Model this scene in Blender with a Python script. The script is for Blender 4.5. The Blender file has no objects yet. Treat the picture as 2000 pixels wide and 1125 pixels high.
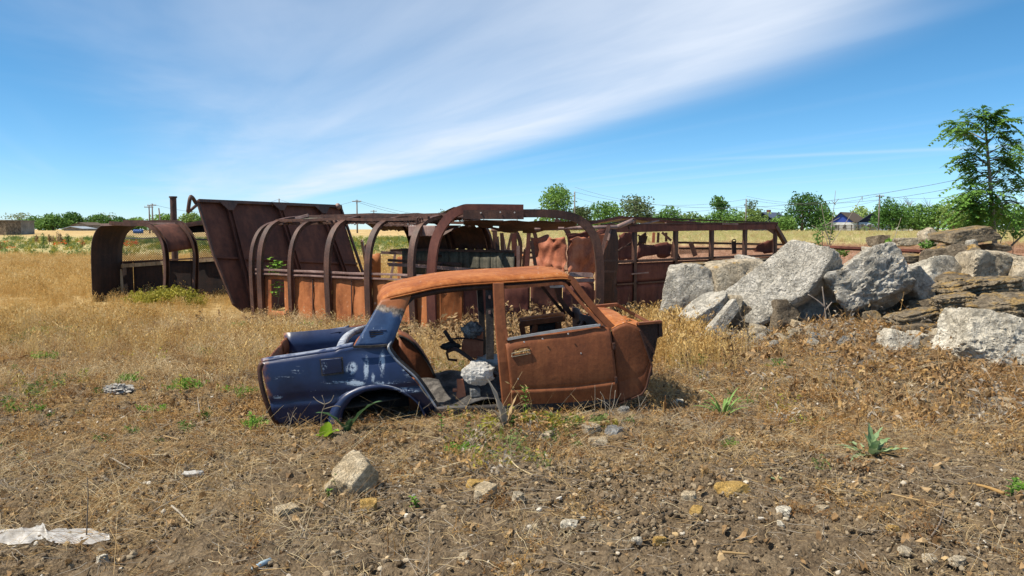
import bpy, bmesh, math, random
import numpy as np
from mathutils import Vector, Matrix

R = math.radians
SC = bpy.context.scene
COL = SC.collection

# ------------------------------------------------------------------ camera
EYE = Vector((0.0, 0.0, 1.6))
FOC = 1540.0                       # focal length in pixels of a 2000 px wide picture
PITCH = math.atan((562.5 - 448.0) / FOC)
cam = bpy.data.objects.new('camera', bpy.data.cameras.new('camera'))
COL.objects.link(cam)
cam.location = EYE
cam.rotation_euler = (R(90) - PITCH, 0, 0)
cam.data.sensor_width = 36.0
cam.data.lens = 36.0 * FOC / 2000.0
cam.data.clip_start = 0.05
cam.data.clip_end = 6000
SC.camera = cam

# ------------------------------------------------------------------ sun and sky
SUN_DIR = Vector((-0.62, -0.20, 0.92)).normalized()       # towards the sun
SUN_EL = math.asin(SUN_DIR.z)
SUN_AZ = math.atan2(SUN_DIR.x, SUN_DIR.y)
sl = bpy.data.lights.new('sun', 'SUN')
sl.energy = 4.9
sl.angle = R(0.53)
sl.color = (1.0, 0.92, 0.78)
sun = bpy.data.objects.new('sun', sl)
COL.objects.link(sun)
sun.rotation_euler = SUN_DIR.to_track_quat('Z', 'Y').to_euler()
sun.location = (-20, 10, 30)

world = bpy.data.worlds.new('World')
SC.world = world
world.use_nodes = True
wt = world.node_tree
wt.nodes.clear()


def wn(t, **kw):
    n = wt.nodes.new(t)
    for k, v in kw.items():
        setattr(n, k, v)
    return n


def wl(a, b):
    wt.links.new(a, b)


def wmath(op, a, b=None, c=None, clamp=False):
    n = wn('ShaderNodeMath', operation=op)
    n.use_clamp = clamp
    for i, v in enumerate((a, b, c)):
        if v is None:
            continue
        if isinstance(v, (int, float)):
            n.inputs[i].default_value = v
        else:
            wl(v, n.inputs[i])
    return n.outputs[0]


def wsmooth(x, a, b):
    n = wn('ShaderNodeMapRange', interpolation_type='SMOOTHSTEP')
    wl(x, n.inputs['Value'])
    n.inputs['From Min'].default_value = a
    n.inputs['From Max'].default_value = b
    return n.outputs[0]


sky = wn('ShaderNodeTexSky', sky_type='NISHITA')
sky.sun_disc = False
sky.sun_elevation = SUN_EL
sky.sun_rotation = SUN_AZ
sky.air_density = 0.62
sky.dust_density = 0.1
sky.ozone_density = 6.0
tc = wn('ShaderNodeTexCoord')
sep = wn('ShaderNodeSeparateXYZ')
wl(tc.outputs['Generated'], sep.inputs[0])
zz = wmath('MAXIMUM', sep.outputs[2], 0.012)
pu = wmath('DIVIDE', sep.outputs[0], zz)
pv = wmath('DIVIDE', sep.outputs[1], zz)
# cloud sheet coordinates: s across the streaks, a along them
cs = wmath('ADD', wmath('MULTIPLY', pu, 0.912), wmath('MULTIPLY', pv, 0.41))
ca = wmath('ADD', wmath('MULTIPLY', pu, -0.41), wmath('MULTIPLY', pv, 0.912))


def streak(sx, sa, off, detail, rough, dist=0.0):
    cmb = wn('ShaderNodeCombineXYZ')
    wl(wmath('MULTIPLY', cs, sx), cmb.inputs[0])
    wl(wmath('MULTIPLY', ca, sa), cmb.inputs[1])
    cmb.inputs[2].default_value = off
    nz = wn('ShaderNodeTexNoise')
    nz.inputs['Scale'].default_value = 1.0
    nz.inputs['Detail'].default_value = detail
    nz.inputs['Roughness'].default_value = rough
    nz.inputs['Distortion'].default_value = dist
    wl(cmb.outputs[0], nz.inputs['Vector'])
    return nz.outputs['Fac']


n1 = streak(0.7, 0.12, 3.1, 4, 0.5, 0.3)
n2 = streak(0.55, 0.22, 7.7, 5, 0.55, 0.6)
n3 = streak(1.6, 0.30, 1.7, 5, 0.55, 0.4)
# the brightest streak bends a little towards the viewer
bend = wmath('DIVIDE', 3.9, wmath('MAXIMUM', ca, 1.5))
q = wmath('ADD', wmath('SUBTRACT', cs, 3.75), bend)
q = wmath('ADD', q, wmath('MULTIPLY', wmath('SUBTRACT', n1, 0.5), 0.7))
core = wmath('MULTIPLY', wsmooth(q, -1.5, 0.0), wmath('SUBTRACT', 1.0, wsmooth(q, 0.1, 1.15)))
csw = wmath('ADD', cs, wmath('MULTIPLY', wmath('SUBTRACT', n2, 0.5), 2.2))
veil = wmath('MULTIPLY', wsmooth(csw, -1.0, 1.3), wmath('SUBTRACT', 1.0, wsmooth(q, 0.3, 1.4)))
dens = wmath('ADD', wmath('MULTIPLY', veil, wmath('ADD', -0.02, wmath('MULTIPLY', wmath('ADD', n2, n3), 0.36))),
             wmath('MULTIPLY', core, wmath('ADD', 0.20, wmath('MULTIPLY', n3, 0.40))))
# one thin far streak low on the right, and faint bands
tl_ = wmath('SUBTRACT', wmath('ADD', wmath('MULTIPLY', pu, 0.487), wmath('MULTIPLY', pv, 0.873)), 11.31)
thin = wmath('POWER', 2.718, wmath('MULTIPLY', wmath('MULTIPLY', tl_, tl_), -14.0))
dens = wmath('ADD', dens, wmath('MULTIPLY', wmath('MULTIPLY', thin, wsmooth(pu, 1.0, 5.0)), 0.22))
low = streak(0.9, 0.05, 12.3, 3, 0.5, 0.1)
dens = wmath('ADD', dens, wmath('MULTIPLY', wsmooth(low, 0.5, 0.8), 0.14))
dens = wmath('MULTIPLY', dens, wsmooth(sep.outputs[2], 0.0, 0.06), clamp=True)
mixc = wn('ShaderNodeMixRGB')
wl(dens, mixc.inputs[0])
hsv = wn('ShaderNodeHueSaturation')
hsv.inputs['Hue'].default_value = 0.486
hsv.inputs['Saturation'].default_value = 1.14
hsv.inputs['Value'].default_value = 1.0
wl(sky.outputs[0], hsv.inputs['Color'])
wl(hsv.outputs[0], mixc.inputs[1])
mixc.inputs[2].default_value = (5.5, 6.0, 6.8, 1)
bg = wn('ShaderNodeBackground')
bg.inputs['Strength'].default_value = 0.103
wl(mixc.outputs[0], bg.inputs[0])
wo = wn('ShaderNodeOutputWorld')
wl(bg.outputs[0], wo.inputs[0])

SC.view_settings.view_transform = 'Standard'
SC.view_settings.look = 'None'
SC.view_settings.exposure = 0.6
SC.view_settings.gamma = 1.0
SC.view_settings.use_curve_mapping = False
SC.render.engine = 'CYCLES'
SC.cycles.max_bounces = 6
SC.cycles.diffuse_bounces = 3
SC.cycles.transparent_max_bounces = 8

rng = np.random.default_rng(11)
rnd = random.Random(5)

# ------------------------------------------------------------------ numeric noise


def _hash(ix, iy, iz, seed):
    h = (ix.astype(np.int64) * 374761393 + iy.astype(np.int64) * 668265263 + iz.astype(np.int64) * 1274126177 + seed * 974634777) & 0xFFFFFFFF
    h = ((h ^ (h >> 13)) * 1103515245) & 0xFFFFFFFF
    h = ((h ^ (h >> 15)) * 2246822519) & 0xFFFFFFFF
    h = h ^ (h >> 16)
    return (h & 0xFFFFFF) / float(0xFFFFFF)


def vnoise(P, seed=0):
    """smooth value noise in -1..1 for an (N,3) array"""
    f = np.floor(P)
    t = P - f
    t = t * t * t * (t * (t * 6 - 15) + 10)
    ix, iy, iz = f[:, 0].astype(np.int64), f[:, 1].astype(np.int64), f[:, 2].astype(np.int64)
    r = 0
    for dx in (0, 1):
        wx = t[:, 0] if dx else 1 - t[:, 0]
        for dy in (0, 1):
            wy = t[:, 1] if dy else 1 - t[:, 1]
            for dz in (0, 1):
                wz = t[:, 2] if dz else 1 - t[:, 2]
                r = r + wx * wy * wz * _hash(ix + dx, iy + dy, iz + dz, seed)
    return r * 2 - 1


def fbm(P, oct=4, seed=0, gain=0.5, lac=2.03):
    a, r, s = 1.0, 0, 0
    Q = np.array(P, float)
    for o in range(oct):
        r = r + a * vnoise(Q, seed + o * 17)
        s += a
        a *= gain
        Q = Q * lac + 13.7
    return r / s


def fbm2(x, y, f, oct=4, seed=0, gain=0.5):
    P = np.stack([np.ravel(x) * f, np.ravel(y) * f, np.zeros(np.size(x)) + seed * 1.37], 1)
    return fbm(P, oct, seed, gain)


def sstep(x, a, b):
    t = np.clip((x - a) / (b - a), 0, 1)
    return t * t * (3 - 2 * t)


# ------------------------------------------------------------------ survey: bearing and elevation of a point in the photo + its distance
FWD = Vector((0, math.cos(PITCH), -math.sin(PITCH)))
UPV = Vector((0, math.sin(PITCH), math.cos(PITCH)))


def ray(px, py):
    return Vector((1, 0, 0)) * ((px - 1000) / FOC) + UPV * ((562.5 - py) / FOC) + FWD


def at(px, py, Y):
    d = ray(px, py)
    return EYE + d * (Y / d.y)


def on_plane(px, py, p0, n):
    d = ray(px, py)
    t = (p0 - EYE).dot(n) / d.dot(n)
    return EYE + d * t


# ------------------------------------------------------------------ ground height


def H(x, y):
    x = np.asarray(x, float)
    y = np.asarray(y, float)
    z = 1.25 * sstep(y, 35, 210)
    z = z + 0.32 * np.exp(-(((x - 5.3) / 2.3) ** 2 + ((y - 10.9) / 2.2) ** 2))
    z = z + 0.12 * np.exp(-(((x - 4.4) / 1.7) ** 2 + ((y - 8.6) / 1.3) ** 2))
    z = z + 0.05 * np.exp(-(((x - 0.2) / 1.3) ** 2 + ((y - 6.1) / 0.35) ** 2))
    z = z + 0.06 * np.sin(x * 0.45 + 1.0) * np.sin(y * 0.37) * np.clip(y / 14, 0, 1)
    return z


def h1(x, y):
    return float(H(x, y))


def gp(px, py):
    """ground point under a sight line"""
    d = ray(px, py)
    y = 6.0
    for _ in range(30):
        y = (h1(d.x / d.y * y, y) - EYE.z) / (d.z / d.y)
    return Vector((d.x / d.y * y, y, h1(d.x / d.y * y, y)))


# ------------------------------------------------------------------ mesh builder


class MB:
    def __init__(self):
        self.v, self.f = [], []

    def add(self, vs, fs):
        o = len(self.v)
        self.v.extend([tuple(p) for p in vs])
        self.f.extend([tuple(i + o for i in f) for f in fs])
        return self

    def box(self, c, ax, ay, az):
        """c centre; ax ay az half-extent vectors"""
        c, ax, ay, az = Vector(c), Vector(ax), Vector(ay), Vector(az)
        vs = [c + ax * i + ay * j + az * k for i in (-1, 1) for j in (-1, 1) for k in (-1, 1)]
        return self.add(vs, [(0, 1, 3, 2), (4, 6, 7, 5), (0, 4, 5, 1), (2, 3, 7, 6), (0, 2, 6, 4), (1, 5, 7, 3)])

    def bar(self, path, side, w, t, taper=1.0):
        """rectangular section swept along a path; w along 'side', t across"""
        path = [Vector(p) for p in path]
        side = Vector(side).normalized()
        vs, n = [], len(path)
        for i, p in enumerate(path):
            tg = (path[min(i + 1, n - 1)] - path[max(i - 1, 0)]).normalized()
            s = (side - tg * side.dot(tg)).normalized()
            u = tg.cross(s).normalized()
            k = 1 + (taper - 1) * i / max(n - 1, 1)
            vs += [p - s * w / 2 * k - u * t / 2 * k, p + s * w / 2 * k - u * t / 2 * k, p + s * w / 2 * k + u * t / 2 * k, p - s * w / 2 * k + u * t / 2 * k]
        fs = [(3, 2, 1, 0), tuple(4 * (n - 1) + j for j in range(4))]
        for i in range(n - 1):
            for j in range(4):
                a, b = 4 * i + j, 4 * i + (j + 1) % 4
                fs.append((a, b, b + 4, a + 4))
        return self.add(vs, fs)

    def channel(self, path, side, w, t, lip=0.012):
        """open U section: web plus two flanges"""
        side = Vector(side).normalized()
        path = [Vector(p) for p in path]
        n = len(path)
        ups = []
        for i, p in enumerate(path):
            tg = (path[min(i + 1, n - 1)] - path[max(i - 1, 0)]).normalized()
            s = (side - tg * side.dot(tg)).normalized()
            ups.append((s, tg.cross(s).normalized()))
        self.bar(path, side, w, lip)
        for sg in (-1, 1):
            self.bar([p + ups[i][0] * (sg * (w / 2 - lip / 2)) + ups[i][1] * (t / 2 + 0.001) for i, p in enumerate(path)], side, lip, t)
        return self

    def tube(self, path, r, n=8, r1=None):
        path = [Vector(p) for p in path]
        m = len(path)
        vs = []
        ref = None
        for i, p in enumerate(path):
            tg = (path[min(i + 1, m - 1)] - path[max(i - 1, 0)])
            tg = tg.normalized() if tg.length > 1e-9 else Vector((0, 0, 1))
            if ref is None:
                ref = Vector((0, 0, 1)) if abs(tg.z) < 0.9 else Vector((1, 0, 0))
            s = (ref - tg * ref.dot(tg))
            s = s.normalized() if s.length > 1e-6 else Vector((1, 0, 0))
            ref = s
            u = tg.cross(s)
            rr = r if r1 is None else r + (r1 - r) * i / max(m - 1, 1)
            for k in range(n):
                a = 2 * math.pi * k / n
                vs.append(p + s * math.cos(a) * rr + u * math.sin(a) * rr)
        fs = [tuple(range(n - 1, -1, -1)), tuple((m - 1) * n + k for k in range(n))]
        for i in range(m - 1):
            for k in range(n):
                a, b = i * n + k, i * n + (k + 1) % n
                fs.append((a, b, b + n, a + n))
        return self.add(vs, fs)

    def grid(self, rows, skip=None):
        """rows: list of equal-length point lists"""
        m, n = len(rows), len(rows[0])
        vs = [p for r in rows for p in r]
        fs = []
        for i in range(m - 1):
            for j in range(n - 1):
                if skip and skip(i, j):
                    continue
                a = i * n + j
                fs.append((a, a + 1, a + n + 1, a + n))
        return self.add(vs, fs)

    def prism(self, poly, depth):
        """polygon (list of points) pushed along the vector depth"""
        poly = [Vector(p) for p in poly]
        depth = Vector(depth)
        n = len(poly)
        vs = poly + [p + depth for p in poly]
        fs = [tuple(range(n - 1, -1, -1)), tuple(range(n, 2 * n))]
        for i in range(n):
            j = (i + 1) % n
            fs.append((i, j, j + n, i + n))
        return self.add(vs, fs)


def resample(path, n):
    path = [Vector(p) for p in path]
    L = [0]
    for a, b in zip(path, path[1:]):
        L.append(L[-1] + (b - a).length)
    out = []
    for k in range(n):
        t = L[-1] * k / (n - 1)
        i = 0
        while i < len(L) - 2 and L[i + 1] < t:
            i += 1
        out.append(path[i].lerp(path[i + 1], (t - L[i]) / max(L[i + 1] - L[i], 1e-9)))
    return out


def smooth_path(path, n):
    """Catmull-Rom through the points"""
    p = [Vector(q) for q in path]
    p = [p[0] * 2 - p[1]] + p + [p[-1] * 2 - p[-2]]
    out = []
    m = len(p) - 3
    for k in range(n):
        t = m * k / (n - 1)
        i = min(int(t), m - 1)
        u = t - i
        a, b, c, d = p[i:i + 4]
        out.append(0.5 * ((2 * b) + (c - a) * u + (2 * a - 5 * b + 4 * c - d) * u * u + (3 * b - a - 3 * c + d) * u ** 3))
    return out


def tag(o, label=None, cat=None, group=None, kind=None):
    if label:
        o['label'] = label
    if cat:
        o['category'] = cat
    if group:
        o['group'] = group
    if kind:
        o['kind'] = kind
    return o


def thing(name, label, cat, loc, group=None):
    o = bpy.data.objects.new(name, None)
    COL.objects.link(o)
    o.location = loc
    o.empty_display_size = 0.1
    return tag(o, label, cat, group)


def origin(o):
    v = Vector(o.location)
    p = o.parent
    while p is not None:
        v = v + Vector(p.location)
        p = p.parent
    return v


def obj(name, mb, mat, parent=None, smooth=False, thick=0.0, loc=None, bevel=0.0, auto=None):
    """link the builder (world coordinates) as one mesh object"""
    o0 = origin(parent) if parent is not None else (Vector(loc) if loc is not None else Vector((0, 0, 0)))
    me = bpy.data.meshes.new(name)
    if isinstance(mb, MB):
        vs = [(p[0] - o0.x, p[1] - o0.y, p[2] - o0.z) for p in mb.v]
        me.from_pydata(vs, [], mb.f)
    else:
        vs, fs = mb
        me.from_pydata((np.asarray(vs) - np.array(o0)).tolist(), [], fs if isinstance(fs, list) else fs.tolist())
    me.update()
    if smooth:
        me.polygons.foreach_set('use_smooth', [True] * len(me.polygons))
    o = bpy.data.objects.new(name, me)
    COL.objects.link(o)
    if mat is not None:
        me.materials.append(mat)
    if parent is not None:
        o.parent = parent
    elif loc is not None:
        o.location = loc
    if thick:
        s = o.modifiers.new('thickness', 'SOLIDIFY')
        s.thickness = thick
        s.offset = 0
    if bevel:
        b = o.modifiers.new('edge', 'BEVEL')
        b.width = bevel
        b.segments = 2
        b.limit_method = 'ANGLE'
    if auto and smooth:
        try:
            me.set_sharp_from_angle(angle=R(auto))
        except Exception:
            pass
    return o


# ------------------------------------------------------------------ materials


class NT:
    def __init__(self, name):
        self.m = bpy.data.materials.new(name)
        self.m.use_nodes = True
        self.t = self.m.node_tree
        self.b = self.t.nodes['Principled BSDF']
        self.out = self.t.nodes['Material Output']
        self.b.inputs['Roughness'].default_value = 0.85
        self.b.inputs['Specular IOR Level'].default_value = 0.3
        self._tc = None

    def n(self, typ, **kw):
        x = self.t.nodes.new(typ)
        for k, v in kw.items():
            setattr(x, k, v)
        return x

    def l(self, a, b):
        self.t.links.new(a, b)

    def setin(self, sock, v):
        if isinstance(v, (int, float)):
            sock.default_value = v
        elif isinstance(v, (tuple, list)):
            sock.default_value = tuple(v) + ((1,) if len(v) == 3 and sock.type == 'RGBA' else ())
        else:
            self.l(v, sock)

    def co(self):
        if self._tc is None:
            self._tc = self.n('ShaderNodeTexCoord')
        return self._tc.outputs['Object']

    def pos(self):
        return self.n('ShaderNodeNewGeometry').outputs['Position']

    def scaled(self, sx, sy, sz, v=None):
        m = self.n('ShaderNodeMapping')
        m.inputs['Scale'].default_value = (sx, sy, sz)
        self.l(v if v is not None else self.co(), m.inputs['Vector'])
        return m.outputs[0]

    def noise(self, scale, detail=5, rough=0.6, vec=None, dist=0.0):
        x = self.n('ShaderNodeTexNoise')
        x.inputs['Scale'].default_value = scale
        x.inputs['Detail'].default_value = detail
        x.inputs['Roughness'].default_value = rough
        x.inputs['Distortion'].default_value = dist
        self.l(vec if vec is not None else self.co(), x.inputs['Vector'])
        return x.outputs['Fac']

    def voro(self, scale, vec=None, feature='F1'):
        x = self.n('ShaderNodeTexVoronoi', feature=feature)
        x.inputs['Scale'].default_value = scale
        self.l(vec if vec is not None else self.co(), x.inputs['Vector'])
        return x.outputs['Distance']

    def ramp(self, fac, stops, interp='LINEAR'):
        x = self.n('ShaderNodeValToRGB')
        x.color_ramp.interpolation = interp
        e = x.color_ramp.elements
        while len(e) < len(stops):
            e.new(0.5)
        for i, (p, c) in enumerate(stops):
            e[i].position = p
            e[i].color = tuple(c) + (1,) if len(c) == 3 else c
        self.l(fac, x.inputs[0])
        return x.outputs[0]

    def mask(self, x, a, b):
        m = self.n('ShaderNodeMapRange', interpolation_type='SMOOTHSTEP')
        self.l(x, m.inputs['Value'])
        m.inputs['From Min'].default_value = a
        m.inputs['From Max'].default_value = b
        return m.outputs[0]

    def math(self, op, a, b=0.0, clamp=False):
        x = self.n('ShaderNodeMath', operation=op)
        x.use_clamp = clamp
        self.setin(x.inputs[0], a)
        self.setin(x.inputs[1], b)
        return x.outputs[0]

    def mix(self, fac, a, b, mode='MIX'):
        x = self.n('ShaderNodeMixRGB', blend_type=mode)
        self.setin(x.inputs[0], fac)
        self.setin(x.inputs[1], a)
        self.setin(x.inputs[2], b)
        return x.outputs[0]

    def rand(self):
        return self.n('ShaderNodeObjectInfo').outputs['Random']

    def sepxyz(self, v):
        s = self.n('ShaderNodeSeparateXYZ')
        self.l(v, s.inputs[0])
        return s.outputs

    def normal_z(self):
        g = self.n('ShaderNodeNewGeometry')
        return self.sepxyz(g.outputs['Normal'])[2]

    def color(self, c):
        self.setin(self.b.inputs['Base Color'], c)

    def bump(self, h, strength=0.4, dist=0.02, prev=None):
        x = self.n('ShaderNodeBump')
        x.inputs['Strength'].default_value = strength
        x.inputs['Distance'].default_value = dist
        self.l(h, x.inputs['Height'])
        if prev is not None:
            self.l(prev, x.inputs['Normal'])
        self.l(x.outputs[0], self.b.inputs['Normal'])
        return x.outputs[0]


def rust(name, dark, mid, light, scale=2.2, rough=0.72, bump=0.35, streak=0.35, pale=None, spec=0.35):
    k = NT(name)
    big = k.noise(scale, 6, 0.62, dist=0.4)
    fine = k.noise(scale * 14, 4, 0.65)
    st = k.noise(1.0, 4, 0.6, vec=k.scaled(scale * 6, scale * 6, scale * 0.5))
    f = k.math('ADD', k.math('MULTIPLY', big, 0.62), k.math('MULTIPLY', st, streak))
    f = k.math('ADD', f, k.math('MULTIPLY', fine, 0.28))
    f = k.math('SUBTRACT', f, 0.12 + (streak - 0.35) * 0.5)
    c = k.ramp(f, [(0.33, dark), (0.48, mid), (0.63, light)])
    if pale:
        sp = k.math('MULTIPLY', k.mask(k.noise(scale * 9, 3, 0.6), 0.64, 0.70), k.mask(k.noise(scale * 1.6, 2, 0.5), 0.46, 0.6))
        c = k.mix(k.math('MULTIPLY', sp, 0.75), c, pale)
    k.color(c)
    k.b.inputs['Roughness'].default_value = rough
    k.b.inputs['Specular IOR Level'].default_value = spec
    k.bump(k.math('ADD', fine, k.math('MULTIPLY', big, 1.2)), bump, 0.01)
    return k.m


M = {}
M['rust_roof'] = rust('rust_roof', (0.13, 0.034, 0.009), (0.28, 0.085, 0.020), (0.40, 0.150, 0.045), 3.0, 0.65, 0.3, 0.25, pale=(0.6, 0.5, 0.42), spec=0.2)
M['rust_door'] = rust('rust_door', (0.10, 0.031, 0.012), (0.17, 0.052, 0.018), (0.25, 0.083, 0.029), 2.2, 0.7, 0.25, 0.4)
M['rust_dark'] = rust('rust_dark', (0.0165, 0.0090, 0.0075), (0.0450, 0.0195, 0.0135), (0.0863, 0.0338, 0.0195), 3.0, 0.65, 0.3, 0.35)
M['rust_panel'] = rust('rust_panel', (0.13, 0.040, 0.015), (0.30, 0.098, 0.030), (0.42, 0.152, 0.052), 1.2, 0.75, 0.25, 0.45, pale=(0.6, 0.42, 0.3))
M['rust_frame'] = rust('rust_frame', (0.0211, 0.0099, 0.0074), (0.0527, 0.0223, 0.0143), (0.1116, 0.0496, 0.0310), 3.0, 0.6, 0.3, 0.3, spec=0.45)
M['rust_hull'] = rust('rust_hull', (0.0396, 0.0151, 0.0108), (0.0828, 0.0288, 0.0187), (0.1368, 0.0490, 0.0288), 1.0, 0.75, 0.2, 0.5)
M['rust_rail'] = rust('rust_rail', (0.10, 0.055, 0.045), (0.20, 0.12, 0.10), (0.33, 0.22, 0.19), 3.0, 0.55, 0.25, 0.25, spec=0.5)
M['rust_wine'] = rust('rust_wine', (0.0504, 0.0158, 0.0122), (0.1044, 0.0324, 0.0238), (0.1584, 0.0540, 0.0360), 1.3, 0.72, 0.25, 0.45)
M['rust_pink'] = rust('rust_pink', (0.17, 0.050, 0.028), (0.35, 0.115, 0.060), (0.47, 0.185, 0.10), 1.6, 0.7, 0.35, 0.4)
M['soot'] = rust('soot', (0.012, 0.011, 0.011), (0.026, 0.023, 0.022), (0.07, 0.06, 0.055), 5, 0.85, 0.4, 0.2)
M['ash'] = rust('ash', (0.018, 0.017, 0.016), (0.055, 0.05, 0.046), (0.17, 0.155, 0.14), 9, 0.95, 0.8, 0.1)
M['bare_metal'] = rust('bare_metal', (0.25, 0.22, 0.20), (0.45, 0.42, 0.39), (0.6, 0.57, 0.54), 6, 0.4, 0.1, 0.2, spec=0.6)
M['rust_shade_dark'] = rust('rust_shade_dark', (0.010, 0.007, 0.007), (0.024, 0.014, 0.012), (0.045, 0.024, 0.018), 2.0, 0.8, 0.25, 0.4)  # darker rust: shade inside the shell is put into the colour
M['grey_board'] = rust('grey_board', (0.03, 0.033, 0.026), (0.075, 0.072, 0.055), (0.15, 0.135, 0.10), 2.0, 0.85, 0.2, 0.6)
M['tan_board'] = rust('tan_board', (0.16, 0.11, 0.07), (0.30, 0.22, 0.14), (0.42, 0.34, 0.24), 2.0, 0.85, 0.2, 0.6)


def simple(name, c, rough=0.8, var=0.25, scale=6, bump=0.0, spec=0.3, metal=0.0):
    k = NT(name)
    f = k.noise(scale, 5, 0.6)
    d = tuple(x * (1 - var) for x in c)
    e = tuple(min(1, x * (1 + var)) for x in c)
    k.color(k.ramp(f, [(0.3, d), (0.7, e)]))
    k.b.inputs['Roughness'].default_value = rough
    k.b.inputs['Specular IOR Level'].default_value = spec
    k.b.inputs['Metallic'].default_value = metal
    if bump:
        k.bump(f, bump, 0.01)
    return k.m


def stone(name, dark, mid, light, lichen=(0.42, 0.25, 0.06), lich=0.3, scale=2.0, pits=0.6, bump=0.8, holes=0.0):
    k = NT(name)
    big = k.noise(scale, 6, 0.62, dist=0.3)
    fine = k.noise(scale * 11, 5, 0.7)
    mid_n = k.noise(scale * 4, 5, 0.65)
    c = k.ramp(k.math('ADD', k.math('MULTIPLY', big, 0.78), k.math('MULTIPLY', fine, 0.22)), [(0.34, dark), (0.48, mid), (0.62, light)])
    crack = k.mask(k.noise(scale * 2.6, 7, 0.72, dist=1.2), 0.47, 0.495)
    crack = k.math('MULTIPLY', crack, k.mask(k.noise(scale * 2.6, 7, 0.72, dist=1.2), 0.53, 0.505))
    vd = k.math('MINIMUM', k.voro(scale * 9), k.math('ADD', k.voro(scale * 22), 0.06))
    pit = k.mask(vd, 0.26, 0.08)
    pit = k.math('MULTIPLY', pit, k.mask(mid_n, 0.40, 0.55))
    c = k.mix(k.math('MULTIPLY', pit, pits), c, tuple(x * 0.35 for x in dark))
    stain = k.mask(k.noise(scale * 1.3, 5, 0.65, dist=0.6), 0.54, 0.68)
    c = k.mix(k.math('MULTIPLY', stain, 0.7), c, tuple(x * 0.55 for x in dark))
    if lich:
        lm = k.math('MULTIPLY', k.mask(k.normal_z(), 0.35, 0.85), k.mask(k.noise(scale * 2.2, 5, 0.7), 0.62 - lich * 0.3, 0.70 - lich * 0.2))
        c = k.mix(k.math('MULTIPLY', lm, 0.8), c, lichen)
    c = k.mix(k.math('MULTIPLY', crack, 0.22), c, tuple(x * 0.3 for x in dark))
    k.color(c)
    k.b.inputs['Roughness'].default_value = 0.95
    k.b.inputs['Specular IOR Level'].default_value = 0.15
    h = k.math('SUBTRACT', k.math('ADD', k.math('MULTIPLY', mid_n, 1.2), fine), k.math('ADD', k.math('MULTIPLY', pit, 0.7), k.math('MULTIPLY', crack, 0.25)))
    k.bump(h, bump, 0.045)
    return k.m


M['concrete'] = stone('concrete', (0.2415, 0.2173, 0.1787), (0.4347, 0.4009, 0.3381), (0.5796, 0.5410, 0.4733), lich=0.15, scale=2.2)
M['limestone'] = stone('limestone', (0.2563, 0.2119, 0.1478), (0.4238, 0.3548, 0.2563), (0.5914, 0.5224, 0.4041), lich=0.2, scale=2.0)
M['white_stone'] = stone('white_stone', (0.3410, 0.3009, 0.2307), (0.5216, 0.4714, 0.3811), (0.6820, 0.6319, 0.5316), lich=0.0, scale=1.8)
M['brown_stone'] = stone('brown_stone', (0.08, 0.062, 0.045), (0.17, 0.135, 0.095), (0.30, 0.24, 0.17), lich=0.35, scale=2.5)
M['lichen_slab'] = stone('lichen_slab', (0.10, 0.082, 0.06), (0.22, 0.175, 0.12), (0.36, 0.29, 0.195), lich=0.55, scale=2.6, lichen=(0.33, 0.21, 0.07))
M['grey_slab'] = stone('grey_slab', (0.13, 0.13, 0.13), (0.25, 0.25, 0.245), (0.38, 0.38, 0.37), lich=0.0, scale=4.0)
M['sandstone'] = stone('sandstone', (0.38, 0.285, 0.17), (0.58, 0.46, 0.30), (0.72, 0.61, 0.44), lich=0.0, scale=6.0, pits=0.5)
M['ochre_stone'] = stone('ochre_stone', (0.40, 0.24, 0.07), (0.60, 0.38, 0.12), (0.72, 0.50, 0.21), lich=0.0, scale=8.0, pits=0.4)


def plant_mat(name, cols, rough=0.7, trans=0.35):
    """cols: ramp over the random value of the instance / object plus fine noise"""
    k = NT(name)
    f = k.math('ADD', k.math('MULTIPLY', k.rand(), 0.62), k.math('MULTIPLY', k.noise(9.0, 3, 0.6), 0.38))
    n = len(cols)
    c = k.ramp(f, [(0.12 + 0.7 * i / (n - 1), x) for i, x in enumerate(cols)])
    k.color(c)
    k.b.inputs['Roughness'].default_value = rough
    k.b.inputs['Specular IOR Level'].default_value = 0.25
    if trans:
        tr = k.n('ShaderNodeBsdfTranslucent')
        k.l(c, tr.inputs[0])
        mx = k.n('ShaderNodeMixShader')
        mx.inputs[0].default_value = trans
        k.l(k.b.outputs[0], mx.inputs[1])
        k.l(tr.outputs[0], mx.inputs[2])
        k.l(mx.outputs[0], k.out.inputs['Surface'])
    return k.m


M['barley'] = plant_mat('barley', [(0.40, 0.245, 0.080), (0.58, 0.38, 0.13), (0.68, 0.49, 0.20), (0.74, 0.58, 0.30)])
M['straw'] = plant_mat('straw', [(0.34, 0.22, 0.10), (0.50, 0.35, 0.17), (0.62, 0.47, 0.25), (0.70, 0.60, 0.40)])
M['russet'] = plant_mat('russet', [(0.17, 0.085, 0.035), (0.31, 0.165, 0.06), (0.44, 0.26, 0.09), (0.52, 0.35, 0.15)])
M['dead_grey'] = plant_mat('dead_grey', [(0.20, 0.165, 0.125), (0.36, 0.30, 0.23), (0.52, 0.46, 0.37)])
M['dry_leaf'] = plant_mat('dry_leaf', [(0.13, 0.075, 0.035), (0.24, 0.145, 0.065), (0.36, 0.23, 0.11), (0.46, 0.33, 0.18)], trans=0.2)
M['weed_green'] = plant_mat('weed_green', [(0.06, 0.13, 0.02), (0.10, 0.20, 0.03), (0.17, 0.27, 0.05)])
M['weed_yellow'] = plant_mat('weed_yellow', [(0.20, 0.20, 0.03), (0.32, 0.29, 0.04), (0.42, 0.36, 0.06)])
M['field_green'] = plant_mat('field_green', [(0.08, 0.14, 0.03), (0.14, 0.20, 0.05), (0.22, 0.27, 0.09)])
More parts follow.
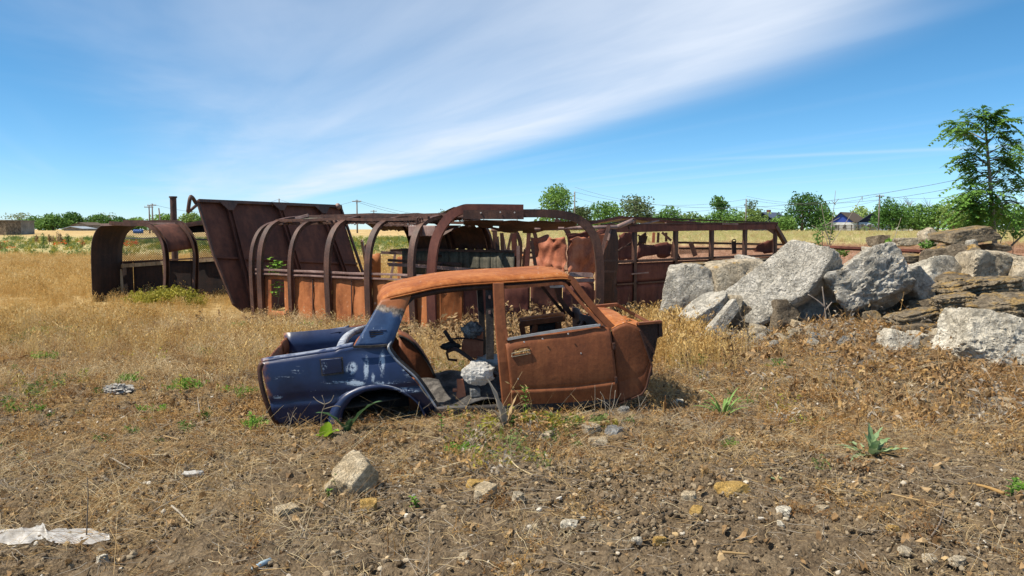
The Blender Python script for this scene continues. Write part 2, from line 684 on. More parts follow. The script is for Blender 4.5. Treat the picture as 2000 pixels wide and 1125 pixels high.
M['leaf_dark'] = plant_mat('leaf_dark', [(0.0413, 0.1087, 0.0225), (0.0850, 0.1837, 0.0375), (0.1400, 0.2538, 0.0562)], trans=0.25)
M['leaf_mid'] = plant_mat('leaf_mid', [(0.0750, 0.1600, 0.0338), (0.1313, 0.2438, 0.0525), (0.1975, 0.3275, 0.0750)], trans=0.3)
M['leaf_pale'] = plant_mat('leaf_pale', [(0.1313, 0.2013, 0.0525), (0.2013, 0.2888, 0.0788), (0.2800, 0.3762, 0.1137)], trans=0.3)
M['leaf_grey'] = plant_mat('leaf_grey', [(0.0975, 0.1388, 0.0575), (0.1550, 0.2038, 0.0900), (0.2275, 0.2762, 0.1300)], trans=0.3)
M['leaf_ailanthus'] = plant_mat('leaf_ailanthus', [(0.0750, 0.1750, 0.0312), (0.1500, 0.2875, 0.0500), (0.2500, 0.3875, 0.0750)], trans=0.3)
M['pale_green'] = plant_mat('pale_green', [(0.34, 0.33, 0.12), (0.46, 0.44, 0.18), (0.58, 0.54, 0.27)])
M['reddish'] = plant_mat('reddish', [(0.26, 0.13, 0.075), (0.38, 0.21, 0.125), (0.48, 0.31, 0.19)])
M['leaf_blue'] = plant_mat('leaf_blue', [(0.10, 0.17, 0.09), (0.15, 0.24, 0.13)], trans=0.2)
M['leaf_bright'] = plant_mat('leaf_bright', [(0.13, 0.27, 0.03), (0.20, 0.36, 0.05)], trans=0.4)
M['poppy_red'] = plant_mat('poppy_red', [(0.62, 0.07, 0.02), (0.72, 0.13, 0.03)], trans=0.35)
M['bark'] = simple('bark', (0.16, 0.125, 0.095), 0.9, 0.4, 12, 0.6)
M['bark_pale'] = simple('bark_pale', (0.24, 0.20, 0.165), 0.9, 0.35, 14, 0.5)
M['pole_wood'] = simple('pole_wood', (0.17, 0.15, 0.135), 0.9, 0.25, 5)
M['wire'] = simple('wire', (0.07, 0.07, 0.075), 0.6, 0.1, 5)
M['chrome'] = simple('chrome', (0.62, 0.62, 0.63), 0.32, 0.15, 20, 0.0, 0.6, 0.8)


def soil_mat():
    k = NT('soil')
    P = k.pos()
    x, y, z = k.sepxyz(P)
    n_big = k.noise(0.55, 5, 0.6, vec=P)
    n_mid = k.noise(5.0, 6, 0.7, vec=P)
    n_fine = k.noise(42.0, 5, 0.72, vec=P)
    n_grit = k.voro(60.0, vec=P)
    f = k.math('ADD', k.math('MULTIPLY', n_mid, 0.45), k.math('MULTIPLY', n_fine, 0.55))
    earth = k.ramp(f, [(0.30, (0.042, 0.030, 0.019)), (0.46, (0.115, 0.083, 0.052)), (0.60, (0.22, 0.165, 0.105)), (0.74, (0.40, 0.32, 0.215))])
    litter = k.ramp(f, [(0.30, (0.07, 0.042, 0.019)), (0.50, (0.20, 0.130, 0.058)), (0.68, (0.40, 0.28, 0.14))])
    lm = k.mask(k.math('ADD', n_big, k.math('MULTIPLY', y, 0.03)), 0.62, 0.84)
    lm = k.math('MULTIPLY', lm, k.math('SUBTRACT', 1.0, k.math('MULTIPLY', k.mask(x, 1.4, 2.8), 0.75)))
    near = k.mix(lm, earth, litter)
    # meadow seen far off: tan, then green with flowers, then tan; reddish band on the right
    nf = k.noise(0.12, 6, 0.68, vec=P)
    nf2 = k.noise(1.3, 5, 0.72, vec=P)
    ff = k.math('ADD', k.math('MULTIPLY', nf, 0.5), k.math('MULTIPLY', nf2, 0.5))
    tan = k.ramp(ff, [(0.34, (0.28, 0.18, 0.075)), (0.5, (0.44, 0.31, 0.14)), (0.66, (0.56, 0.43, 0.23))])
    green = k.ramp(ff, [(0.36, (0.22, 0.21, 0.08)), (0.5, (0.40, 0.33, 0.15)), (0.66, (0.52, 0.42, 0.22))])
    red = k.ramp(ff, [(0.34, (0.20, 0.10, 0.06)), (0.5, (0.32, 0.18, 0.115)), (0.66, (0.40, 0.26, 0.17))])
    yw = k.math('ADD', y, k.math('MULTIPLY', k.math('SUBTRACT', nf, 0.5), 45.0))
    band = k.math('MULTIPLY', k.mask(yw, 42, 55), k.math('SUBTRACT', 1.0, k.mask(yw, 105, 130)))
    fl = k.mix(band, tan, green)
    rband = k.math('MULTIPLY', k.mask(yw, 26, 34), k.math('SUBTRACT', 1.0, k.mask(yw, 62, 80)))
    fr = k.mix(rband, k.mix(k.mask(yw, 60, 85), tan, green), red)
    field = k.mix(k.mask(x, -4.0, 3.0), fl, fr)
    k.color(k.mix(k.mask(y, 10.0, 17.0), near, field))
    k.b.inputs['Roughness'].default_value = 0.97
    k.b.inputs['Specular IOR Level'].default_value = 0.1
    h = k.math('ADD', k.math('MULTIPLY', n_mid, 0.8), k.math('ADD', n_fine, k.math('MULTIPLY', n_grit, 0.5)))
    k.bump(h, 0.9, 0.02)
    return k.m


M['soil'] = soil_mat()

# ------------------------------------------------------------------ the ground sheet


def graded(lo, hi, a, b, step, grow):
    c = list(np.arange(a, b + 1e-6, step))
    s = step
    while c[-1] < hi:
        s *= grow
        c.append(c[-1] + s)
    s = step
    left = []
    p = a
    while p > lo:
        s *= grow
        p -= s
        left.append(p)
    return np.array(left[::-1] + c)


gx = graded(-3500, 3500, -4.4, 4.8, 0.024, 1.05)
gy = graded(-60, 5000, 3.2, 7.4, 0.022, 1.022)
GX, GY = np.meshgrid(gx, gy)
fx, fy = GX.ravel(), GY.ravel()
fz = H(fx, fy)
dist = np.hypot(fx, fy)
nearw = 1 - sstep(dist, 9, 22)
cl = np.abs(fbm2(fx, fy, 9.0, 4, 3, 0.6))
cl2 = fbm2(fx, fy, 26.0, 3, 9, 0.6)
lump = fbm2(fx, fy, 1.4, 3, 21)
cl3 = fbm2(fx, fy, 17.0, 3, 14, 0.6)
fz = fz + nearw * (0.060 * (cl - 0.2) + 0.036 * cl2 + 0.028 * cl3 + 0.04 * lump)
fz = fz + (1 - nearw) * 0.05 * fbm2(fx, fy, 0.5, 3, 33) * (1 - sstep(dist, 60, 200))
nx_, ny_ = len(gx), len(gy)
ii = (np.arange(ny_ - 1)[:, None] * nx_ + np.arange(nx_ - 1)[None, :]).ravel()
faces = np.stack([ii, ii + 1, ii + nx_ + 1, ii + nx_], 1)
gme = bpy.data.meshes.new('ground')
gme.vertices.add(len(fx))
gme.vertices.foreach_set('co', np.stack([fx, fy, fz], 1).ravel())
gme.loops.add(faces.size)
gme.loops.foreach_set('vertex_index', faces.ravel().astype(np.int32))
gme.polygons.add(len(faces))
gme.polygons.foreach_set('loop_start', (np.arange(len(faces)) * 4).astype(np.int32))
gme.polygons.foreach_set('use_smooth', np.ones(len(faces), bool))
gme.update(calc_edges=True)
gme.materials.append(M['soil'])
ground = bpy.data.objects.new('ground', gme)
COL.objects.link(ground)
tag(ground, 'bare cloddy soil with dry litter running out into the meadow', 'ground', kind='structure')

# ================================================================== the burnt car shell
YAW, NOSE = R(9.0), R(3.6)
CAR0 = Vector((-1.99, 6.22, 0.0))
EX = Vector((math.cos(YAW) * math.cos(NOSE), math.sin(YAW) * math.cos(NOSE), math.sin(NOSE)))
EY = Vector((-math.sin(YAW), math.cos(YAW), 0))
EZ = EX.cross(EY)


def cw(x, y, z):
    return CAR0 + EX * x + EY * y + EZ * z


def cl_(px, py, yl=0.0):
    """sight line met with the car's lengthwise plane yl: local x, z"""
    p = on_plane(px, py, CAR0 + EY * yl, EY) - CAR0
    return p.dot(EX), p.dot(EZ)


def cp(px, py, yl=0.0):
    x, z = cl_(px, py, yl)
    return cw(x, yl, z)


car = thing('car_shell', 'burnt out car shell with rusty roof and door and dark blue tail, without wheels', 'car wreck', cw(1.6, 0.7, 0))
CARB = Vector(car.location)


def blue_mat():
    k = NT('burnt_blue_paint')
    P = k.co()
    n1 = k.noise(2.2, 5, 0.6)
    base = k.ramp(n1, [(0.3, (0.007, 0.012, 0.036)), (0.55, (0.014, 0.026, 0.078)), (0.75, (0.028, 0.050, 0.125))])
    mask = None
    st = k.noise(1.0, 5, 0.72, vec=k.scaled(26, 26, 7))
    st2 = k.noise(1.0, 4, 0.7, vec=k.scaled(5, 5, 34))
    fl_n = k.noise(60, 5, 0.75)
    spots = [(586, 720, 0.05, 0.03, .62), (640, 715, 0.035, 0.06, .60), (690, 717, 0.045, 0.05, .55), (718, 720, 0.022, 0.10, .50), (732, 735, 0.02, 0.05, .5), (655, 742, .09, .015, .6), (560, 735, .10, .012, .62), (701, 745, .06, .02, .5), (790, 760, .12, .03, .58), (690, 742, 0.045, 0.035, .55),
             (748, 710, 0.025, 0.10, .52), (742, 625, 0.016, 0.13, .40), (757, 620, 0.013, 0.09, .45), (720, 667, 0.02, 0.02, .4), (548, 770, .04, .02, .6),
             (600, 760, .16, .012, .66), (770, 742, .14, .02, .6), (800, 720, .05, .05, .58)]
    for px, py, rx, rz, th in spots:
        c = cp(px, py, 0.03 if py > 680 else 0.07) - CARB
        d = k.n('ShaderNodeVectorMath', operation='SUBTRACT')
        k.l(P, d.inputs[0])
        d.inputs[1].default_value = c
        s = k.n('ShaderNodeVectorMath', operation='MULTIPLY')
        k.l(d.outputs[0], s.inputs[0])
        s.inputs[1].default_value = (1 / rx, 0.2 / rx, 1 / rz)
        ln = k.n('ShaderNodeVectorMath', operation='LENGTH')
        k.l(s.outputs[0], ln.inputs[0])
        m = k.math('MULTIPLY', k.mask(k.math('ADD', ln.outputs['Value'], k.math('MULTIPLY', k.math('SUBTRACT', fl_n, .5), 1.4)), 1.25, 0.75), k.mask(k.math('ADD', k.math('MULTIPLY', st if rz > rx else st2, .55), k.math('MULTIPLY', fl_n, .45)), th - 0.10, th - 0.02))
        mask = m if mask is None else k.math('MAXIMUM', mask, m)
    # scattered scratches
    scr = k.math('MULTIPLY', k.mask(st2, 0.66, 0.70), k.mask(n1, 0.5, 0.62))
    mask = k.math('MAXIMUM', k.math('MULTIPLY', mask, 0.85), k.math('MULTIPLY', scr, 0.45))
    c = k.mix(mask, base, (0.42, 0.50, 0.60))
    # rust eating in from the tail edge
    rp = cp(507, 770) - CARB
    dx = k.n('ShaderNodeVectorMath', operation='DOT_PRODUCT')
    sub = k.n('ShaderNodeVectorMath', operation='SUBTRACT')
    k.l(P, sub.inputs[0])
    sub.inputs[1].default_value = rp
    k.l(sub.outputs[0], dx.inputs[0])
    dx.inputs[1].default_value = EX
    rr = k.math('ADD', dx.outputs['Value'], k.math('MULTIPLY', k.noise(9, 5, 0.7), -0.20))
    rc = k.ramp(k.noise(14, 5, 0.65), [(0.35, (0.07, 0.025, 0.014)), (0.55, (0.20, 0.075, 0.03)), (0.72, (0.36, 0.20, 0.13))])
    c = k.mix(k.mask(rr, 0.00, -0.07), c, rc)
    # broken grey-white tone on the upward-facing surfaces
    up_pale = k.math('MULTIPLY', k.mask(k.normal_z(), 0.72, 0.9), k.mask(k.noise(11, 4, 0.6), 0.35, 0.6))
    c = k.mix(k.math('MULTIPLY', up_pale, 0.55), c, (0.40, 0.43, 0.50))
    k.color(c)
    k.b.inputs['Roughness'].default_value = 0.38
    k.b.inputs['Specular IOR Level'].default_value = 0.45
    k.bump(k.math('ADD', k.noise(3.5, 3, 0.5), k.math('MULTIPLY', mask, 0.15)), 0.25, 0.03)
    return k.m


def pillar_mat():
    k = NT('scorched_pillar_paint')
    P = k.co()
    p0 = cp(760, 606, 0.1) - CARB
    dirv = (cp(745, 575, 0.12) - cp(722, 660, 0.03)).normalized()
    sub = k.n('ShaderNodeVectorMath', operation='SUBTRACT')
    k.l(P, sub.inputs[0])
    sub.inputs[1].default_value = p0
    d = k.n('ShaderNodeVectorMath', operation='DOT_PRODUCT')
    k.l(sub.outputs[0], d.inputs[0])
    d.inputs[1].default_value = dirv
    h = k.math('ADD', d.outputs['Value'], k.math('MULTIPLY', k.math('SUBTRACT', k.noise(9, 5, 0.7), 0.5), 0.14))
    n1 = k.noise(3, 5, 0.6)
    blue = k.ramp(n1, [(0.3, (0.014, 0.032, 0.085)), (0.55, (0.035, 0.075, 0.17)), (0.75, (0.07, 0.13, 0.25))])
    st = k.noise(1.0, 4, 0.6, vec=k.scaled(30, 30, 5))
    blue = k.mix(k.mask(st, 0.66, 0.70), blue, (0.40, 0.48, 0.58))
    grey = k.ramp(k.noise(22, 5, 0.7), [(0.35, (0.04, 0.035, 0.03)), (0.5, (0.24, 0.19, 0.15)), (0.68, (0.46, 0.40, 0.33))])
    ru = k.ramp(k.noise(4, 6, 0.6), [(0.3, (0.13, 0.042, 0.016)), (0.52, (0.30, 0.10, 0.034)), (0.7, (0.42, 0.17, 0.065))])
    c = k.mix(k.mask(h, -0.055, -0.015), blue, grey)
    c = k.mix(k.mask(h, 0.005, 0.045), c, ru)
    k.color(c)
    k.b.inputs['Roughness'].default_value = 0.5
    k.bump(k.noise(26, 4, 0.65), 0.25, 0.01)
    return k.m


M['blue'] = blue_mat()
M['pillar'] = pillar_mat()


def ruled(pairs, nu, nv, prof, rows_extra=None):
    """pairs: [((x,z) bottom, (x,z) top)] ; prof(t, x) gives the sideways offset"""
    bot = resample([(b[0], 0, b[1]) for b, t in pairs], 2)
    n = len(pairs)
    us = []
    for i in range(n - 1):
        (b0, t0), (b1, t1) = pairs[i], pairs[i + 1]
        m = max(1, int(round(nu * max(math.dist(t0, t1), math.dist(b0, b1)))))
        for k in range(m):
            us.append((i, k / m))
    us.append((n - 2, 1.0))
    cols = []
    for i, u in us:
        (b0, t0), (b1, t1) = pairs[i], pairs[i + 1]
        b = (b0[0] + (b1[0] - b0[0]) * u, b0[1] + (b1[1] - b0[1]) * u)
        t = (t0[0] + (t1[0] - t0[0]) * u, t0[1] + (t1[1] - t0[1]) * u)
        cols.append([(b[0] + (t[0] - b[0]) * j / nv, b[1] + (t[1] - b[1]) * j / nv) for j in range(nv + 1)])
    rows = []
    for j in range(nv + 1):
        rows.append([cw(c[j][0], prof(j / nv, c[j][0], c[j][1]), c[j][1]) for c in cols])
    return rows, cols


def L(p, yl=0.0):
    return cl_(p[0], p[1], yl)


# --- rear quarter, near side
qp = [((540, 828), (510, 708)), ((562, 835), (540, 703)), ((610, 839), (590, 696)), ((666, 840), (648, 687)),
      ((668, 816), (655, 686)), ((672, 797), (664, 682)), ((689, 774), (690, 677)), ((716, 761), (715, 675.5)), ((750, 756), (745, 674.5)),
      ((777, 761), (758, 683)), ((801, 774), (784, 716)), ((818, 790), (811, 742)), ((829, 812), (838, 780)), ((849, 808), (851, 797))]
qpl = [(L(b), L(t)) for b, t in qp]


def qprof(t, x, z):
    y = -0.055 * math.sin(math.pi * min(1, max(0, z / 0.56)) ** 0.85)
    cz = 0.20 + 0.02 * x                                  # swage line along the flank
    y += 0.016 * math.exp(-((z - cz - 0.02) / 0.018) ** 2) - 0.008 * math.exp(-((z - cz + 0.03) / 0.03) ** 2)
    y += 0.012 * math.sin(x * 5.1) * math.sin(z * 9)
    y += 0.04 * max(0, 1 - z / 0.16) ** 2
    return y


rows, cols = ruled(qpl, 34, 18, qprof)
mb = MB()
# rolled shoulder on top of the flank
top = rows[-1]
ntr = sum(1 for c in cols if c[-1][0] <= L((692, 677))[0] + 0.001)
mb.grid(rows)
quarter = obj('rear_quarter_panel', mb, M['blue'], car, True, 0.012)
mb = MB()
sh = top[:ntr]
mb.grid([[p + EY * a + EZ * b for p in sh] for a, b in ((-0.002, 0.002), (0.012, 0.016), (0.035, 0.022), (0.085, 0.020), (0.10, 0.0), (0.10, -0.05))])
obj('trunk_edge', mb, M['blue'], car, True, 0.008)
# fuel flap
fl = [cp(px, py, -0.066) for px, py in ((626, 703), (666.5, 699.5), (668, 727), (630.5, 732))]
mb = MB().prism(fl, EY * 0.012)
fuel = obj('fuel_flap', mb, M['blue'], quarter, False, 0, bevel=0.004)
mb = MB()
gap = [cp(px, py, -0.0595) for px, py in ((624, 702), (669.5, 697.5), (671.5, 730), (628.5, 734.5))]
mb.prism(gap, EY * 0.008)
obj('flap_recess', mb, M['soot'], quarter)
# wheel arch flare and the housing inside
arc = [L(p) for p in ((667, 826), (668, 812), (672, 797), (689, 774), (716, 760.5), (750, 755.5), (777, 760.5), (801, 773.5), (818, 790), (829, 812))]
arc = [Vector((a[0], 0, a[1])) for a in arc]
arc = smooth_path(arc, 34)
mb = MB()
mb.grid([[cw(p.x + (p.x - 1.18) * k * 0.9, y, p.z + max(p.z - .05, 0) * k) for p in arc] for k, y in ((0.0, -0.02), (0.0, -0.058), (0.05, -0.082), (0.12, -0.078), (0.2, -0.052))])
obj('wheel_arch_flare', mb, M['blue'], car, True, 0.006)
mb = MB()
mb.grid([[cw(p.x, y, p.z + 0.004) for p in arc] for y in np.linspace(0.0, 0.42, 6)])
mb.add([cw(p.x, 0.42, p.z) for p in arc], [tuple(range(len(arc)))])
obj('wheel_housing', mb, M['soot'], car, True)
mb = MB()
mb.box(cw(1.22, 0.34, 0.10), EX * 0.05, EY * 0.05, EZ * 0.14)
obj('suspension_stub', mb, M['rust_door'], car)

# --- far quarter, mirrored
WID = 1.50
mb = MB()
rf, cf = ruled(qpl, 18, 10, lambda t, x, z: WID + 0.05 * math.sin(math.pi * min(1, max(0, z / 0.56))))
mb.grid(rf)
obj('far_quarter_panel', mb, M['rust_door'], car, True, 0.012)
mb = MB()
ft = [p for p, c in zip(rf[-1], cf) if c[-1][0] < L((665, 682))[0]]
mb.grid([[p + EY * a + EZ * b for p in ft] for a, b in ((0.02, -0.01), (0.005, 0.012), (-0.02, 0.010), (-0.028, -0.03))])
obj('far_trunk_edge', mb, M['blue'], car, True, 0.008)
mb = MB()
zt = ft[0]
mb.grid([[cw(x, WID - 0.035 - 0.01 * math.sin(x * 9), z) for x in np.linspace(0.02, 1.0, 14)] for z in (0.12, 0.3, 0.45, 0.59)])
obj('trunk_inner_wall', mb, M['blue'], car, True, 0.01)
mb = MB()
mb.grid([[cw(x, y, 0.12 + 0.02 * math.sin(x * 7 + y * 5)) for x in np.linspace(0.02, 1.1, 8)] for y in np.linspace(0.03, WID - 0.03, 6)])
obj('trunk_floor', mb, M['soot'], car, True, 0.01)
# rear panel with lamp openings
mb = MB()
xb, zb = L((510, 708))
for y0, y1, z0, z1 in ((0.0, 0.06, 0.04, zb), (0.06, 0.34, 0.04, 0.18), (0.06, 0.34, 0.40, zb), (0.34, 1.16, 0.04, zb - 0.02), (1.16, 1.44, 0.04, 0.18), (1.16, 1.44, 0.40, zb), (1.44, WID, 0.04, zb)):
    rr = []
    for z in np.linspace(z0, z1, 6):
        x = xb + 0.09 * max(0, 1 - z / 0.3) + 0.012 * math.sin(z * 30)
        rr.append([cw(x + 0.03 * ((y - 0.75) / 0.75) ** 2, y, z) for y in np.linspace(y0, y1, 6)])
    mb.grid(rr)
obj('rear_panel', mb, M['rust_door'], car, True, 0.01)
mb = MB()
mb.bar(smooth_path([cp(511, 709, -.01), cp(507, 722, -.02), cp(510, 748, -0.035), cp(517, 775, -.04), cp(527, 802, -.03), cp(541, 828, .0)], 14), EX, 0.035, 0.016)
obj('tail_edge_flange', mb, M['rust_dark'], car, True)

# --- parcel deck and curved rear window lip
lip = [(657, 688, .06), (660, 676, .16), (667, 661, .36), (679, 650, .66), (697, 641, 1.0), (712, 637, 1.32)]
lp = smooth_path([cp(*q) for q in lip], 16)
mb = MB()
mb.grid([[p + EX * a + EZ * b for p in lp] for a, b in ((-0.015, -0.06), (-0.01, -0.01), (0.0, 0.004), (0.03, 0.006), (0.045, 0.014), (0.06, -0.02))])
M['worn_paint'] = rust('worn_paint', (0.06, 0.07, 0.10), (0.22, 0.24, 0.29), (0.50, 0.50, 0.50), 8, 0.5, 0.2, 0.2, pale=(0.45, 0.2, 0.1))
obj('rear_window_lip', mb, M['worn_paint'], car, True, 0.01)
mb = MB()
mb.grid([[p + EX * a - EZ * 0.03 for p in lp] for a in (0.12, 0.2, 0.28)])
obj('parcel_shelf', mb, M['rust_door'], car, True, 0.01)

# --- near C pillar (slanted panel with vent)
pp = [((692, 676.5, .02), (744, 586, .11)), ((716, 676, .0), (757, 583, .105)), ((742, 675, -.01), (775, 581, .105)), ((757, 676, .0), (790, 578, .11)), ((765, 672, .03), (803, 576, .125))]
rowsP = []
for j in range(15):
    t = j / 14
    rr = []
    for b, tp in pp:
        pb, pt = cp(*b), cp(*tp)
        rr.append(pb.lerp(pt, t) - EY * 0.012 * math.sin(math.pi * t))
    rowsP.append(resample(smooth_path(rr, 12), 12))
mb = MB().grid(rowsP)
pil = obj('rear_pillar', mb, M['pillar'], car, True, 0.014)
mb = MB()
for py in (648.5, 652.5, 656.5):
    mb.bar([cp(724, py + 1, 0.008), cp(748, py, 0.008)], EY, 0.012, 0.007)
obj('vent_slats', mb, M['soot'], pil)
mb = MB()
vp = [cp(px, py, 0.012) for px, py in ((721, 646), (754, 644.5), (748, 658.5), (723, 659.5))]
mb.bar(vp + [vp[0]], EY, 0.012, 0.008)
obj('vent_frame', mb, M['blue'], pil)
mb = MB()
seam = [cp(px, py, -0.03) for px, py in ((690, 677.5), (718, 677), (742, 675.5), (756, 674))]
mb.bar(seam, EY, 0.02, 0.018)
obj('belt_moulding', mb, M['soot'], car)

# --- far C pillar
mb = MB()
fb0, fb1, ft0, ft1 = L((692, 676)), L((765, 672)), L((744, 590)), L((793, 590))
mb.grid([[cw(fb0[0] + 0.10, WID, fb0[1]), cw(fb1[0], WID, fb1[1])], [cw(ft0[0] + 0.10, WID - 0.11, ft0[1]), cw(ft1[0], WID - 0.11, ft1[1])]])
obj('far_rear_pillar', mb, M['rust_door'], car, True, 0.014)

# --- roof skin
edge = [(743, 590), (757, 583), (778, 578), (800, 573), (850, 562), (900, 556), (951, 552.5), (1000, 549.5), (1040, 547), (1086, 543.5), (1104, 543), (1115, 547)]
edge = [L(p, 0.115) for p in edge]
ex = resample(smooth_path([Vector((a, 0, b)) for a, b in edge], 60), 40)
x0, x1 = ex[0].x, ex[-1].x
rows = []
YN, YF = 0.115, WID - 0.115
prof = [(0.0, 0.0), (0.004, 0.016), (0.016, 0.031), (0.04, 0.042), (0.08, 0.048), (0.16, 0.053), (0.32, 0.058), (0.5, 0.06)]
prof = [(YN + (YF - YN) * a, b) for a, b in prof] + [(YN + (YF - YN) * (1 - a), b) for a, b in prof[-2::-1]]
for y, h in prof:
    rr = []
    for p in ex:
        u = (p.x - x0) / (x1 - x0)
        endf = min(1, u / 0.10)
        endr = min(1, (1 - u) / 0.07)
        k = (endf * (2 - endf)) ** 0.5 * (0.35 + 0.65 * (endr * (2 - endr)) ** 0.5)
        mid = 1 - abs((y - 0.75) / 0.64) ** 3
        xo = -0.03 * mid * (1 - u) + 0.05 * mid * u
        dent = 0.012 * math.sin(p.x * 3.7 + y * 4) * math.sin(y * 5)
        rr.append(cw(p.x + xo, y, p.z + h * k * 0.95 + dent * mid))
    rows.append(rr)
mb = MB().grid(rows)
obj('roof', mb, M['rust_roof'], car, True, 0.012)
# drip rail along the roof edge and the dark rail below it
mb = MB()
dr = [cw(p.x, YN - 0.012, p.z - 0.004) for p in ex[2:]]
mb.bar(dr, EY, 0.026, 0.012)
obj('drip_rail', mb, M['rust_roof'], car, True)
mb = MB()
mb.bar([cw(p.x, YN + 0.03, p.z - 0.035) for p in ex[6:]], EY, 0.05, 0.045)
obj('roof_rail', mb, M['rust_dark'], car, True)
mb = MB()
mb.bar([cw(p.x, YF - 0.03, p.z - 0.035) for p in ex[4:]], EY, 0.05, 0.045)
obj('far_roof_rail', mb, M['rust_dark'], car, True)
for xx in (0.34, 0.62, 0.97):
    i = int(xx * (len(ex) - 1))
    mb = MB().bar([cw(ex[i].x, YN + 0.03, ex[i].z - 0.02), cw(ex[i].x, 0.75, ex[i].z + 0.045), cw(ex[i].x, YF - 0.03, ex[i].z - 0.02)], EX, 0.05, 0.02)
    obj('roof_bow', mb, M['rust_dark'], car)
# rear door opening: inner edge of the pillar sweeping down to the sill
op = [(812, 577, .13), (795, 590, .12), (783, 606, .1), (770, 640, .06), (763, 664, .03), (757, 680, .0), (769, 699, -.01), (786, 716, -.02), (808, 735, -.02), (824, 756, -.01), (841, 781, 0), (851, 797, 0)]
mb = MB()
opp = smooth_path([cp(*p) for p in op], 36)
mb.grid([[p + EY * a + EX * b for p in opp] for a, b in ((-0.004, 0.0), (0.0, 0.018), (0.02, 0.03), (0.07, 0.032), (0.10, 0.03))])
obj('rear_door_jamb', mb, M['soot'], car, True, 0.01)
mb = MB()
mb.tube([p - EY * 0.012 + EX * 0.006 for p in opp[13:]], 0.010, 6)
obj('scorched_seam', mb, M['worn_paint'], car, True)

# --- B pillar
mb = MB()
mb.bar([cp(973, 553, .10), cp(978, 640, .03), cp(984, 706, 0.0), cp(993, 800, -.0)], EX, 0.095, 0.05)
bp = obj('centre_pillar', mb, M['rust_door'], car, False, 0, bevel=0.008)
mb = MB()
mb.bar([cp(955.5, 556, .15), cp(957, 640, .10), cp(957, 702, .08)], EX, 0.065, 0.02)
obj('pillar_inner_plate', mb, M['soot'], bp)
mb = MB()
for py in (580, 610, 640, 668, 690):
    mb.box(cp(956, py, .11), EX * 0.008, EY * 0.012, EZ * 0.014)
tag(obj('bolt_heads', mb, M['rust_rail'], bp), kind='stuff')
mb = MB().bar([cw(L((973, 553))[0], WID - .10, L((973, 553))[1]), cw(L((980, 640))[0], WID - .03, L((980, 640))[1]), cw(L((990, 790))[0], WID, L((990, 790))[1])], EX, 0.06, 0.03)
obj('far_centre_pillar', mb, M['soot'], car)

# --- front door
dp = [((999.5, 790), (986.5, 668)), ((1020, 791), (1006, 660.5)), ((1060, 791), (1050, 653)), ((1120, 789), (1110, 644)), ((1170, 783), (1160, 637.5)), ((1205, 776), (1191, 641))]
dpl = [(L(b), L(t)) for b, t in dp]


def dprof(t, x, z):
    y = -0.045 * math.sin(math.pi * (0.12 + 0.82 * t)) + 0.03 * max(0, (t - 0.88) / 0.12) ** 2
    cz = 0.245
    y += 0.010 * math.exp(-((t - cz) / 0.02) ** 2) - 0.010 * (1 if t < cz else 0) * math.exp(-((t - cz) / 0.12) ** 2)
    y += 0.006 * math.sin(x * 6.3 + 1) * math.sin(z * 8)
    return y


rows, cols = ruled(dpl, 46, 44, dprof)
nx2, nz2 = len(rows[0]) - 1, len(rows) - 1


def hole(i, j):
    c = rows[i][j]
    d = c - EYE
    k = d.dot(FWD)
    px, py = 1000 + FOC * d.x / k, 562.5 - FOC * d.dot(UPV) / k
    return 1002 < px < 1033 and abs(py - (690.5 - (px - 1002) * 0.16)) < 3.8


door = obj('front_door', MB().grid(rows, hole), M['rust_door'], car, True, 0.016)
mb = MB()
hp = [cp(px, py, -0.05) for px, py in ((1000, 697), (1000, 690), (1034, 683), (1036, 690))]
mb.bar(hp + [hp[0]], EY, 0.012, 0.006)
obj('handle_hole_rim', mb, M['sandstone'], door)
mb = MB()
mb.bar([cp(991, 662.5, -.012), cp(1050, 652, -.016), cp(1110, 642.5, -.016), cp(1172, 634.5, -.01)], EY, 0.02, 0.020)
obj('window_trim', mb, M['chrome'], door)
mb = MB()
wf = smooth_path([cp(991, 664, .0), cp(984, 630, .03), cp(978, 590, .075), cp(975, 563.5, .10), cp(1000, 560.5, .105), cp(1040, 557.5, .105), cp(1080, 554, .105), cp(1099, 554, .10), cp(1108, 561, .095), cp(1140, 598, .05), cp(1176, 636, .0)], 60)
mb.bar(wf, EY, 0.03, 0.026)
obj('window_frame', mb, M['rust_door'], door, True, auto=40)
mb = MB()
dots = [(1024, 668), (1038, 664), (1060, 661), (1083, 657), (1110, 690), (1055, 700), (1135, 649)]
mb = MB()
mb.bar([cp(1198, 648, .05), cp(1202, 700, .05), cp(1207, 780, .05)], EX, 0.12, 0.05)
obj('hinge_post', mb, M['soot'], car)
for py in (676, 742):
    obj('hinge', MB().box(cp(1199 + (py - 676) * .06, py, -.045), EX * .012, EY * .012, EZ * .028), M['rust_dark'], door, bevel=.004)
for px, py in ((1024, 668), (1060, 662), (1110, 652), (1135, 690), (1080, 715), (1012, 740)):
    c = cp(px, py, -.05)
    obj('hole_rim', MB().tube([c, c + EY * .008], .007, 8), M['bare_metal'], door)
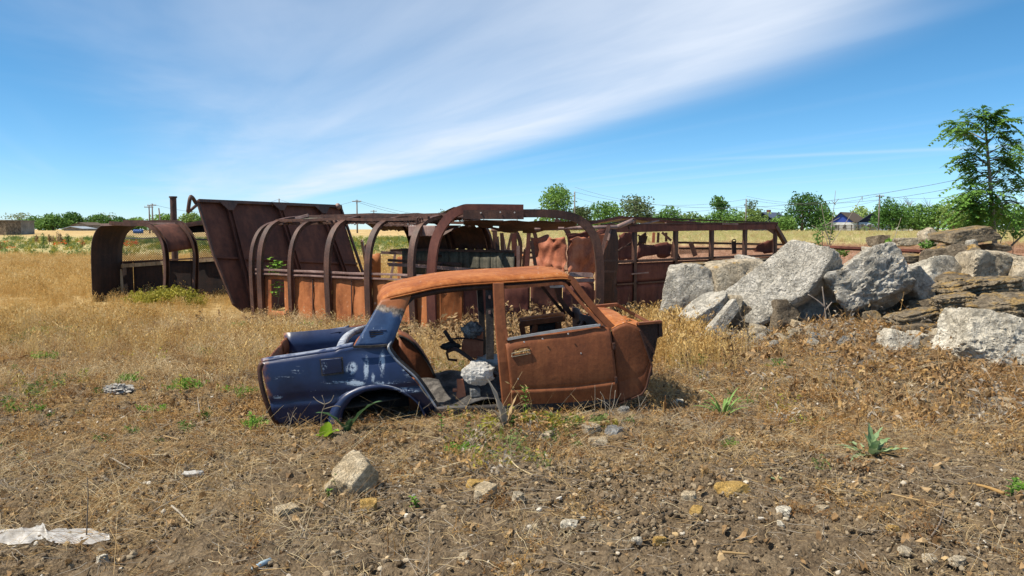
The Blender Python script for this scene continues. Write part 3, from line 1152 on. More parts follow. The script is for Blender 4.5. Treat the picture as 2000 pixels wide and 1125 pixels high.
# --- front wing stub
fp = [((1208, 788), (1195, 643)), ((1225, 782), (1207, 636)), ((1243, 776), (1222, 630.5)), ((1253, 770), (1240, 636)), ((1262, 757), (1249, 645)), ((1273, 716), (1255, 662))]
fpl = [(L(b), L(t)) for b, t in fp]
rows, cols = ruled(fpl, 40, 22, lambda t, x, z: -0.012 * math.sin(math.pi * (0.15 + 0.8 * t)) + 0.006 * math.exp(-((t - 0.28) / 0.015) ** 2) + 0.010 * abs(math.sin(x * 7 + z * 3)) * math.sin(z * 9))
wing = obj('front_wing', MB().grid(rows), M['rust_door'], car, True, 0.008, auto=18)
mb = MB()
shp = rows[-1]
mb.grid([[p + EY * a + EZ * b for p in shp] for a, b in ((0.0, 0.002), (0.012, 0.006), (0.08, 0.004), (0.16, -0.004), (0.18, -0.03))])
obj('wing_top', mb, M['rust_roof'], car, False, 0.008)
mb = MB()
mb.bar([cp(1249, 645, -.02), cp(1273, 714, -.02), cp(1262, 757, -.02), cp(1253, 770, -.02), cp(1209, 788, -.02)], EY, 0.035, 0.01)
obj('wing_flange', mb, M['rust_dark'], car)
# inner wing and the torn front plate
mb = MB()
mb.prism([cp(px, py, 0.10) for px, py in ((1244, 632), (1290, 628), (1292, 657), (1284, 661), (1280, 684), (1273, 705), (1275, 732), (1262, 742), (1252, 690))], EY * 0.02)
iw = obj('inner_wing', mb, M['rust_dark'], car)
mb = MB()
mb.bar([cp(1246, 632, .09), cp(1291, 628, .09)], EY, 0.06, 0.02)
obj('inner_wing_flange', mb, M['rust_door'], iw)
mb = MB()
mb.bar([cp(1288, 629, .11), cp(1289, 657, .11)], EY, 0.05, 0.03)
mb.bar([cp(1280, 665, .11), cp(1276, 690, .11), cp(1270, 700, .11), cp(1275, 706, .1)], EY, 0.03, 0.015)
obj('torn_bracket', mb, M['rust_dark'], iw)
mb = MB()
fx1 = L((1230, 640))[0]
mb.grid([[cw(fx1 - 0.18 + 0.04 * math.sin(y * 6), y, z) for y in np.linspace(0.04, WID - .04, 10)] for z in np.linspace(0.05, 0.62, 6)])
obj('firewall', mb, M['rust_dark'], car, True, 0.015)
# scuttle, dash tops and curled hood remains
mb = MB()
cow = [(1196, 639, .08), (1187, 622, .3), (1178, 612, .6), (1168, 606, .9), (1158, 602, 1.2), (1150, 600, 1.42)]
cw1 = smooth_path([cp(*q) for q in cow], 18)
mb.grid([[p + EX * a + EZ * b for p in cw1] for a, b in ((-0.03, -0.05), (-0.015, -0.004), (0.04, 0.002), (0.10, -0.010), (0.15, -0.016), (0.17, -0.04))])
obj('scuttle', mb, M['rust_roof'], car, False, 0.008)
mb = MB()
mb.bar([cp(1152, 600, 1.40), cp(1180, 597, 1.40), cp(1206, 594.5, 1.40)], EY, 0.06, 0.03)
mb.bar([cp(1206, 596, 1.40), cp(1240, 615, 1.40), cp(1268, 630, 1.3)], EY, 0.05, 0.03)
obj('far_wing_edge', mb, M['rust_door'], car)
mb = MB()
mb.grid([[cw(fx1 + x + .02 * math.sin(y * 13), y, 0.535 - 0.16 * x + 0.020 * (abs(((x * 9 + y * 3.1) % 1) - .5) - .25) + .018 * math.sin(y * 9 + x * 5)) for x in np.linspace(-0.08, 0.40, 14)] for y in np.linspace(0.22, WID - .1, 22)],
        lambda i, j: j > 9 and (i * 5 + j * 3) % 7 < 2)
obj('crumpled_hood_plate', mb, M['rust_roof'], car, False, 0.006)

# --- A pillars, windscreen frame
mb = MB()
mb.bar(smooth_path([cp(1108, 543, .12), cp(1117, 547, .115), cp(1126, 560, .10), cp(1150, 591, .075), cp(1176, 621, .05), cp(1196, 641, .03)], 14), EY, 0.05, 0.055)
obj('front_pillar', mb, M['rust_door'], car, True, auto=40)
mb = MB()
mb.bar([cp(1084, 553, 1.37), cp(1094, 585, 1.40), cp(1112, 610, 1.42), cp(1124, 620, 1.42)], EY, 0.05, 0.045)
obj('far_front_pillar', mb, M['rust_dark'], car)
mb = MB()
mb.bar([cp(1056, 556, 1.38), cp(1078, 584, 1.43), cp(1103, 613, 1.46)], EY, 0.03, 0.03)
mb.bar([cp(1056, 556, 1.38), cp(1026, 557, 1.38)], EY, 0.03, 0.03)
obj('far_window_frame', mb, M['rust_dark'], car)
mb = MB()
mb.bar([cp(1103, 549, .2), cp(1097, 545, .75), cp(1086, 548, 1.35)], EX, 0.07, 0.02)
obj('windscreen_header', mb, M['rust_door'], car)
mb = MB()
mb.bar([cp(1074, 560.5, 1.2), cp(1104, 559, 1.2)], EY, 0.03, 0.02)
obj('mirror_bracket', mb, M['bare_metal'], car)
# --- dashboard carcass with its openings, far side
mb = MB()
dt = [(1014, 626, 1.30), (1040, 621, 1.25), (1070, 617, 1.22), (1100, 613.5, 1.2)]
ds = smooth_path([cp(*q) for q in dt], 14)
mb.grid([[p + EX * 0 + EY * a + EZ * b for p in ds] for a, b in ((0.10, -0.02), (0.05, 0.01), (0.0, 0.015), (-0.06, 0.0), (-0.09, -0.03), (-0.09, -0.06))])
dash = obj('dashboard', mb, M['rust_roof'], car, True, 0.012)
mb = MB()
for a, b in (((1018, 632), (1024, 662)), ((1046, 634), (1042, 655)), ((1090, 630), (1090, 652))):
    mb.bar([cp(*a, 1.13), cp(*b, 1.13)], EX, 0.05, 0.03)
mb.bar([cp(1016, 632, 1.125), cp(1100, 622, 1.105)], EY, 0.03, 0.05)
mb.bar([cp(1024, 657, 1.13), cp(1100, 646, 1.13)], EY, 0.03, 0.05)
obj('dashboard_frame', mb, M['rust_door'], dash)
mb = MB()
mb.box(cp(1066, 645, 1.18), EX * 0.16, EY * 0.01, EZ * 0.07)
obj('glovebox_back', mb, M['soot'], dash)
mb = MB()
mb.tube([cp(1130, 640, .6), cp(1143, 625, .75), cp(1160, 616, .85)], 0.018, 8)
mb.tube([cp(1128, 632, .9), cp(1150, 612, 1.0)], 0.012, 6)
obj('steering_column', mb, M['rust_dark'], car)

# --- sill and floor
mb = MB()
mb.bar([cp(846, 806, 0.01), cp(900, 803, 0.01), cp(1000, 797, 0.01), cp(1206, 784, 0.01)], EY, 0.08, 0.07)
obj('sill', mb, M['soot'], car, False, 0, bevel=0.012)
mb = MB()
mb.bar([cp(853, 797, -.02), cp(912, 793.5, -.02)], EY, 0.012, 0.016)
obj('sill_strip', mb, M['chrome'], car)
mb = MB()
fr = []
for y in np.linspace(0.06, WID - 0.06, 16):
    fr.append([cw(x, y, 0.05 + 0.03 * math.sin(x * 11 + y * 7) + 0.02 * math.sin(y * 17 - x * 5) + (0.06 * math.exp(-((y - 0.75) / 0.14) ** 2))) for x in np.linspace(L((846, 800))[0] - 0.1, fx1 - 0.12, 34)])
mb.grid(fr)
obj('floor_pan', mb, M['ash'], car, True, 0.01)
mb = MB()
br = [cp(px, py, 0.16) for px, py in ((889, 786), (912, 786), (908, 757), (905, 740), (892, 741), (893, 760))]
mb.prism(br, EY * 0.03)
mb.tube([cp(884, 762, .18), cp(896, 761, .18)], 0.018, 8)
obj('seat_bracket', mb, M['rust_pink'], car, False, 0, bevel=0.006)
# far seat / inner wheel house: the rusty curved plate by the rear seat
mb = MB()
w = smooth_path([cp(779, 655, 1.0), cp(800, 665, 1.0), cp(820, 685, 1.0), cp(838, 712, 1.0), cp(850, 736, 1.0)], 14)
mb.grid([[p + EY * a for p in w] for a in (0.0, 0.2, 0.4)])
mb.grid([[p for p in w], [Vector((p.x, p.y, max(p.z - 0.42, 0.06))) for p in w]])
obj('inner_wheel_house', mb, M['rust_door'], car, True, 0.012)
mb = MB().bar([p - EY * .012 for p in w], EY, 0.02, 0.02)
obj('wheel_house_rim', mb, M['soot'], car, True)

# ------------------------------------------------------------------ loose things inside the car


def crumple(center, dims, seed, n=4, amp=0.28, freq=4.0):
    bm = bmesh.new()
    bmesh.ops.create_icosphere(bm, subdivisions=n, radius=1)
    P = np.array([v.co[:] for v in bm.verts])
    F = [[v.index for v in f.verts] for f in bm.faces]
    bm.free()
    fold = 1 - np.abs(vnoise(P * freq * .55 + seed, seed)) * 1.2
    fold2 = 1 - np.abs(vnoise(P * freq * 1.5 + seed * 2, seed + 3)) * 1.2
    r = 1 + amp * (1.5 * (fold - .6) + .9 * (fold2 - .6) + .35 * fbm(P * freq * 3, 2, seed))
    Q = P * r[:, None] * np.array(dims) * 0.5 + np.array(center)
    return Q, F


def film_mat():
    k = NT('white_film')
    n1 = k.noise(8, 5, 0.6)
    c = k.ramp(n1, [(0.3, (0.36, 0.34, 0.31)), (0.6, (0.68, 0.66, 0.62))])
    k.color(c)
    k.b.inputs['Roughness'].default_value = 0.45
    tr = k.n('ShaderNodeBsdfTranslucent')
    tr.inputs[0].default_value = (0.75, 0.73, 0.7, 1)
    mx = k.n('ShaderNodeMixShader')
    mx.inputs[0].default_value = 0.3
    k.l(k.b.outputs[0], mx.inputs[1])
    k.l(tr.outputs[0], mx.inputs[2])
    k.l(mx.outputs[0], k.out.inputs['Surface'])
    return k.m


M['film'] = film_mat()
c = cp(934, 729, 0.15)
Q, F = crumple(c, (0.27, 0.17, 0.21), 12, 5, .13, 2.6)
tag(obj('plastic_bag', (Q, F), M['film'], None, False, 0, loc=c), 'crumpled white plastic bag on the floor of the burnt car behind the centre pillar', 'plastic bag')
c = cp(965, 708, 0.5)
Q, F = crumple(c, (0.34, 0.2, 0.14), 8)
tag(obj('plastic_sheet', (Q, F), M['film'], None, True, 0, loc=c), 'pale crumpled plastic sheet half hidden behind the rusty centre pillar', 'plastic sheet')
c = cp(928, 766, 0.14)
mb = MB().box(c, EX * 0.042, EY * 0.04, EZ * 0.036)
tag(obj('concrete_cube', mb, M['grey_slab'], None, False, 0, loc=c, bevel=0.008), 'small grey cube of concrete on the car floor below the white bag', 'concrete block')

seat = thing('seat_frame', 'charred seat frame with torn cloth and a lever in the open rear doorway', 'seat frame', cp(910, 700, .75))
mb = MB()
mb.tube([cp(868, 646, .7), cp(880, 664, .7), cp(893, 676, .7)], 0.018, 8)
obj('lever', mb, M['soot'], seat)
mb = MB()
mb.bar(smooth_path([cp(874, 686, .6), cp(890, 682, .55), cp(912, 696, .4), cp(940, 716, .28), cp(968, 735, .2)], 14), EY, 0.05, 0.028)
mb.bar([cp(880, 662, .7), cp(915, 660, .7), cp(945, 665, .7)], EY, 0.02, 0.014)
mb.bar([cp(872, 688, .6), cp(876, 702, .6), cp(893, 704, .6)], EY, 0.02, 0.02)
obj('frame', mb, M['rust_dark'], seat)
mb = MB()
bb = [cp(px, py, .72) for px, py in ((901, 690), (903, 668), (912, 648), (925, 634), (938, 632), (944, 650), (944, 705), (925, 700))]
mb.prism(bb, EY * 0.03)
obj('back_plate', mb, M['rust_pink'], seat, False, 0, bevel=0.01)
c = cp(922, 645, .66)
Q, F = crumple(c, (0.17, 0.08, 0.13), 15, 4, 0.4, 5)
M['sooty_cloth'] = rust('sooty_cloth', (0.03, 0.03, 0.032), (0.12, 0.12, 0.125), (0.5, 0.49, 0.47), 12, 0.85, 0.4, 0.1)
obj('torn_cloth', (Q, F), M['sooty_cloth'], seat, True)
c = cp(880, 676, .66)
Q, F = crumple(c, (0.16, 0.10, 0.07), 19, 3, 0.4, 5)
obj('burnt_padding', (Q, F), M['soot'], seat, True)

# ================================================================== the wrecked bus bodies


def chain_sheet(P, u, v, nu, nv, w, diag=True):
    """woven wire: thin flat strips crossing on the sheet P + s*u + t*v (s,t in 0..1); returns a builder"""
    mb = MB()
    P, u, v = Vector(P), Vector(u), Vector(v)
    n = u.cross(v).normalized()

    def strip(a, b):
        d = (b - a).normalized()
        s = d.cross(n) * w / 2
        mb.add([a - s, a + s, b + s, b - s], [(0, 1, 2, 3)])
        m = n * w / 2
        mb.add([a - m, a + m, b + m, b - m], [(0, 1, 2, 3)])
    if diag:
        asp = u.length / v.length
        step = v.length / nv
        k = -nv
        N = int(u.length / step) + 1
        for i in range(-nv, N):
            s0 = i * step
            for sg in (0, 1):
                # line from (s0,0) to (s0+|v|, |v|), clipped to 0..|u|
                a, b = s0, s0 + v.length
                ta, tb = 0.0, 1.0
                if a < 0:
                    ta = -a / (b - a)
                if b > u.length:
                    tb = (u.length - a) / (b - a)
                if tb <= ta:
                    continue
                sa, sb = (a + (b - a) * ta) / u.length, (a + (b - a) * tb) / u.length
                if sg:
                    ta, tb = 1 - ta, 1 - tb
                strip(P + u * sa + v * ta, P + u * sb + v * tb)
    else:
        for i in range(nu + 1):
            strip(P + u * (i / nu), P + u * (i / nu) + v)
        for i in range(nv + 1):
            strip(P + v * (i / nv), P + v * (i / nv) + u)
    return mb


def on_line(px, A, B):
    """ground point (x,y) on the line A-B under the bearing px"""
    k = (px - 1000) / FOC
    # (A + t(B-A)).x = k * y  (depth taken as y, pitch is small)
    dx, dy = B[0] - A[0], B[1] - A[1]
    t = (k * A[1] - A[0]) / (dx - k * dy)
    return Vector((A[0] + t * dx, A[1] + t * dy, 0))


def wavy(A, B, z0, z1, nu=24, nv=12, amp=0.03, seed=0, out=None, skip=None, zj=0.0):
    """vertical sheet between two ground points with dents"""
    A, B = Vector(A), Vector(B)
    d = (B - A)
    d.z = 0
    n = Vector((d.y, -d.x, 0)).normalized() if out is None else Vector(out)
    ss, tt = np.meshgrid(np.linspace(0, 1, nu + 1), np.linspace(0, 1, nv + 1))
    w = fbm(np.stack([ss.ravel() * d.length * 3.0, tt.ravel() * (z1 - z0) * 2.0, np.full(ss.size, seed * 3.3)], 1), 3, seed).reshape(ss.shape)
    rows = []
    for j in range(nv + 1):
        rr = []
        for i in range(nu + 1):
            s, t = ss[j, i], tt[j, i]
            edge = 1 - (2 * s - 1) ** 4
            zz = z0 + (z1 - z0) * t
            if j == nv and zj:
                zz += zj * (w[j, i])
            p = A + d * s + n * (amp * w[j, i] * 2.2 * (0.4 + 0.6 * edge))
            rr.append(Vector((p.x, p.y, zz + (A.z + (B.z - A.z) * s))))
        rows.append(rr)
    return MB().grid(rows, skip)


# ---------- bus body with bare hoops in the middle
A0, A1 = (-4.56, 14.2), (-1.13, 12.1)
AX = Vector((A1[0] - A0[0], A1[1] - A0[1], 0)).normalized()
LAT = Vector((-AX.y, AX.x, 0))           # into the bus, away from the camera
BW = 2.3
hb = thing('bus_skeleton', 'rusty bus body stripped to bare hoops with lit orange side panels behind the car', 'bus wreck', on_line(680, A0, A1))
HOOP = [(0, -0.05), (-.03, .6), (-.035, 0.95), (-.01, 1.22), (.06, 1.45), (.2, 1.65), (.42, 1.77), (.75, 1.83), (1.15, 1.855)]
HOOPF = HOOP + [(BW - s, z) for s, z in HOOP[-2::-1]]


def hoop_path(F, prof, n=40, lat=None, k=1.0, dz=0.0, lean=0.0):
    lat = lat or LAT
    return smooth_path([Vector((F.x, F.y, 0)) + lat * s + Vector((0, 0, z * k + dz)) + AX * (lean * z) for s, z in prof], n)


hoops = [(492, 8, 0.97, .0, True), (507, 10, 1.0, .02, False), (566, 9, 0.985, .02, True), (640, 17, 1.0, .0, False), (718, 17, .99, .01, False), (806, 17, 1.0, -.02, False)]
feet = []
for px, n, k, lean, thin in hoops:
    F = on_line(px, A0, A1)
    feet.append(F)
    prof = HOOPF[:n] if n < 17 else HOOPF
    mb = MB()
    mb.channel(hoop_path(F, prof, 34 if n == 17 else 22, None, k, 0, lean), AX, 0.085 if thin else 0.115, 0.055)
    obj('hoop', mb, M['rust_frame'], hb, True, auto=40)
# lower side panels, one sheet per bay
bays = [(507, 566, .015, 1), (566, 640, .022, 2), (640, 718, .02, 3), (718, 806, .016, 4), (806, 856, .01, 5)]
for i, (pa, pb, amp, sd) in enumerate(bays):
    P, Q = on_line(pa + 3, A0, A1), on_line(pb - 2, A0, A1)
    P, Q = P + LAT * 0.06, Q + LAT * 0.06
    sk = (lambda a, b: 6 <= b <= 15 and 2 <= a <= 10) if i == 0 else None
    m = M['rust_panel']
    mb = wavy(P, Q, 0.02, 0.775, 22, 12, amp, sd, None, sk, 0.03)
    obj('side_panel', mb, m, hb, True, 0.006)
    if i in (1, 2):
        s = P.lerp(Q, 0.55)
        mb = MB().bar([s - LAT * .025 + Vector((0, 0, .05)), s - LAT * .02 + Vector((0, 0, .75))], AX, 0.018, 0.01)
        obj('panel_seam', mb, M['rust_dark'], hb)
# one small bay left of the first hoop
P, Q = on_line(494, A0, A1) + LAT * .05, on_line(505, A0, A1) + LAT * .05
obj('side_panel', wavy(P, Q, 0.02, .78, 6, 8, .01, 9), M['rust_panel'], hb, True, 0.006)
# waist rails between hoops (two per bay)
allp = [492, 507, 566, 640, 718, 806, 858]
for pa, pb in zip(allp, allp[1:]):
    for z, t in ((0.875, 0.035), (0.80, 0.028)):
        P, Q = on_line(pa, A0, A1) + LAT * 0.03, on_line(pb, A0, A1) + LAT * 0.03
        P.z = Q.z = z
        j = rnd.uniform(-.006, .006)
        mb = MB().bar([P + AX * .06, P.lerp(Q, .5) + Vector((0, 0, j)), Q - AX * .06], LAT, 0.06, t)
        obj('waist_rail', mb, M['rust_rail'], hb, False, 0, bevel=0.004)
# far wall of the same body
FA = lambda px: on_line(px, A0, A1) + LAT * (BW - 0.05)
fw = [(620, 718), (718, 806), (806, 856)]
mats = ['grey_board', 'grey_board', 'grey_board']
for (pa, pb), mm in zip(fw, mats):
    P, Q = FA(pa), FA(pb)
    d = (Q - P)
    npl = 4
    for q in range(npl):
        a, b = P + d * (q / npl + 0.004), P + d * ((q + 1) / npl - 0.004)
        mb = wavy(a, b, 0.72, 1.19, 4, 3, 0.004, q + pa)
        obj('grey_board', mb, M[mm], hb, True, 0.012)
    mb = MB().bar([P + Vector((0, 0, 1.21)), Q + Vector((0, 0, 1.21))], LAT, 0.07, 0.045)
    obj('far_waist_rail', mb, M['rust_frame'], hb)
    mb = MB().bar([P + Vector((0, 0, .68)), Q + Vector((0, 0, .70))], LAT, 0.09, 0.05)
    obj('far_floor_rail', mb, M['rust_rail'], hb)
    mb = wavy(P, Q, 0.02, .64, 12, 6, .03, int(pb))
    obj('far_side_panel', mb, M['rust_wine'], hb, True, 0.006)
# long fallen rail across the inside and the wheel arch hoop
mb = MB().bar([at(760, 517, 15.0), at(800, 518, 14.6), at(905, 526, 14.0), at(1000, 538, 13.4)], (0, 0, 1), 0.06, 0.04)
obj('fallen_rail', mb, M['rust_rail'], hb)
mb = MB().bar([at(758, 508, 15.2), at(900, 516, 14.4)], (0, 0, 1), 0.05, 0.03)
obj('fallen_rail', mb, M['rust_frame'], hb)
mb = MB().channel(smooth_path([at(868, 530, 14.9), at(872, 508, 14.9), at(862, 498, 14.9), at(848, 500, 14.9), at(838, 512, 14.9)], 14), (0, 1, 0), 0.1, 0.04)
obj('wheel_arch_hoop', mb, M['rust_dark'], hb, True)
# roof rails along the top
for pts, w, t, mt in (([(545, 437, 14.8), (603, 421, 14.9)], .10, .05, 'rust_rail'),
                      ([(602, 424, 14.9), (680, 424, 14.6)], .07, .04, 'rust_frame'),
                      ([(602, 431, 14.7), (680, 429, 14.2)], .09, .05, 'rust_rail'),
                      ([(676, 424, 14.1), (765, 424, 13.9)], .12, .05, 'rust_frame'),
                      ([(762, 427, 13.9), (862, 421, 13.6)], .11, .06, 'rust_rail'),
                      ([(545, 437, 14.75), (600, 437, 14.5), (690, 434, 14.1), (765, 432, 13.7), (850, 428, 13.2)], .05, .04, 'rust_frame')):
    mb = MB().bar([at(*p) for p in pts], (0.2, 0.9, 0), w * 1.3, t * 1.15)
    obj('roof_rail', mb, M[mt], hb, False, 0, bevel=0.005)
# woven wire and torn headliner sheets between the hoops (dense wire, seen through)


def hoop_sheet(pa, pb, s0, s1, nu, nv, sag=0.02, seed=1, thick=None):
    rows = []
    pr = [(s, z) for s, z in HOOPF[:15]]
    ln = smooth_path([Vector((s, 0, z)) for s, z in pr], 80)
    i0 = min(range(80), key=lambda i: abs(i / 79 - s0))
    i1 = min(range(80), key=lambda i: abs(i / 79 - s1))
    for j in range(nv + 1):
        q = ln[int(round(i0 + (i1 - i0) * j / nv))]
        rr = []
        for i in range(nu + 1):
            F = on_line(pa + (pb - pa) * i / nu, A0, A1)
            w = float(fbm(np.array([[i * .35, j * .35, seed * 2.2]]), 2, seed)[0])
            rr.append(Vector((F.x, F.y, 0)) + LAT * (q.x + 0.03) + Vector((0, 0, q.z - 0.03 - sag * abs(w))))
        rows.append(rr)
    return rows


def wire_rows(rows, w):
    mb = MB()
    for rr in rows:
        for a, b in zip(rr, rr[1:]):
            s = Vector((0, 0, w / 2))
            mb.add([a - s, a + s, b + s, b - s], [(0, 1, 2, 3)])
    for i in range(len(rows[0])):
        for j in range(len(rows) - 1):
            a, b = rows[j][i], rows[j + 1][i]
            s = AX * w / 2
            mb.add([a - s, a + s, b + s, b - s], [(0, 1, 2, 3)])
    return mb


for pa, pb, s0, s1, nu, nv, sd in ((645, 716, .40, .70, 42, 40, 3), (721, 803, .38, .68, 50, 42, 4)):
    tag(obj('wire_netting', wire_rows(hoop_sheet(pa, pb, s0, s1, nu, nv, .05, sd), 0.016), M['rust_dark'], hb), kind='stuff')
rows = hoop_sheet(570, 636, .48, .62, 16, 8, .05, 7)
obj('torn_headliner', MB().grid(rows, lambda i, j: i < 3 and (j * 7 + i * 3) % 5 < 2), M['rust_frame'], hb, True, 0.004)
rows = hoop_sheet(512, 556, .46, .56, 12, 5, .06, 8)
obj('torn_headliner', MB().grid(rows, lambda i, j: i < 2 and j > 5), M['grey_board'], hb, True, 0.004)
# lengthwise roof members and remains of the skin between the hoops


def roof_pt(px, s_, dz=0.0):
    z = float(np.interp(s_, [q[0] for q in HOOPF[3:14]], [q[1] for q in HOOPF[3:14]]))
    return on_line(px, A0, A1) + LAT * s_ + Vector((0, 0, z + dz))


for s_, pa, pb, w_ in ((.42, 507, 806, .06), (.80, 566, 850, .09), (1.15, 507, 850, .08), (1.6, 566, 830, .08), (1.95, 620, 850, .06)):
    pts = [roof_pt(pa + (pb - pa) * i / 5, s_, .015 * math.sin(i * 2.1 + s_ * 9)) for i in range(6)]
    obj('longeron', MB().bar(pts, LAT, w_, .05), M['rust_frame'], hb)
for pa, pb, s0, s1, sd in ((570, 636, .62, .80, 51), (645, 714, .78, .96, 52), (722, 800, .76, .92, 53), (722, 848, .92, 1.0, 54)):
    rows = hoop_sheet(pa, pb, s0, s1, 16, 10, .06, sd)
    obj('roof_skin', MB().grid(rows, lambda i, j: (i in (0, 9) and (j * 7 + sd) % 4 == 0)), M['rust_dark'], hb, True, .006)
# sagging skin over the top
rows = []
for j in range(7):
    rr = []
    for i in range(19):
        s = i / 18
        px = 756 + 180 * s
        py = 419 - 1.5 * s - 12 * math.exp(-((s - 0.74) / 0.13) ** 2) + 0.4 * math.sin(s * 20)
        p = at(px, py, 14.3 + j * 0.22)
        rr.append(p + Vector((0, 0, -0.03 * j - 0.02 * math.sin(i * .8 + j))))
    rows.append(rr)
obj('roof_skin', MB().grid(rows), M['rust_frame'], hb, True, 0.012)
# box beam with its two shackles
mb = MB().bar([at(803, 451, 12.75), at(856, 451, 12.5)], (0, 0, 1), 0.17, 0.16)
bb = obj('box_beam', mb, M['rust_rail'], hb, False, 0, bevel=0.012)
mb = MB().prism([at(803, 460, 12.72), at(812, 463, 12.72), at(860, 463, 12.4), at(900, 440, 12.3), at(860, 440, 12.4)], Vector((0, .12, 0)))
obj('beam_gusset', mb, M['rust_frame'], hb)
for px in (817, 823):
    c = at(px, 431, 12.6)
    pts = [c + Vector((math.cos(a) * 0.022, 0, math.sin(a) * 0.05)) for a in np.linspace(0, 2 * math.pi, 15)]
    obj('shackle', MB().tube(pts, 0.012, 6), M['rust_dark'], bb, True)
mb = MB().box(at(820, 437, 12.62), (0.05, 0, 0), (0, .03, 0), (0, 0, .025))
obj('shackle_seat', mb, M['rust_dark'], bb)

# ---------- big front hoop, twisted out of line
fh = thing('front_hoop', 'large rusty roof hoop with bolt holes standing widest and nearest behind the car roof', 'bus hoop', at(1010, 600, 12.3))
lp_ = smooth_path([at(852, 640, 12.15), at(850, 560, 12.15), at(853, 500, 12.15), at(862, 462, 12.2), at(882, 431, 12.25), at(905, 417, 12.3), at(930, 415, 12.32), at(1022, 416, 12.35)], 40)
mb = MB().channel(lp_, (0.2, 1, 0), 0.09, 0.13)
obj('hoop_half', mb, M['rust_wine'], fh, True, auto=40)
rp_ = smooth_path([at(1016, 424, 12.4), at(1060, 424, 12.42), at(1100, 427, 12.45), at(1128, 436, 12.5), at(1148, 455, 12.5), at(1159, 480, 12.5), at(1164, 520, 12.5), at(1164, 570, 12.5), at(1162, 640, 12.5)], 40)
mb = MB().channel(rp_, (-0.1, 1, 0), 0.09, 0.12)
obj('hoop_half', mb, M['rust_frame'], fh, True, auto=40)
mb = MB().bar([at(905, 419, 12.2), at(1023, 419.5, 12.22)], (0, 0, 1), 0.14, 0.02)
obj('splice_plate', mb, M['rust_frame'], fh)
M['hole'] = simple('hole', (0.5, 0.52, 0.55), 0.8, 0.1)
for px, py in ((939, 415.5), (977, 414.5), (1005, 415)):
    c = at(px, py, 12.18)
    obj('bolt_washer', MB().tube([c, c + Vector((0, 0.012, 0))], 0.012, 10), M['bare_metal'], fh)
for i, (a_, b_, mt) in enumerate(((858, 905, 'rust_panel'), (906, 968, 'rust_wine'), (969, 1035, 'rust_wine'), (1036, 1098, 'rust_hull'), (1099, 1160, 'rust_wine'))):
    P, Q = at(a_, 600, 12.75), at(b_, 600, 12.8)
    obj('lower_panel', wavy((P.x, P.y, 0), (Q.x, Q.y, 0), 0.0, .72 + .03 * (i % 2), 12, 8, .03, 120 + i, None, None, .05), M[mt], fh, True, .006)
obj('lower_rail', MB().bar([at(852, 548, 12.6), at(1000, 549, 12.65), at(1160, 547, 12.7)], (0, 1, 0), .06, .05), M['rust_rail'], fh)
obj('lower_rail', MB().bar([at(800, 600, 12.5), at(850, 601, 12.45)], (0, 1, 0), .06, .07), M['rust_rail'], fh)
# torn skin hanging under the front hoop
rows = []
for j in range(6):
    rr = []
    for i in range(20):
        s = i / 19
        p = at(905 + 220 * s, 430 + 3 * s + j * (2.0 + 2.8 * math.sin(s * 3.1) ** 2) + 1.2 * math.sin(i * 1.3 + j), 12.55 + j * 0.16)
        rr.append(p)
    rows.append(rr)
obj('torn_roof_skin', MB().grid(rows, lambda i, j: i > 2 and (j * 5 + i) % 7 == 0), M['rust_dark'], fh, True, 0.005)
# bits inside the arch
mb = MB().tube([at(960, 449, 14.6), at(1090, 446, 14.4), at(1206, 443.5, 14.2)], 0.035, 10)
inner = thing('bus_interior', 'slanted rusty posts and bars standing inside the front hoop above the car roof', 'bus frame', at(1010, 560, 14.5))
obj('roof_tube', mb, M['rust_rail'], inner, True)
for a, b, Y, w, mt in (((966, 452), (972, 545), 14.4, .07, 'rust_frame'), ((968, 452), (964, 545), 14.5, .05, 'rust_rail'), ((970, 462), (978, 545), 14.3, .06, 'rust_frame'),
                       ((1033, 455), (1027, 545), 14.2, .06, 'rust_wine'), ((1038, 470), (1050, 545), 14.0, .05, 'rust_dark'), ((1012, 480), (1012, 545), 14.6, .05, 'rust_rail'),
                       ((896, 448), (896, 478), 15.6, .05, 'rust_frame'), ((937, 450), (937, 520), 15.4, .05, 'rust_frame'), ((946, 450), (946, 476), 15.5, .04, 'rust_frame'),
                       ((1003, 455), (1006, 500), 15.0, .09, 'rust_wine'), ((980, 455), (982, 500), 15.3, .06, 'rust_dark')):
    mb = MB().bar([at(*a, Y), at(*b, Y)], (0, 1, 0), 0.05, w * 1.2)
    obj('post', mb, M[mt], inner)
for a, b, Y, mt in (((862, 484), (966, 477), 16.6, 'rust_dark'), ((866, 497), (1040, 493), 16.2, 'rust_frame'), ((980, 506), (1040, 503), 15.9, 'rust_dark')):
    obj('rail', MB().bar([at(*a, Y), at(*b, Y - .3)], (0, 1, 0), 0.06, 0.045), M[mt], inner)
for i, px in enumerate((878, 892, 906, 925, 945, 960, 985, 1002, 1020)):
    P, Q = at(px, 536, 16.0), at(px + (14 if i % 2 else 10), 536, 15.95)
    zt = at(px, 497, 16.0).z
    mb = wavy((P.x, P.y, 0), (Q.x, Q.y, 0), 0.3, zt + rnd.uniform(-.05, .02), 3, 4, .008, i + 40)
    obj('board', mb, M[('rust_panel', 'tan_board', 'grey_board', 'rust_wine')[i % 4]], inner, True, 0.01)
mb = MB().box(at(885, 496.5, 14.9), (0.045, 0, 0), (0, .03, 0), (0, 0, .015))
obj('pale_bracket', mb, M['bare_metal'], inner)
for a, b in (((866, 482), (872, 437)), ((905, 442), (933, 492)), ((920, 458), (933, 486))):
    obj('brace', MB().bar([at(*a, 15.6), at(*b, 15.4)], (0, 1, 0), 0.04, 0.035), M['rust_dark'], inner)
gq = random.Random(41)
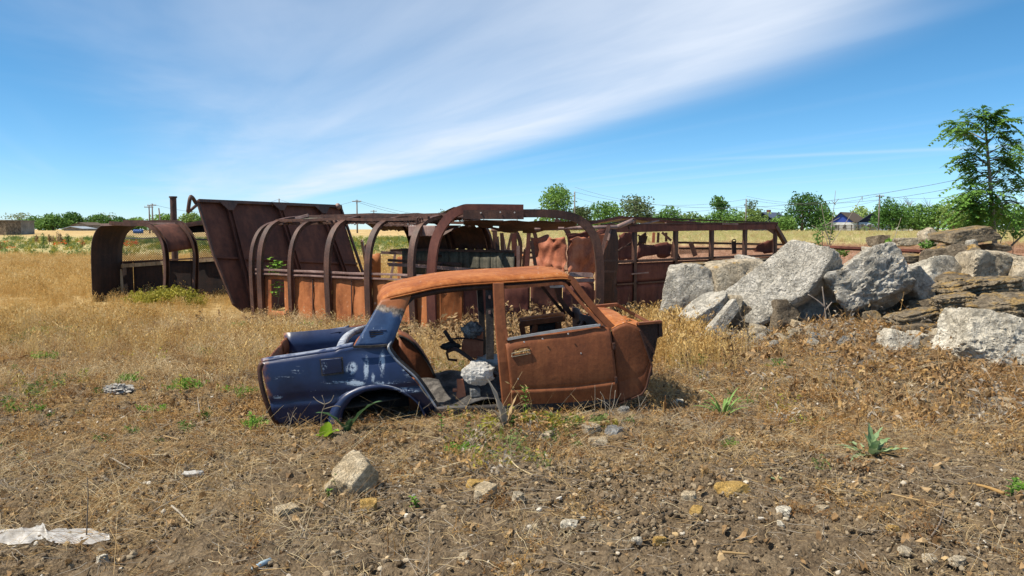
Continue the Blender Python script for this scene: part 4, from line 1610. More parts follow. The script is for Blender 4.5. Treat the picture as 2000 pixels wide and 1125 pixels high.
for k in range(30):
    px = gq.uniform(705, 1035)
    Y = gq.uniform(14.4, 16.4) if px > 850 else gq.uniform(15.6, 17.2)
    h0, h1_ = gq.uniform(505, 560), gq.uniform(452, 500)
    tl = gq.uniform(-14, 14)
    if gq.random() < .45:
        obj('post', MB().channel([at(px, h0, Y), at(px + tl, h1_, Y + gq.uniform(-.3, .3))], (0, 1, 0), gq.uniform(.05, .09), .04), M[gq.choice(('rust_frame', 'rust_wine', 'rust_dark', 'rust_rail'))], inner)
    elif gq.random() < .5:
        obj('rail', MB().bar([at(px, h0 - 20, Y), at(px + gq.uniform(40, 110), h0 - 20 + gq.uniform(-8, 8), Y + gq.uniform(-.5, .2))], (0, 1, 0), .05, gq.uniform(.03, .06)), M[gq.choice(('rust_frame', 'rust_rail', 'rust_dark'))], inner)
    else:
        w_ = gq.uniform(14, 36)
        yy = gq.uniform(496, 520)
        p_, q_ = at(px, yy, Y), at(px + w_, yy, Y + gq.uniform(-.2, .2))
        obj('loose_sheet', wavy((p_.x, p_.y, 0), (q_.x, q_.y, 0), gq.uniform(.25, .6), p_.z, 6, 5, .03, k + 200, None, None, .08), M[gq.choice(('rust_wine', 'rust_dark', 'rust_hull', 'rust_panel'))], inner, True, .006)
# crumpled end sheets, two of them, lit from the left


def crumpled(pts, Y0, Y1, nu, nv, amp, seed):
    """sheet on a quadrilateral of sight lines with folds; pts top-left, top-right, bottom-right, bottom-left"""
    tl, tr, brr, bl = [np.array(at(p[0], p[1], Y)) for p, Y in zip(pts, (Y0, Y1, Y1, Y0))]
    n = np.cross(tr - tl, bl - tl)
    n /= np.linalg.norm(n)
    rows = []
    for j in range(nv + 1):
        t = j / nv
        rr = []
        for i in range(nu + 1):
            s = i / nu
            p = (tl * (1 - s) + tr * s) * (1 - t) + (bl * (1 - s) + brr * s) * t
            q = np.array([[s * 3.0, t * 2.6, seed]])
            w = vnoise(q * .8, seed)[0] * .5 + abs(((s * 2.3 + t * 1.7 + .6 * vnoise(q * .9, seed + 4)[0]) % 1) - .5) * .55 + abs(((t * 2.6 - s * 1.1 + .7 * vnoise(q * 1.1, seed + 7)[0]) % 1) - .5) * .35
            e = amp * w * 2
            edge = 0.06 * vnoise(np.array([[s * 6, t * 6, seed + 3.3]]), 5)[0]
            p = p - n * e + np.array([edge, 0, edge]) * (1 if (j in (0, nv) or i in (0, nu)) else 0)
            rr.append(Vector(p))
        rows.append(rr)
    return MB().grid(rows)


es = thing('crumpled_sheets', 'crumpled orange pink sheet metal hanging under the right half of the front hoop', 'sheet metal', at(1100, 590, 14.2))
obj('sheet', crumpled([(1042, 462), (1106, 464), (1108, 532), (1048, 530)], 14.6, 14.2, 22, 18, .07, 3), M['rust_pink'], es, True, 0.006)
obj('sheet', crumpled([(1110, 467), (1190, 452), (1160, 534), (1112, 530)], 14.2, 14.6, 22, 18, .05, 6), M['rust_pink'], es, True, 0.006)
obj('sheet', crumpled([(1108, 546), (1160, 546), (1160, 600), (1108, 600)], 13.6, 13.8, 14, 12, .05, 9), M['rust_pink'], es, True, 0.006)
obj('sheet', crumpled([(1106, 455), (1190, 448), (1170, 470), (1108, 474)], 14.5, 14.8, 14, 8, .04, 12), M['rust_wine'], es, True, 0.006)
obj('ledge', MB().bar([at(1112, 536.5, 13.5), at(1158, 538, 13.6)], (0, 0.3, 1), 0.07, 0.04), M['rust_rail'], es)
obj('ledge', MB().bar([at(1114, 533, 13.7), at(1156, 534, 13.8)], (0, 0.3, 1), 0.03, 0.02), M['rust_rail'], es)
# rear wall and the dark hood behind (hoops of the far end)
for (pts, w) in (([(1082, 434), (1094, 441), (1105, 455), (1110, 476), (1109, 530)], .11), ([(1003, 451), (1009, 463), (1013, 480), (1011, 524)], .09), ([(906, 442), (922, 460), (933, 488), (931, 530)], .1), ([(1040, 452), (1047, 480), (1046, 500)], .08)):
    obj('far_hoop', MB().channel(smooth_path([at(*p, 15.2) for p in pts], 16), (0, 1, 0), 0.1, w * .8), M['rust_dark'], inner, True, auto=40)

# ---------- bus body on the right with its window posts
D0, D1 = (1.86, 15.0), (6.35, 19.0)
DX = Vector((D1[0] - D0[0], D1[1] - D0[1], 0)).normalized()
DL = Vector((-DX.y, DX.x, 0))
rb = thing('bus_wreck', 'dark rusty bus body with empty window frames reaching behind the rock pile', 'bus wreck', on_line(1350, D0, D1))


def dpt(px, z, off=0.0):
    p = on_line(px, D0, D1)
    return Vector((p.x, p.y, z)) + DL * off


ZR, ZS = 1.70, 1.02


def zat(px, py):
    p = on_line(px, D0, D1)
    return at(px, py, p.y).z


obj('roof_rail', MB().bar([dpt(1170, zat(1170, 446)), dpt(1240, zat(1240, 446)), dpt(1330, zat(1330, 444)), dpt(1515, zat(1515, 441.5))], DL, 0.06, 0.15), M['rust_wine'], rb)
obj('cant_rail', MB().bar([dpt(1200, zat(1200, 440.5), .05), dpt(1300, zat(1300, 438.5), .05), dpt(1516, zat(1516, 436), .05)], DL, 0.16, 0.05), M['rust_frame'], rb)
posts = [(1200, .12), (1241, .085), (1321, .10), (1391, .10), (1456, .105), (1515, .09)]
for px, w in posts:
    obj('window_post', MB().channel([dpt(px, 0.0), dpt(px, 1.0), dpt(px, zat(px, 444))], DX, w, 0.06), M['rust_frame'], rb)
bays = [(1200, 1241), (1241, 1321), (1321, 1391), (1391, 1456), (1456, 1515), (1515, 1545)]
for i, (a, b) in enumerate(bays):
    za, zb = zat(a, 511 - (a - 1200) * .045), zat(b, 511 - (b - 1200) * .045)
    za = 0.98
    zb = 0.98
    obj('window_sill', MB().bar([dpt(a + 3, za, -.01), dpt(b - 3, zb, -.01)], DL, 0.09, 0.05), M['rust_frame'], rb)
    P, Q = dpt(a + 2, 0, .03), dpt(b - 2, 0, .03)
    P.z = Q.z = 0
    obj('side_panel', wavy(P, Q, 0.55, za - .04, 10, 5, .012, i + 60), M['rust_wine'], rb, True, 0.006)
    obj('side_panel', wavy(P, Q, 0.0, 0.53, 10, 5, .016, i + 80), M['rust_wine'], rb, True, 0.006)
    obj('side_strip', MB().bar([dpt(a + 3, .54, -.01), dpt(b - 3, .54, -.01)], DL, 0.03, 0.03), M['rust_frame'], rb)
obj('door_bolt', MB().bar([dpt(1229, zat(1229, 535), -.06), dpt(1262, zat(1262, 532), -.06)], DL, 0.02, 0.025), M['rust_rail'], rb)
# raked end
obj('raked_post', MB().bar([dpt(1512, zat(1512, 441)), dpt(1530, zat(1530, 470)), dpt(1541, zat(1541, 490))], DL, 0.09, 0.10), M['rust_frame'], rb)
obj('corner_plate', MB().prism([dpt(1496, zat(1496, 447), .02), dpt(1512, zat(1512, 447), .02), dpt(1512, zat(1512, 458), .02)], DL * .012), M['rust_frame'], rb)
obj('torn_panel', crumpled([(1478, 480), (1512, 463), (1514, 493), (1472, 493)], 19.0, 19.2, 8, 6, .03, 21), M['rust_wine'], rb, True, 0.006)
# inner doors and bulkheads
obj('bulkhead', crumpled([(1206, 458), (1238, 456), (1238, 508), (1206, 510)], 15.9, 16.2, 6, 6, .02, 25), M['rust_wine'], rb, True, 0.01)
obj('inner_panel', crumpled([(1245, 478), (1310, 473), (1310, 500), (1245, 504)], 16.6, 17.0, 8, 4, .015, 26), M['rust_wine'], rb, True, 0.01)
obj('inner_panel', crumpled([(1245, 457), (1266, 456), (1262, 476), (1246, 477)], 16.6, 16.8, 8, 4, .03, 27), M['rust_dark'], rb, True, 0.01)
obj('bent_panel', crumpled([(1207, 486), (1234, 474), (1236, 476), (1208, 490)], 15.4, 15.6, 6, 3, .01, 28), M['rust_frame'], rb, True, 0.008)
for a, b, Y, mt, w in (((1277, 454), (1276, 474), 17.2, 'rust_pink', .06), ((1286, 454), (1285, 474), 17.2, 'rust_dark', .05), ((1301, 454), (1301, 472), 17.3, 'rust_dark', .05), ((1293, 454), (1311, 470), 17.2, 'rust_frame', .05),
                     ((1349, 474), (1358, 500), 17.9, 'rust_frame', .10), ((1433, 471), (1434, 496), 18.5, 'rust_frame', .10), ((1313, 480), (1330, 508), 16.9, 'rust_dark', .04), ((1316, 472), (1313, 503), 16.6, 'rust_dark', .06)):
    obj('inner_post', MB().bar([at(*a, Y), at(*b, Y)], (0, 1, 0), 0.04, w), M[mt], rb)
obj('loop_handle', MB().tube(smooth_path([at(1430, 473, 18.45), at(1430.5, 469, 18.45), at(1434, 467.5, 18.45), at(1437, 469, 18.45), at(1437, 473, 18.45)], 12), .012, 6), M['rust_dark'], rb, True)
tag(obj('torn_netting', chain_sheet(at(1326, 497, 18.1), at(1388, 493, 18.5) - at(1326, 497, 18.1), Vector((0, 0, .14)), 20, 5, .006), M['rust_frame'], rb), kind='stuff')
# fallen roof members above
for pts, Y, w, t, mt in (([(1148, 437), (1215, 424)], 15.8, .09, .05, 'rust_wine'), ([(1214, 424), (1330, 434), (1400, 438)], 16.4, .10, .045, 'rust_wine'),
                         ([(1216, 424), (1300, 427), (1420, 432), (1512, 434.5)], 17.2, .10, .03, 'rust_dark'), ([(1120, 436), (1160, 434), (1216, 424)], 17.0, .08, .04, 'rust_frame'),
                         ([(1245, 440), (1290, 430)], 16.2, .06, .03, 'rust_rail'), ([(1242, 441), (1298, 438.5)], 15.6, .10, .04, 'rust_rail'), ([(1325, 436), (1358, 430)], 17.2, .06, .03, 'rust_frame'),
                         ([(1300, 436), (1440, 437.5)], 17.0, .07, .04, 'rust_rail'), ([(1170, 441), (1228, 430)], 16.4, .05, .03, 'rust_frame'), ([(1160, 436), (1214, 427)], 16.6, .04, .02, 'rust_rail')):
    pp_ = [at(p[0], p[1], Y + 0.6 * i) for i, p in enumerate(pts)]
    obj('fallen_roof_bar', MB().bar(pp_, (0.3, 0.9, 0), w, t), M[mt], rb)
rows = []
for j in range(5):
    rows.append([at(1148 + 365 * s, 434 - 8.5 * math.exp(-((s - .18) / .16) ** 2) + 1.5 * s + .5 * math.sin(s * 25), 17.2 + 3 * s + j * .3) - Vector((0, 0, .02 * j)) for s in np.linspace(0, 1, 24)])
obj('fallen_roof_skin', MB().grid(rows), M['rust_dark'], rb, True, .01)
obj('roof_tube', MB().tube([at(1206, 443.5, 14.5), at(1237, 430, 14.9)], 0.045, 10), M['rust_rail'], rb, True)
obj('hinge_hook', MB().tube(smooth_path([at(1229, 447, 14.8), at(1227, 441, 14.8), at(1232, 437, 14.8), at(1239, 436, 14.8), at(1240, 429, 14.8), at(1236, 427, 14.8)], 14), .016, 6), M['rust_dark'], rb, True)
obj('slanted_strut', MB().bar([at(1189, 441, 14.2), at(1180, 474, 14.0), at(1168, 530, 13.7), at(1166, 560, 13.6)], (0, 1, 0), 0.05, 0.06), M['rust_frame'], rb)
obj('slanted_strut', MB().bar([at(1193, 443, 14.3), at(1186, 470, 14.2)], (0, 1, 0), 0.05, 0.05), M['rust_rail'], rb)
obj('end_wall', crumpled([(1180, 452), (1203, 450), (1202, 600), (1162, 600)], 14.8, 15.1, 6, 10, .02, 29), M['rust_dark'], rb, True, .01)
for py in (510, 531):
    obj('end_wall_strip', MB().bar([at(1174, py, 14.6), at(1203, py - 1, 14.85)], (0, 0, 1), .03, .03), M['rust_frame'], rb)

# long rusty beam beyond the bus
lb = thing('steel_beam', 'long rusty steel beam on short legs running behind the rock pile', 'beam', at(1690, 500, 17.5))
obj('beam_flange', MB().bar([at(1545, 480.5, 18.6), at(1600, 481, 18.2), at(1800, 490, 16.6)], (0, 1, 0), .16, .05), M['rust_wine'], lb)
obj('beam_web', MB().bar([at(1600, 484, 18.2), at(1796, 492.5, 16.6)], (0, 1, 0), .03, .05), M['rust_dark'], lb)
for px, py, Y in ((1620, 485, 18.0), (1726, 489, 17.1), (1738, 489, 17.1), (1786, 492, 16.7)):
    a = at(px, py, Y)
    obj('leg', MB().bar([a, Vector((a.x, a.y, 0.0))], (0, 1, 0), .12, .13), M['rust_dark'], lb)
for a, b in (((1322, 473.5), (1548, 478)), ((1326, 485), (1548, 487))):
    obj('side_rail', MB().bar([at(*a, 19.6), at(*b, 20.6)], (0, 1, 0), .04, .05), M['rust_frame'], rb)

# ---------- leaning hull panel
tl, tr, brr, bl = at(385, 394, 15.0), at(664, 405, 17.8), at(712, 545, 17.6), at(492, 622, 15.0)
bl2 = at(445, 600, 14.9)
hp_ = thing('leaning_panel', 'large dark ribbed steel panel leaning high above the bus hoops', 'steel panel', bl)
hn = (tr - tl).cross(bl - tl).normalized()
if hn.dot(EYE - tl) < 0:
    hn = -hn
PL = [tl, tr, brr, bl, bl2]
f1 = tl.lerp(bl2, 0.50)
f2 = tr.lerp(brr, 0.86)
mid_s = at(407, 509, 14.95)
mid_e = at(690, 519, 17.65)
pj = lambda p: p - hn * ((p - tl).dot(hn))
mb = MB().prism([pj(q) for q in (tl, tr, mid_e, mid_s)], -hn * 0.02)
obj('upper_plate', mb, M['rust_hull'], hp_)
mb = MB().prism([pj(q) - hn * 0.012 for q in (mid_s, mid_e, brr, bl, bl2)], -hn * 0.02)
obj('lower_plate', mb, M['rust_hull'], hp_)
obj('seam_angle', MB().bar([pj(mid_s) + hn * .015, pj(mid_e) + hn * .015], hn, 0.03, 0.04), M['rust_hull'], hp_)
obj('top_angle', MB().bar([pj(tl) + hn * .03, pj(tr) + hn * .03], hn, 0.09, 0.06), M['rust_frame'], hp_)
obj('edge_angle', MB().bar([pj(tl) + hn * .02, pj(mid_s) + hn * .02, pj(bl2) + hn * .02], hn, 0.05, 0.04), M['rust_frame'], hp_)
obj('edge_angle', MB().bar([pj(tr) + hn * .02, pj(brr) + hn * .02], hn, 0.05, 0.04), M['rust_frame'], hp_)
for (a, b, Ya, Yb) in (((440, 399), (492, 605), 15.5, 15.1), ((536, 402), (590, 560), 16.5, 16.2), ((625, 405), (672, 545), 17.3, 17.2)):
    pa, pb = pj(at(*a, Ya)), pj(at(*b, Yb))
    r = obj('rib', MB().channel([pa + hn * .04, pb + hn * .04], (pb - pa).cross(hn), 0.10, -0.05), M['rust_hull'], hp_)
    along = (tr - tl).normalized()
    dn = (pb - pa).normalized()
    obj('gusset', MB().prism([pa + hn * .095 - along * .21, pa + hn * .095 + along * .21, pa + hn * .095 + along * .05 + dn * .17, pa + hn * .095 - along * .05 + dn * .17], hn * .012), M['rust_frame'], r)
hk = smooth_path([at(383, 397, 14.9), at(375, 385, 14.8), at(371, 388, 14.7), at(367, 414, 14.7)], 16)
obj('hook', MB().tube(hk, .035, 8), M['rust_frame'], hp_, True)
obj('hook', MB().tube([at(386, 399, 14.9), at(367, 415, 14.7)], .03, 8), M['rust_frame'], hp_, True)
c = tr + Vector((-.03, 0, 0.0))
obj('corner_hinge', MB().tube([c, c + Vector((0.02, -.18, .03))], .06, 12), M['rust_rail'], hp_, True)
obj('lifting_eye', MB().tube([at(528, 402, 16.3) + Vector((math.cos(a) * .05, 0, math.sin(a) * .05)) for a in np.linspace(0, math.pi, 9)], .012, 6), M['rust_rail'], hp_, True)

# ---------- short shell at the left end
ls = thing('bus_end', 'dark rounded bus end section with a window hole at the left edge of the wrecks', 'bus wreck', at(280, 600, 17.4))
YN_, YF_ = 17.2, 18.1
lw_n = [(182, 606), (180, 560), (178, 500), (180, 470), (188, 450), (200, 440), (216, 437)]
lw_f = [(240, 600), (239, 560), (238, 500), (240, 478), (247, 458), (256, 447), (268, 441)]
rows = []
for k in range(6):
    t = k / 5
    rows.append([at(a[0] + (b[0] - a[0]) * t, a[1] + (b[1] - a[1]) * t, YN_ + (YF_ - YN_) * t) for a, b in zip(lw_n, lw_f)])
rows = [smooth_path(r, 24) for r in rows]
obj('left_wall', MB().grid(rows), M['rust_shade_dark'], ls, True, 0.02)  # inner wall carries painted-in shade, like the end sheets below
r1 = [(216, 438.5, 17.1), (255, 441, 17.0), (285, 441.5, 16.9), (300, 449, 16.8), (314, 467, 16.75), (321, 490, 16.7), (323, 530, 16.7), (322, 570, 16.7), (323, 615, 16.7)]
r2 = [(243, 436, 17.7), (290, 436.5, 17.6), (345, 437, 17.5), (360, 447, 17.4), (374, 468, 17.3), (380, 495, 17.3), (380, 540, 17.3), (378, 612, 17.3)]
P1, P2 = smooth_path([at(*q) for q in r1], 40), smooth_path([at(*q) for q in r2], 40)
obj('hoop', MB().channel(P1, (0.5, 1, 0), .10, .07), M['rust_frame'], ls, True, auto=40)
obj('hoop', MB().channel(P2, (0.5, 1, 0), .10, .07), M['rust_frame'], ls, True, auto=40)
rows = [[P1[10 + int(i * 0.98)].lerp(P2[10 + i], t) + Vector((0, 0.03, 0)) for i in range(17)] for t in np.linspace(0.05, .97, 6)]
obj('roof_side_sheet', MB().grid(rows), M['rust_hull'], ls, True, .012)
obj('roof_edge', MB().bar([at(200, 439, 17.2), at(250, 438, 17.2)], (0, 1, 0), .16, .05), M['rust_rail'], ls)
obj('roof_edge', MB().bar([at(240, 436.5, 17.65), at(350, 436.5, 17.6)], (0, 1, 0), .3, .04), M['rust_rail'], ls)
# end wall beyond: dark sheets, light board strip in a T
YE = 18.15
e0, e1 = at(236, 560, YE), at(445, 560, YE - .3)
z_top = at(240, 511, YE).z
for i, (pa, pb) in enumerate(((226, 262), (262, 320), (320, 380), (380, 450))):
    P, Q = at(pa, 560, YE), at(pb - 1, 560, YE)
    obj('end_sheet', wavy((P.x, P.y, 0), (Q.x, Q.y, 0), 0, z_top + (i * .012), 8, 6, .008, i + 90), M['rust_shade_dark'], ls, True, .012)
obj('window_ledge', MB().bar([at(238, 512, YE - .04), at(320, 508, YE - .04), at(420, 503, YE - .04)], (0, 1, 0), .06, .035), M['rust_dark'], ls)
for pa, pb in ((213, 232), (233, 262), (263, 284), (285, 303), (304, 321), (384, 402), (403, 424)):
    ya, yb = 521 - (pa - 213) * .07, 521 - (pb - 213) * .07
    obj('board_strip', MB().bar([at(pa, ya, YE - .08), at(pb, yb, YE - .08)], (0, 1, 0), .02, .085), M['tan_board'], ls)
obj('board_post', MB().bar([at(234, 526, YE - .11), at(239, 575, YE - .11)], (0, 1, 0), .02, .09), M['tan_board'], ls)
# chain-link panels seen through the openings, each with its frame bar
nf = thing('chain_link_fence', 'sagging chain link panels behind the bus end and its window hole', 'fence', at(330, 520, 19.5))
p, q = at(232, 520, 19.5), at(330, 520, 19.5)
up = Vector((0, 0, at(250, 448, 19.5).z - at(250, 520, 19.5).z))
tag(obj('wire_mesh', chain_sheet(p, q - p, up, 0, 16, .009), M['wire'], nf), kind='stuff')
p2, q2 = at(372, 520, 19.2), at(432, 516, 19.2)
up2 = Vector((0, 0, at(400, 446, 19.2).z - at(400, 520, 19.2).z))
tag(obj('wire_mesh', chain_sheet(p2, q2 - p2, up2, 0, 18, .010), M['wire'], nf), kind='stuff')
obj('fence_bar', MB().tube([at(238, 465, 19.45), at(275, 466, 19.45), at(322, 463, 19.45)], .012, 6), M['wire'], nf, True)
obj('fence_bar', MB().tube([at(376, 467, 19.15), at(420, 469, 19.15)], .018, 6), M['wire'], nf, True)
obj('fence_bar', MB().bar([at(352, 439, 19.0), at(396, 432, 19.0)], (0, 1, 0), .05, .05), M['rust_frame'], nf)
obj('fence_bar', MB().bar([at(360, 442, 19.0), at(400, 436, 19.0)], (0, 1, 0), .2, .06), M['rust_dark'], nf)
tag(obj('dense_netting', chain_sheet(at(366, 455, 19.05), at(420, 452, 19.05) - at(366, 455, 19.05), Vector((0, 0, .16)), 0, 9, .012), M['wire'], nf), kind='stuff')

# iron pipe standing behind
pz = at(338, 385, 20.0)
pipe = thing('flue_pipe', 'straight rusty flue pipe standing upright behind the bus end', 'pipe', (pz.x, pz.y, 0))
obj('pipe', MB().tube([(pz.x, pz.y, 0), (pz.x, pz.y, pz.z)], .078, 16), M['rust_frame'], pipe, True, auto=50)
obj('collar', MB().tube([(pz.x, pz.y, pz.z - .02), (pz.x, pz.y, pz.z + .02)], .098, 16), M['rust_frame'], pipe, True, auto=50)

# ================================================================== the rock and concrete pile
_ICO = {}


def ico(n):
    if n not in _ICO:
        bm = bmesh.new()
        bmesh.ops.create_icosphere(bm, subdivisions=n, radius=1)
        _ICO[n] = (np.array([v.co[:] for v in bm.verts]), np.array([[v.index for v in f.verts] for f in bm.faces]))
        bm.free()
    return _ICO[n]


def chunk(dims, seed, cuts=7, n=5, rough=0.05, cut_depth=(0.72, 0.95), p=26, strata=0.0, dent=0.0, freq=1.0):
    """irregular broken block: star-shaped intersection of planes, roughened; local coordinates"""
    S, F = ico(n)
    h = np.array(dims, float) / 2
    D = S * h
    D = D / np.linalg.norm(D, axis=1)[:, None]
    g = np.random.default_rng(seed)
    N = [np.array(v, float) for v in ((1, 0, 0), (-1, 0, 0), (0, 1, 0), (0, -1, 0), (0, 0, 1), (0, 0, -1))]
    Hh = [h[0], h[0], h[1], h[1], h[2], h[2]]
    for i in range(6):
        t = g.normal(0, 0.10, 3)
        N[i] = N[i] + t
        N[i] /= np.linalg.norm(N[i])
    for _ in range(cuts):
        v = g.normal(0, 1, 3)
        v /= np.linalg.norm(v)
        sup = (np.abs(v) * h).sum()
        N.append(v)
        Hh.append(sup * g.uniform(*cut_depth) * 0.86)
    N, Hh = np.array(N), np.array(Hh)
    q = np.maximum(D @ N.T, 1e-6) / Hh[None, :]
    r = 1.0 / (q ** p).sum(1) ** (1.0 / p)
    P = D * r[:, None]
    m = float(np.mean(dims))
    nr = fbm(P * (2.2 * freq / m) + seed, 5, seed, 0.55)
    ridg = np.abs(fbm(P * (4.5 * freq / m) + seed * 2.1, 4, seed + 5, 0.6))
    P = P * (1 + rough * (1.6 * nr - 1.2 * ridg))[:, None]
    fine = np.abs(fbm(P * 16.0, 3, seed + 9, 0.6))
    P = P - D * (fine * 0.035 * min(1, m))[:, None]
    if strata:
        lay = P[:, 2] / strata + 0.7 * vnoise(P * 2.3, seed + 2)
        fr = lay - np.floor(lay)
        P[:, :2] *= (1 - 0.08 * (np.abs(fr - 0.5) * 2) ** 3 + 0.13 * _hash(np.floor(lay).astype(np.int64), np.zeros(len(P), np.int64), np.zeros(len(P), np.int64), seed))[:, None]
    if dent:
        for _ in range(9):
            c = P[g.integers(len(P))]
            d = np.linalg.norm(P - c, axis=1) / (m * g.uniform(.18, .34))
            P = P * (1 - dent * np.exp(-d * d))[:, None]
    return P, F


ROCK_GROUP = 'broken stone and concrete of the rubble pile'


def rock(name, label, cat, c, dims, rot, mat, seed, group=ROCK_GROUP, parent=None, **kw):
    P, F = chunk(dims, seed, **kw)
    from mathutils import Euler
    Rm = np.array(Euler([R(a) for a in rot], 'XYZ').to_matrix())
    P = P @ Rm.T
    me = bpy.data.meshes.new(name)
    me.from_pydata(P.tolist(), [], F.tolist())
    me.polygons.foreach_set('use_smooth', [True] * len(me.polygons))
    try:
        me.set_sharp_from_angle(angle=R(38))
    except Exception:
        pass
    me.materials.append(M[mat])
    me.update()
    o = bpy.data.objects.new(name, me)
    COL.objects.link(o)
    o.location = c
    if parent is not None:
        o.parent = parent
        o.location = Vector(c) - origin(parent)
    else:
        tag(o, label, cat, group)
    return o


# rx tips the top away (+) or towards (-) the camera; ry turns in the picture plane (+ = right end down)
rock('concrete_slab', 'largest pale concrete slab, propped up steeply with its top end to the right', 'concrete slab', at(1533, 553, 11.35), (1.72, 0.40, 0.82), (-38, -36, 4), 'concrete', 11, rough=.045, cuts=5, p=30, dent=.05, freq=1.4, n=6)
rock('concrete_slab', 'narrow grey concrete slab standing on end at the left front of the pile', 'concrete slab', at(1407, 630, 10.2), (0.86, 0.17, 0.17), (0, -60, 10), 'concrete', 22, rough=.05, cuts=3, p=30, freq=1.2)
rock('concrete_slab', 'rough slab with pebbly underside leaning left of the narrow standing slab', 'concrete slab', at(1374, 606, 11.2), (0.92, 0.42, 0.22), (8, -36, 12), 'concrete', 33, rough=.10, cuts=5, dent=.06)
rock('stone_block', 'tan squarish stone block at the left back end of the pile', 'stone block', at(1350, 562, 12.7), (0.86, 0.8, 0.82), (0, 3, -8), 'concrete', 44, rough=.05, cuts=8, dent=.05)
rock('stone_block', 'tall weathered block just right of the tan squarish block', 'stone block', at(1436, 566, 12.7), (1.12, 0.8, 0.98), (0, -4, 6), 'limestone', 55, rough=.06, cuts=8, dent=.06)
rock('stone_block', 'low pale block behind the steep slab at the back of the pile', 'stone block', at(1505, 556, 13.2), (0.9, 0.8, 0.80), (0, 5, 20), 'concrete', 66, rough=.06, cuts=7)
rock('flat_stone', 'flat orange lichen stone lying on the tan squarish block', 'flat stone', at(1362, 516.5, 12.75), (0.58, 0.4, 0.05), (4, 1, 10), 'lichen_slab', 71, rough=.08, cuts=5, n=4)
rock('flat_stone', 'flat orange lichen stone lying on the tall weathered block', 'flat stone', at(1440, 513, 12.8), (0.62, 0.4, 0.05), (4, -5, 10), 'lichen_slab', 72, rough=.08, cuts=5, n=4)
rock('flat_stone', 'thin grey stone flake on top of the pile behind the steep slab', 'flat stone', at(1502, 509, 13.0), (0.72, 0.5, 0.07), (4, 2, -10), 'brown_stone', 73, rough=.08, cuts=5, n=4)
rock('concrete_slab', 'bluish grey slab in shade under the right side of the steep slab', 'concrete slab', at(1588, 582, 11.6), (1.25, 0.34, 0.62), (-20, -58, 6), 'concrete', 81, rough=.05, cuts=4)
rock('stone_block', 'small brown block wedged under the lower end of the steep slab', 'stone block', at(1526, 612, 11.2), (0.36, 0.34, 0.38), (0, 6, 15), 'brown_stone', 91, rough=.08, cuts=7, n=4)
rock('boulder', 'big dark pitted boulder overhanging in the middle of the pile', 'boulder', at(1690, 560, 11.4), (1.50, 1.0, 0.90), (-14, -24, 12), 'concrete', 104, rough=.10, cuts=12, dent=.09, freq=1.3, n=6)
rock('boulder', 'brown stained boulder at the foot of the dark pitted boulder', 'boulder', at(1650, 607, 11.6), (1.0, 0.9, 0.46), (0, -8, 0), 'brown_stone', 105, rough=.09, cuts=8)
rock('stone_block', 'grey wedge leaning on the right side of the dark pitted boulder', 'stone block', at(1776, 561, 11.9), (0.85, 0.6, 0.42), (-8, 40, 8), 'concrete', 112, rough=.06, cuts=6)
rock('boulder', 'pale faceted boulder right of the middle of the pile', 'boulder', at(1822, 554, 12.3), (1.14, 0.9, 0.86), (-12, 12, 30), 'white_stone', 121, rough=.05, cuts=6, cut_depth=(.62, .9))
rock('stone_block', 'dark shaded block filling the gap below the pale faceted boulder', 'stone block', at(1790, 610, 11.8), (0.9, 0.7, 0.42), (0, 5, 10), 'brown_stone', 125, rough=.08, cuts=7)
rock('boulder', 'white crumbly boulder below the small tree', 'boulder', at(1925, 528, 12.3), (1.0, 0.9, 0.66), (0, 8, 10), 'limestone', 131, rough=.09, cuts=9, dent=.07)
rock('boulder', 'pale boulder cut by the right edge, behind the layered stones', 'boulder', at(1992, 540, 12.0), (0.66, 0.8, 0.62), (0, 3, -12), 'limestone', 132, rough=.08, cuts=8, dent=.05)
for i, (px, py, Y, dm, rt, lb, sd) in enumerate([
        (1912, 566, 10.2, (0.98, .7, .34), (-4, -7, 12), 'upper layered brown stone with ochre lichen on the right of the pile', 141),
        (1862, 590, 9.8, (0.52, .5, .20), (2, -4, -6), 'ragged brown layered stone at the left under the upper layered one', 142),
        (1948, 601, 9.5, (0.86, .6, .24), (2, -4, 5), 'lowest ochre layered stone resting on the white pitted boulder', 143),
        (1872, 613, 9.5, (0.40, .4, .11), (4, 4, 10), 'small brown layer stone at the left foot of the layered stones', 144),
        (1996, 580, 9.8, (0.46, .5, .13), (2, 4, -8), 'brown flat stone at the right edge beside the layered stones', 145),
        (1880, 556, 10.5, (0.70, .5, .10), (-2, -10, 8), 'thin brown flake leaning on top of the layered stones', 146)]):
    rock('layered_stone', lb, 'layered stone', at(px, py, Y), dm, rt, 'lichen_slab', sd, rough=.11, cuts=9, strata=.06, dent=.09, freq=1.6, n=6 if i < 3 else 5)
rock('boulder', 'large white pitted boulder at the right edge in front of the layered stones', 'boulder', at(1932, 672, 8.7), (1.50, 0.85, 0.68), (-8, 9, 6), 'white_stone', 151, rough=.075, cuts=8, dent=.11, freq=1.2, n=6)
rock('flat_stone', 'flat brown stone with yellow top lying left of the white pitted boulder', 'flat stone', at(1787, 619, 9.9), (0.58, 0.4, 0.17), (2, -12, 8), 'lichen_slab', 161, rough=.08, cuts=7, strata=.05)
rock('boulder', 'roundish grey rock on the dry litter below the pile', 'boulder', at(1750, 671, 8.95), (0.44, 0.36, 0.30), (0, 22, 0), 'white_stone', 171, rough=.05, cuts=7, p=10)
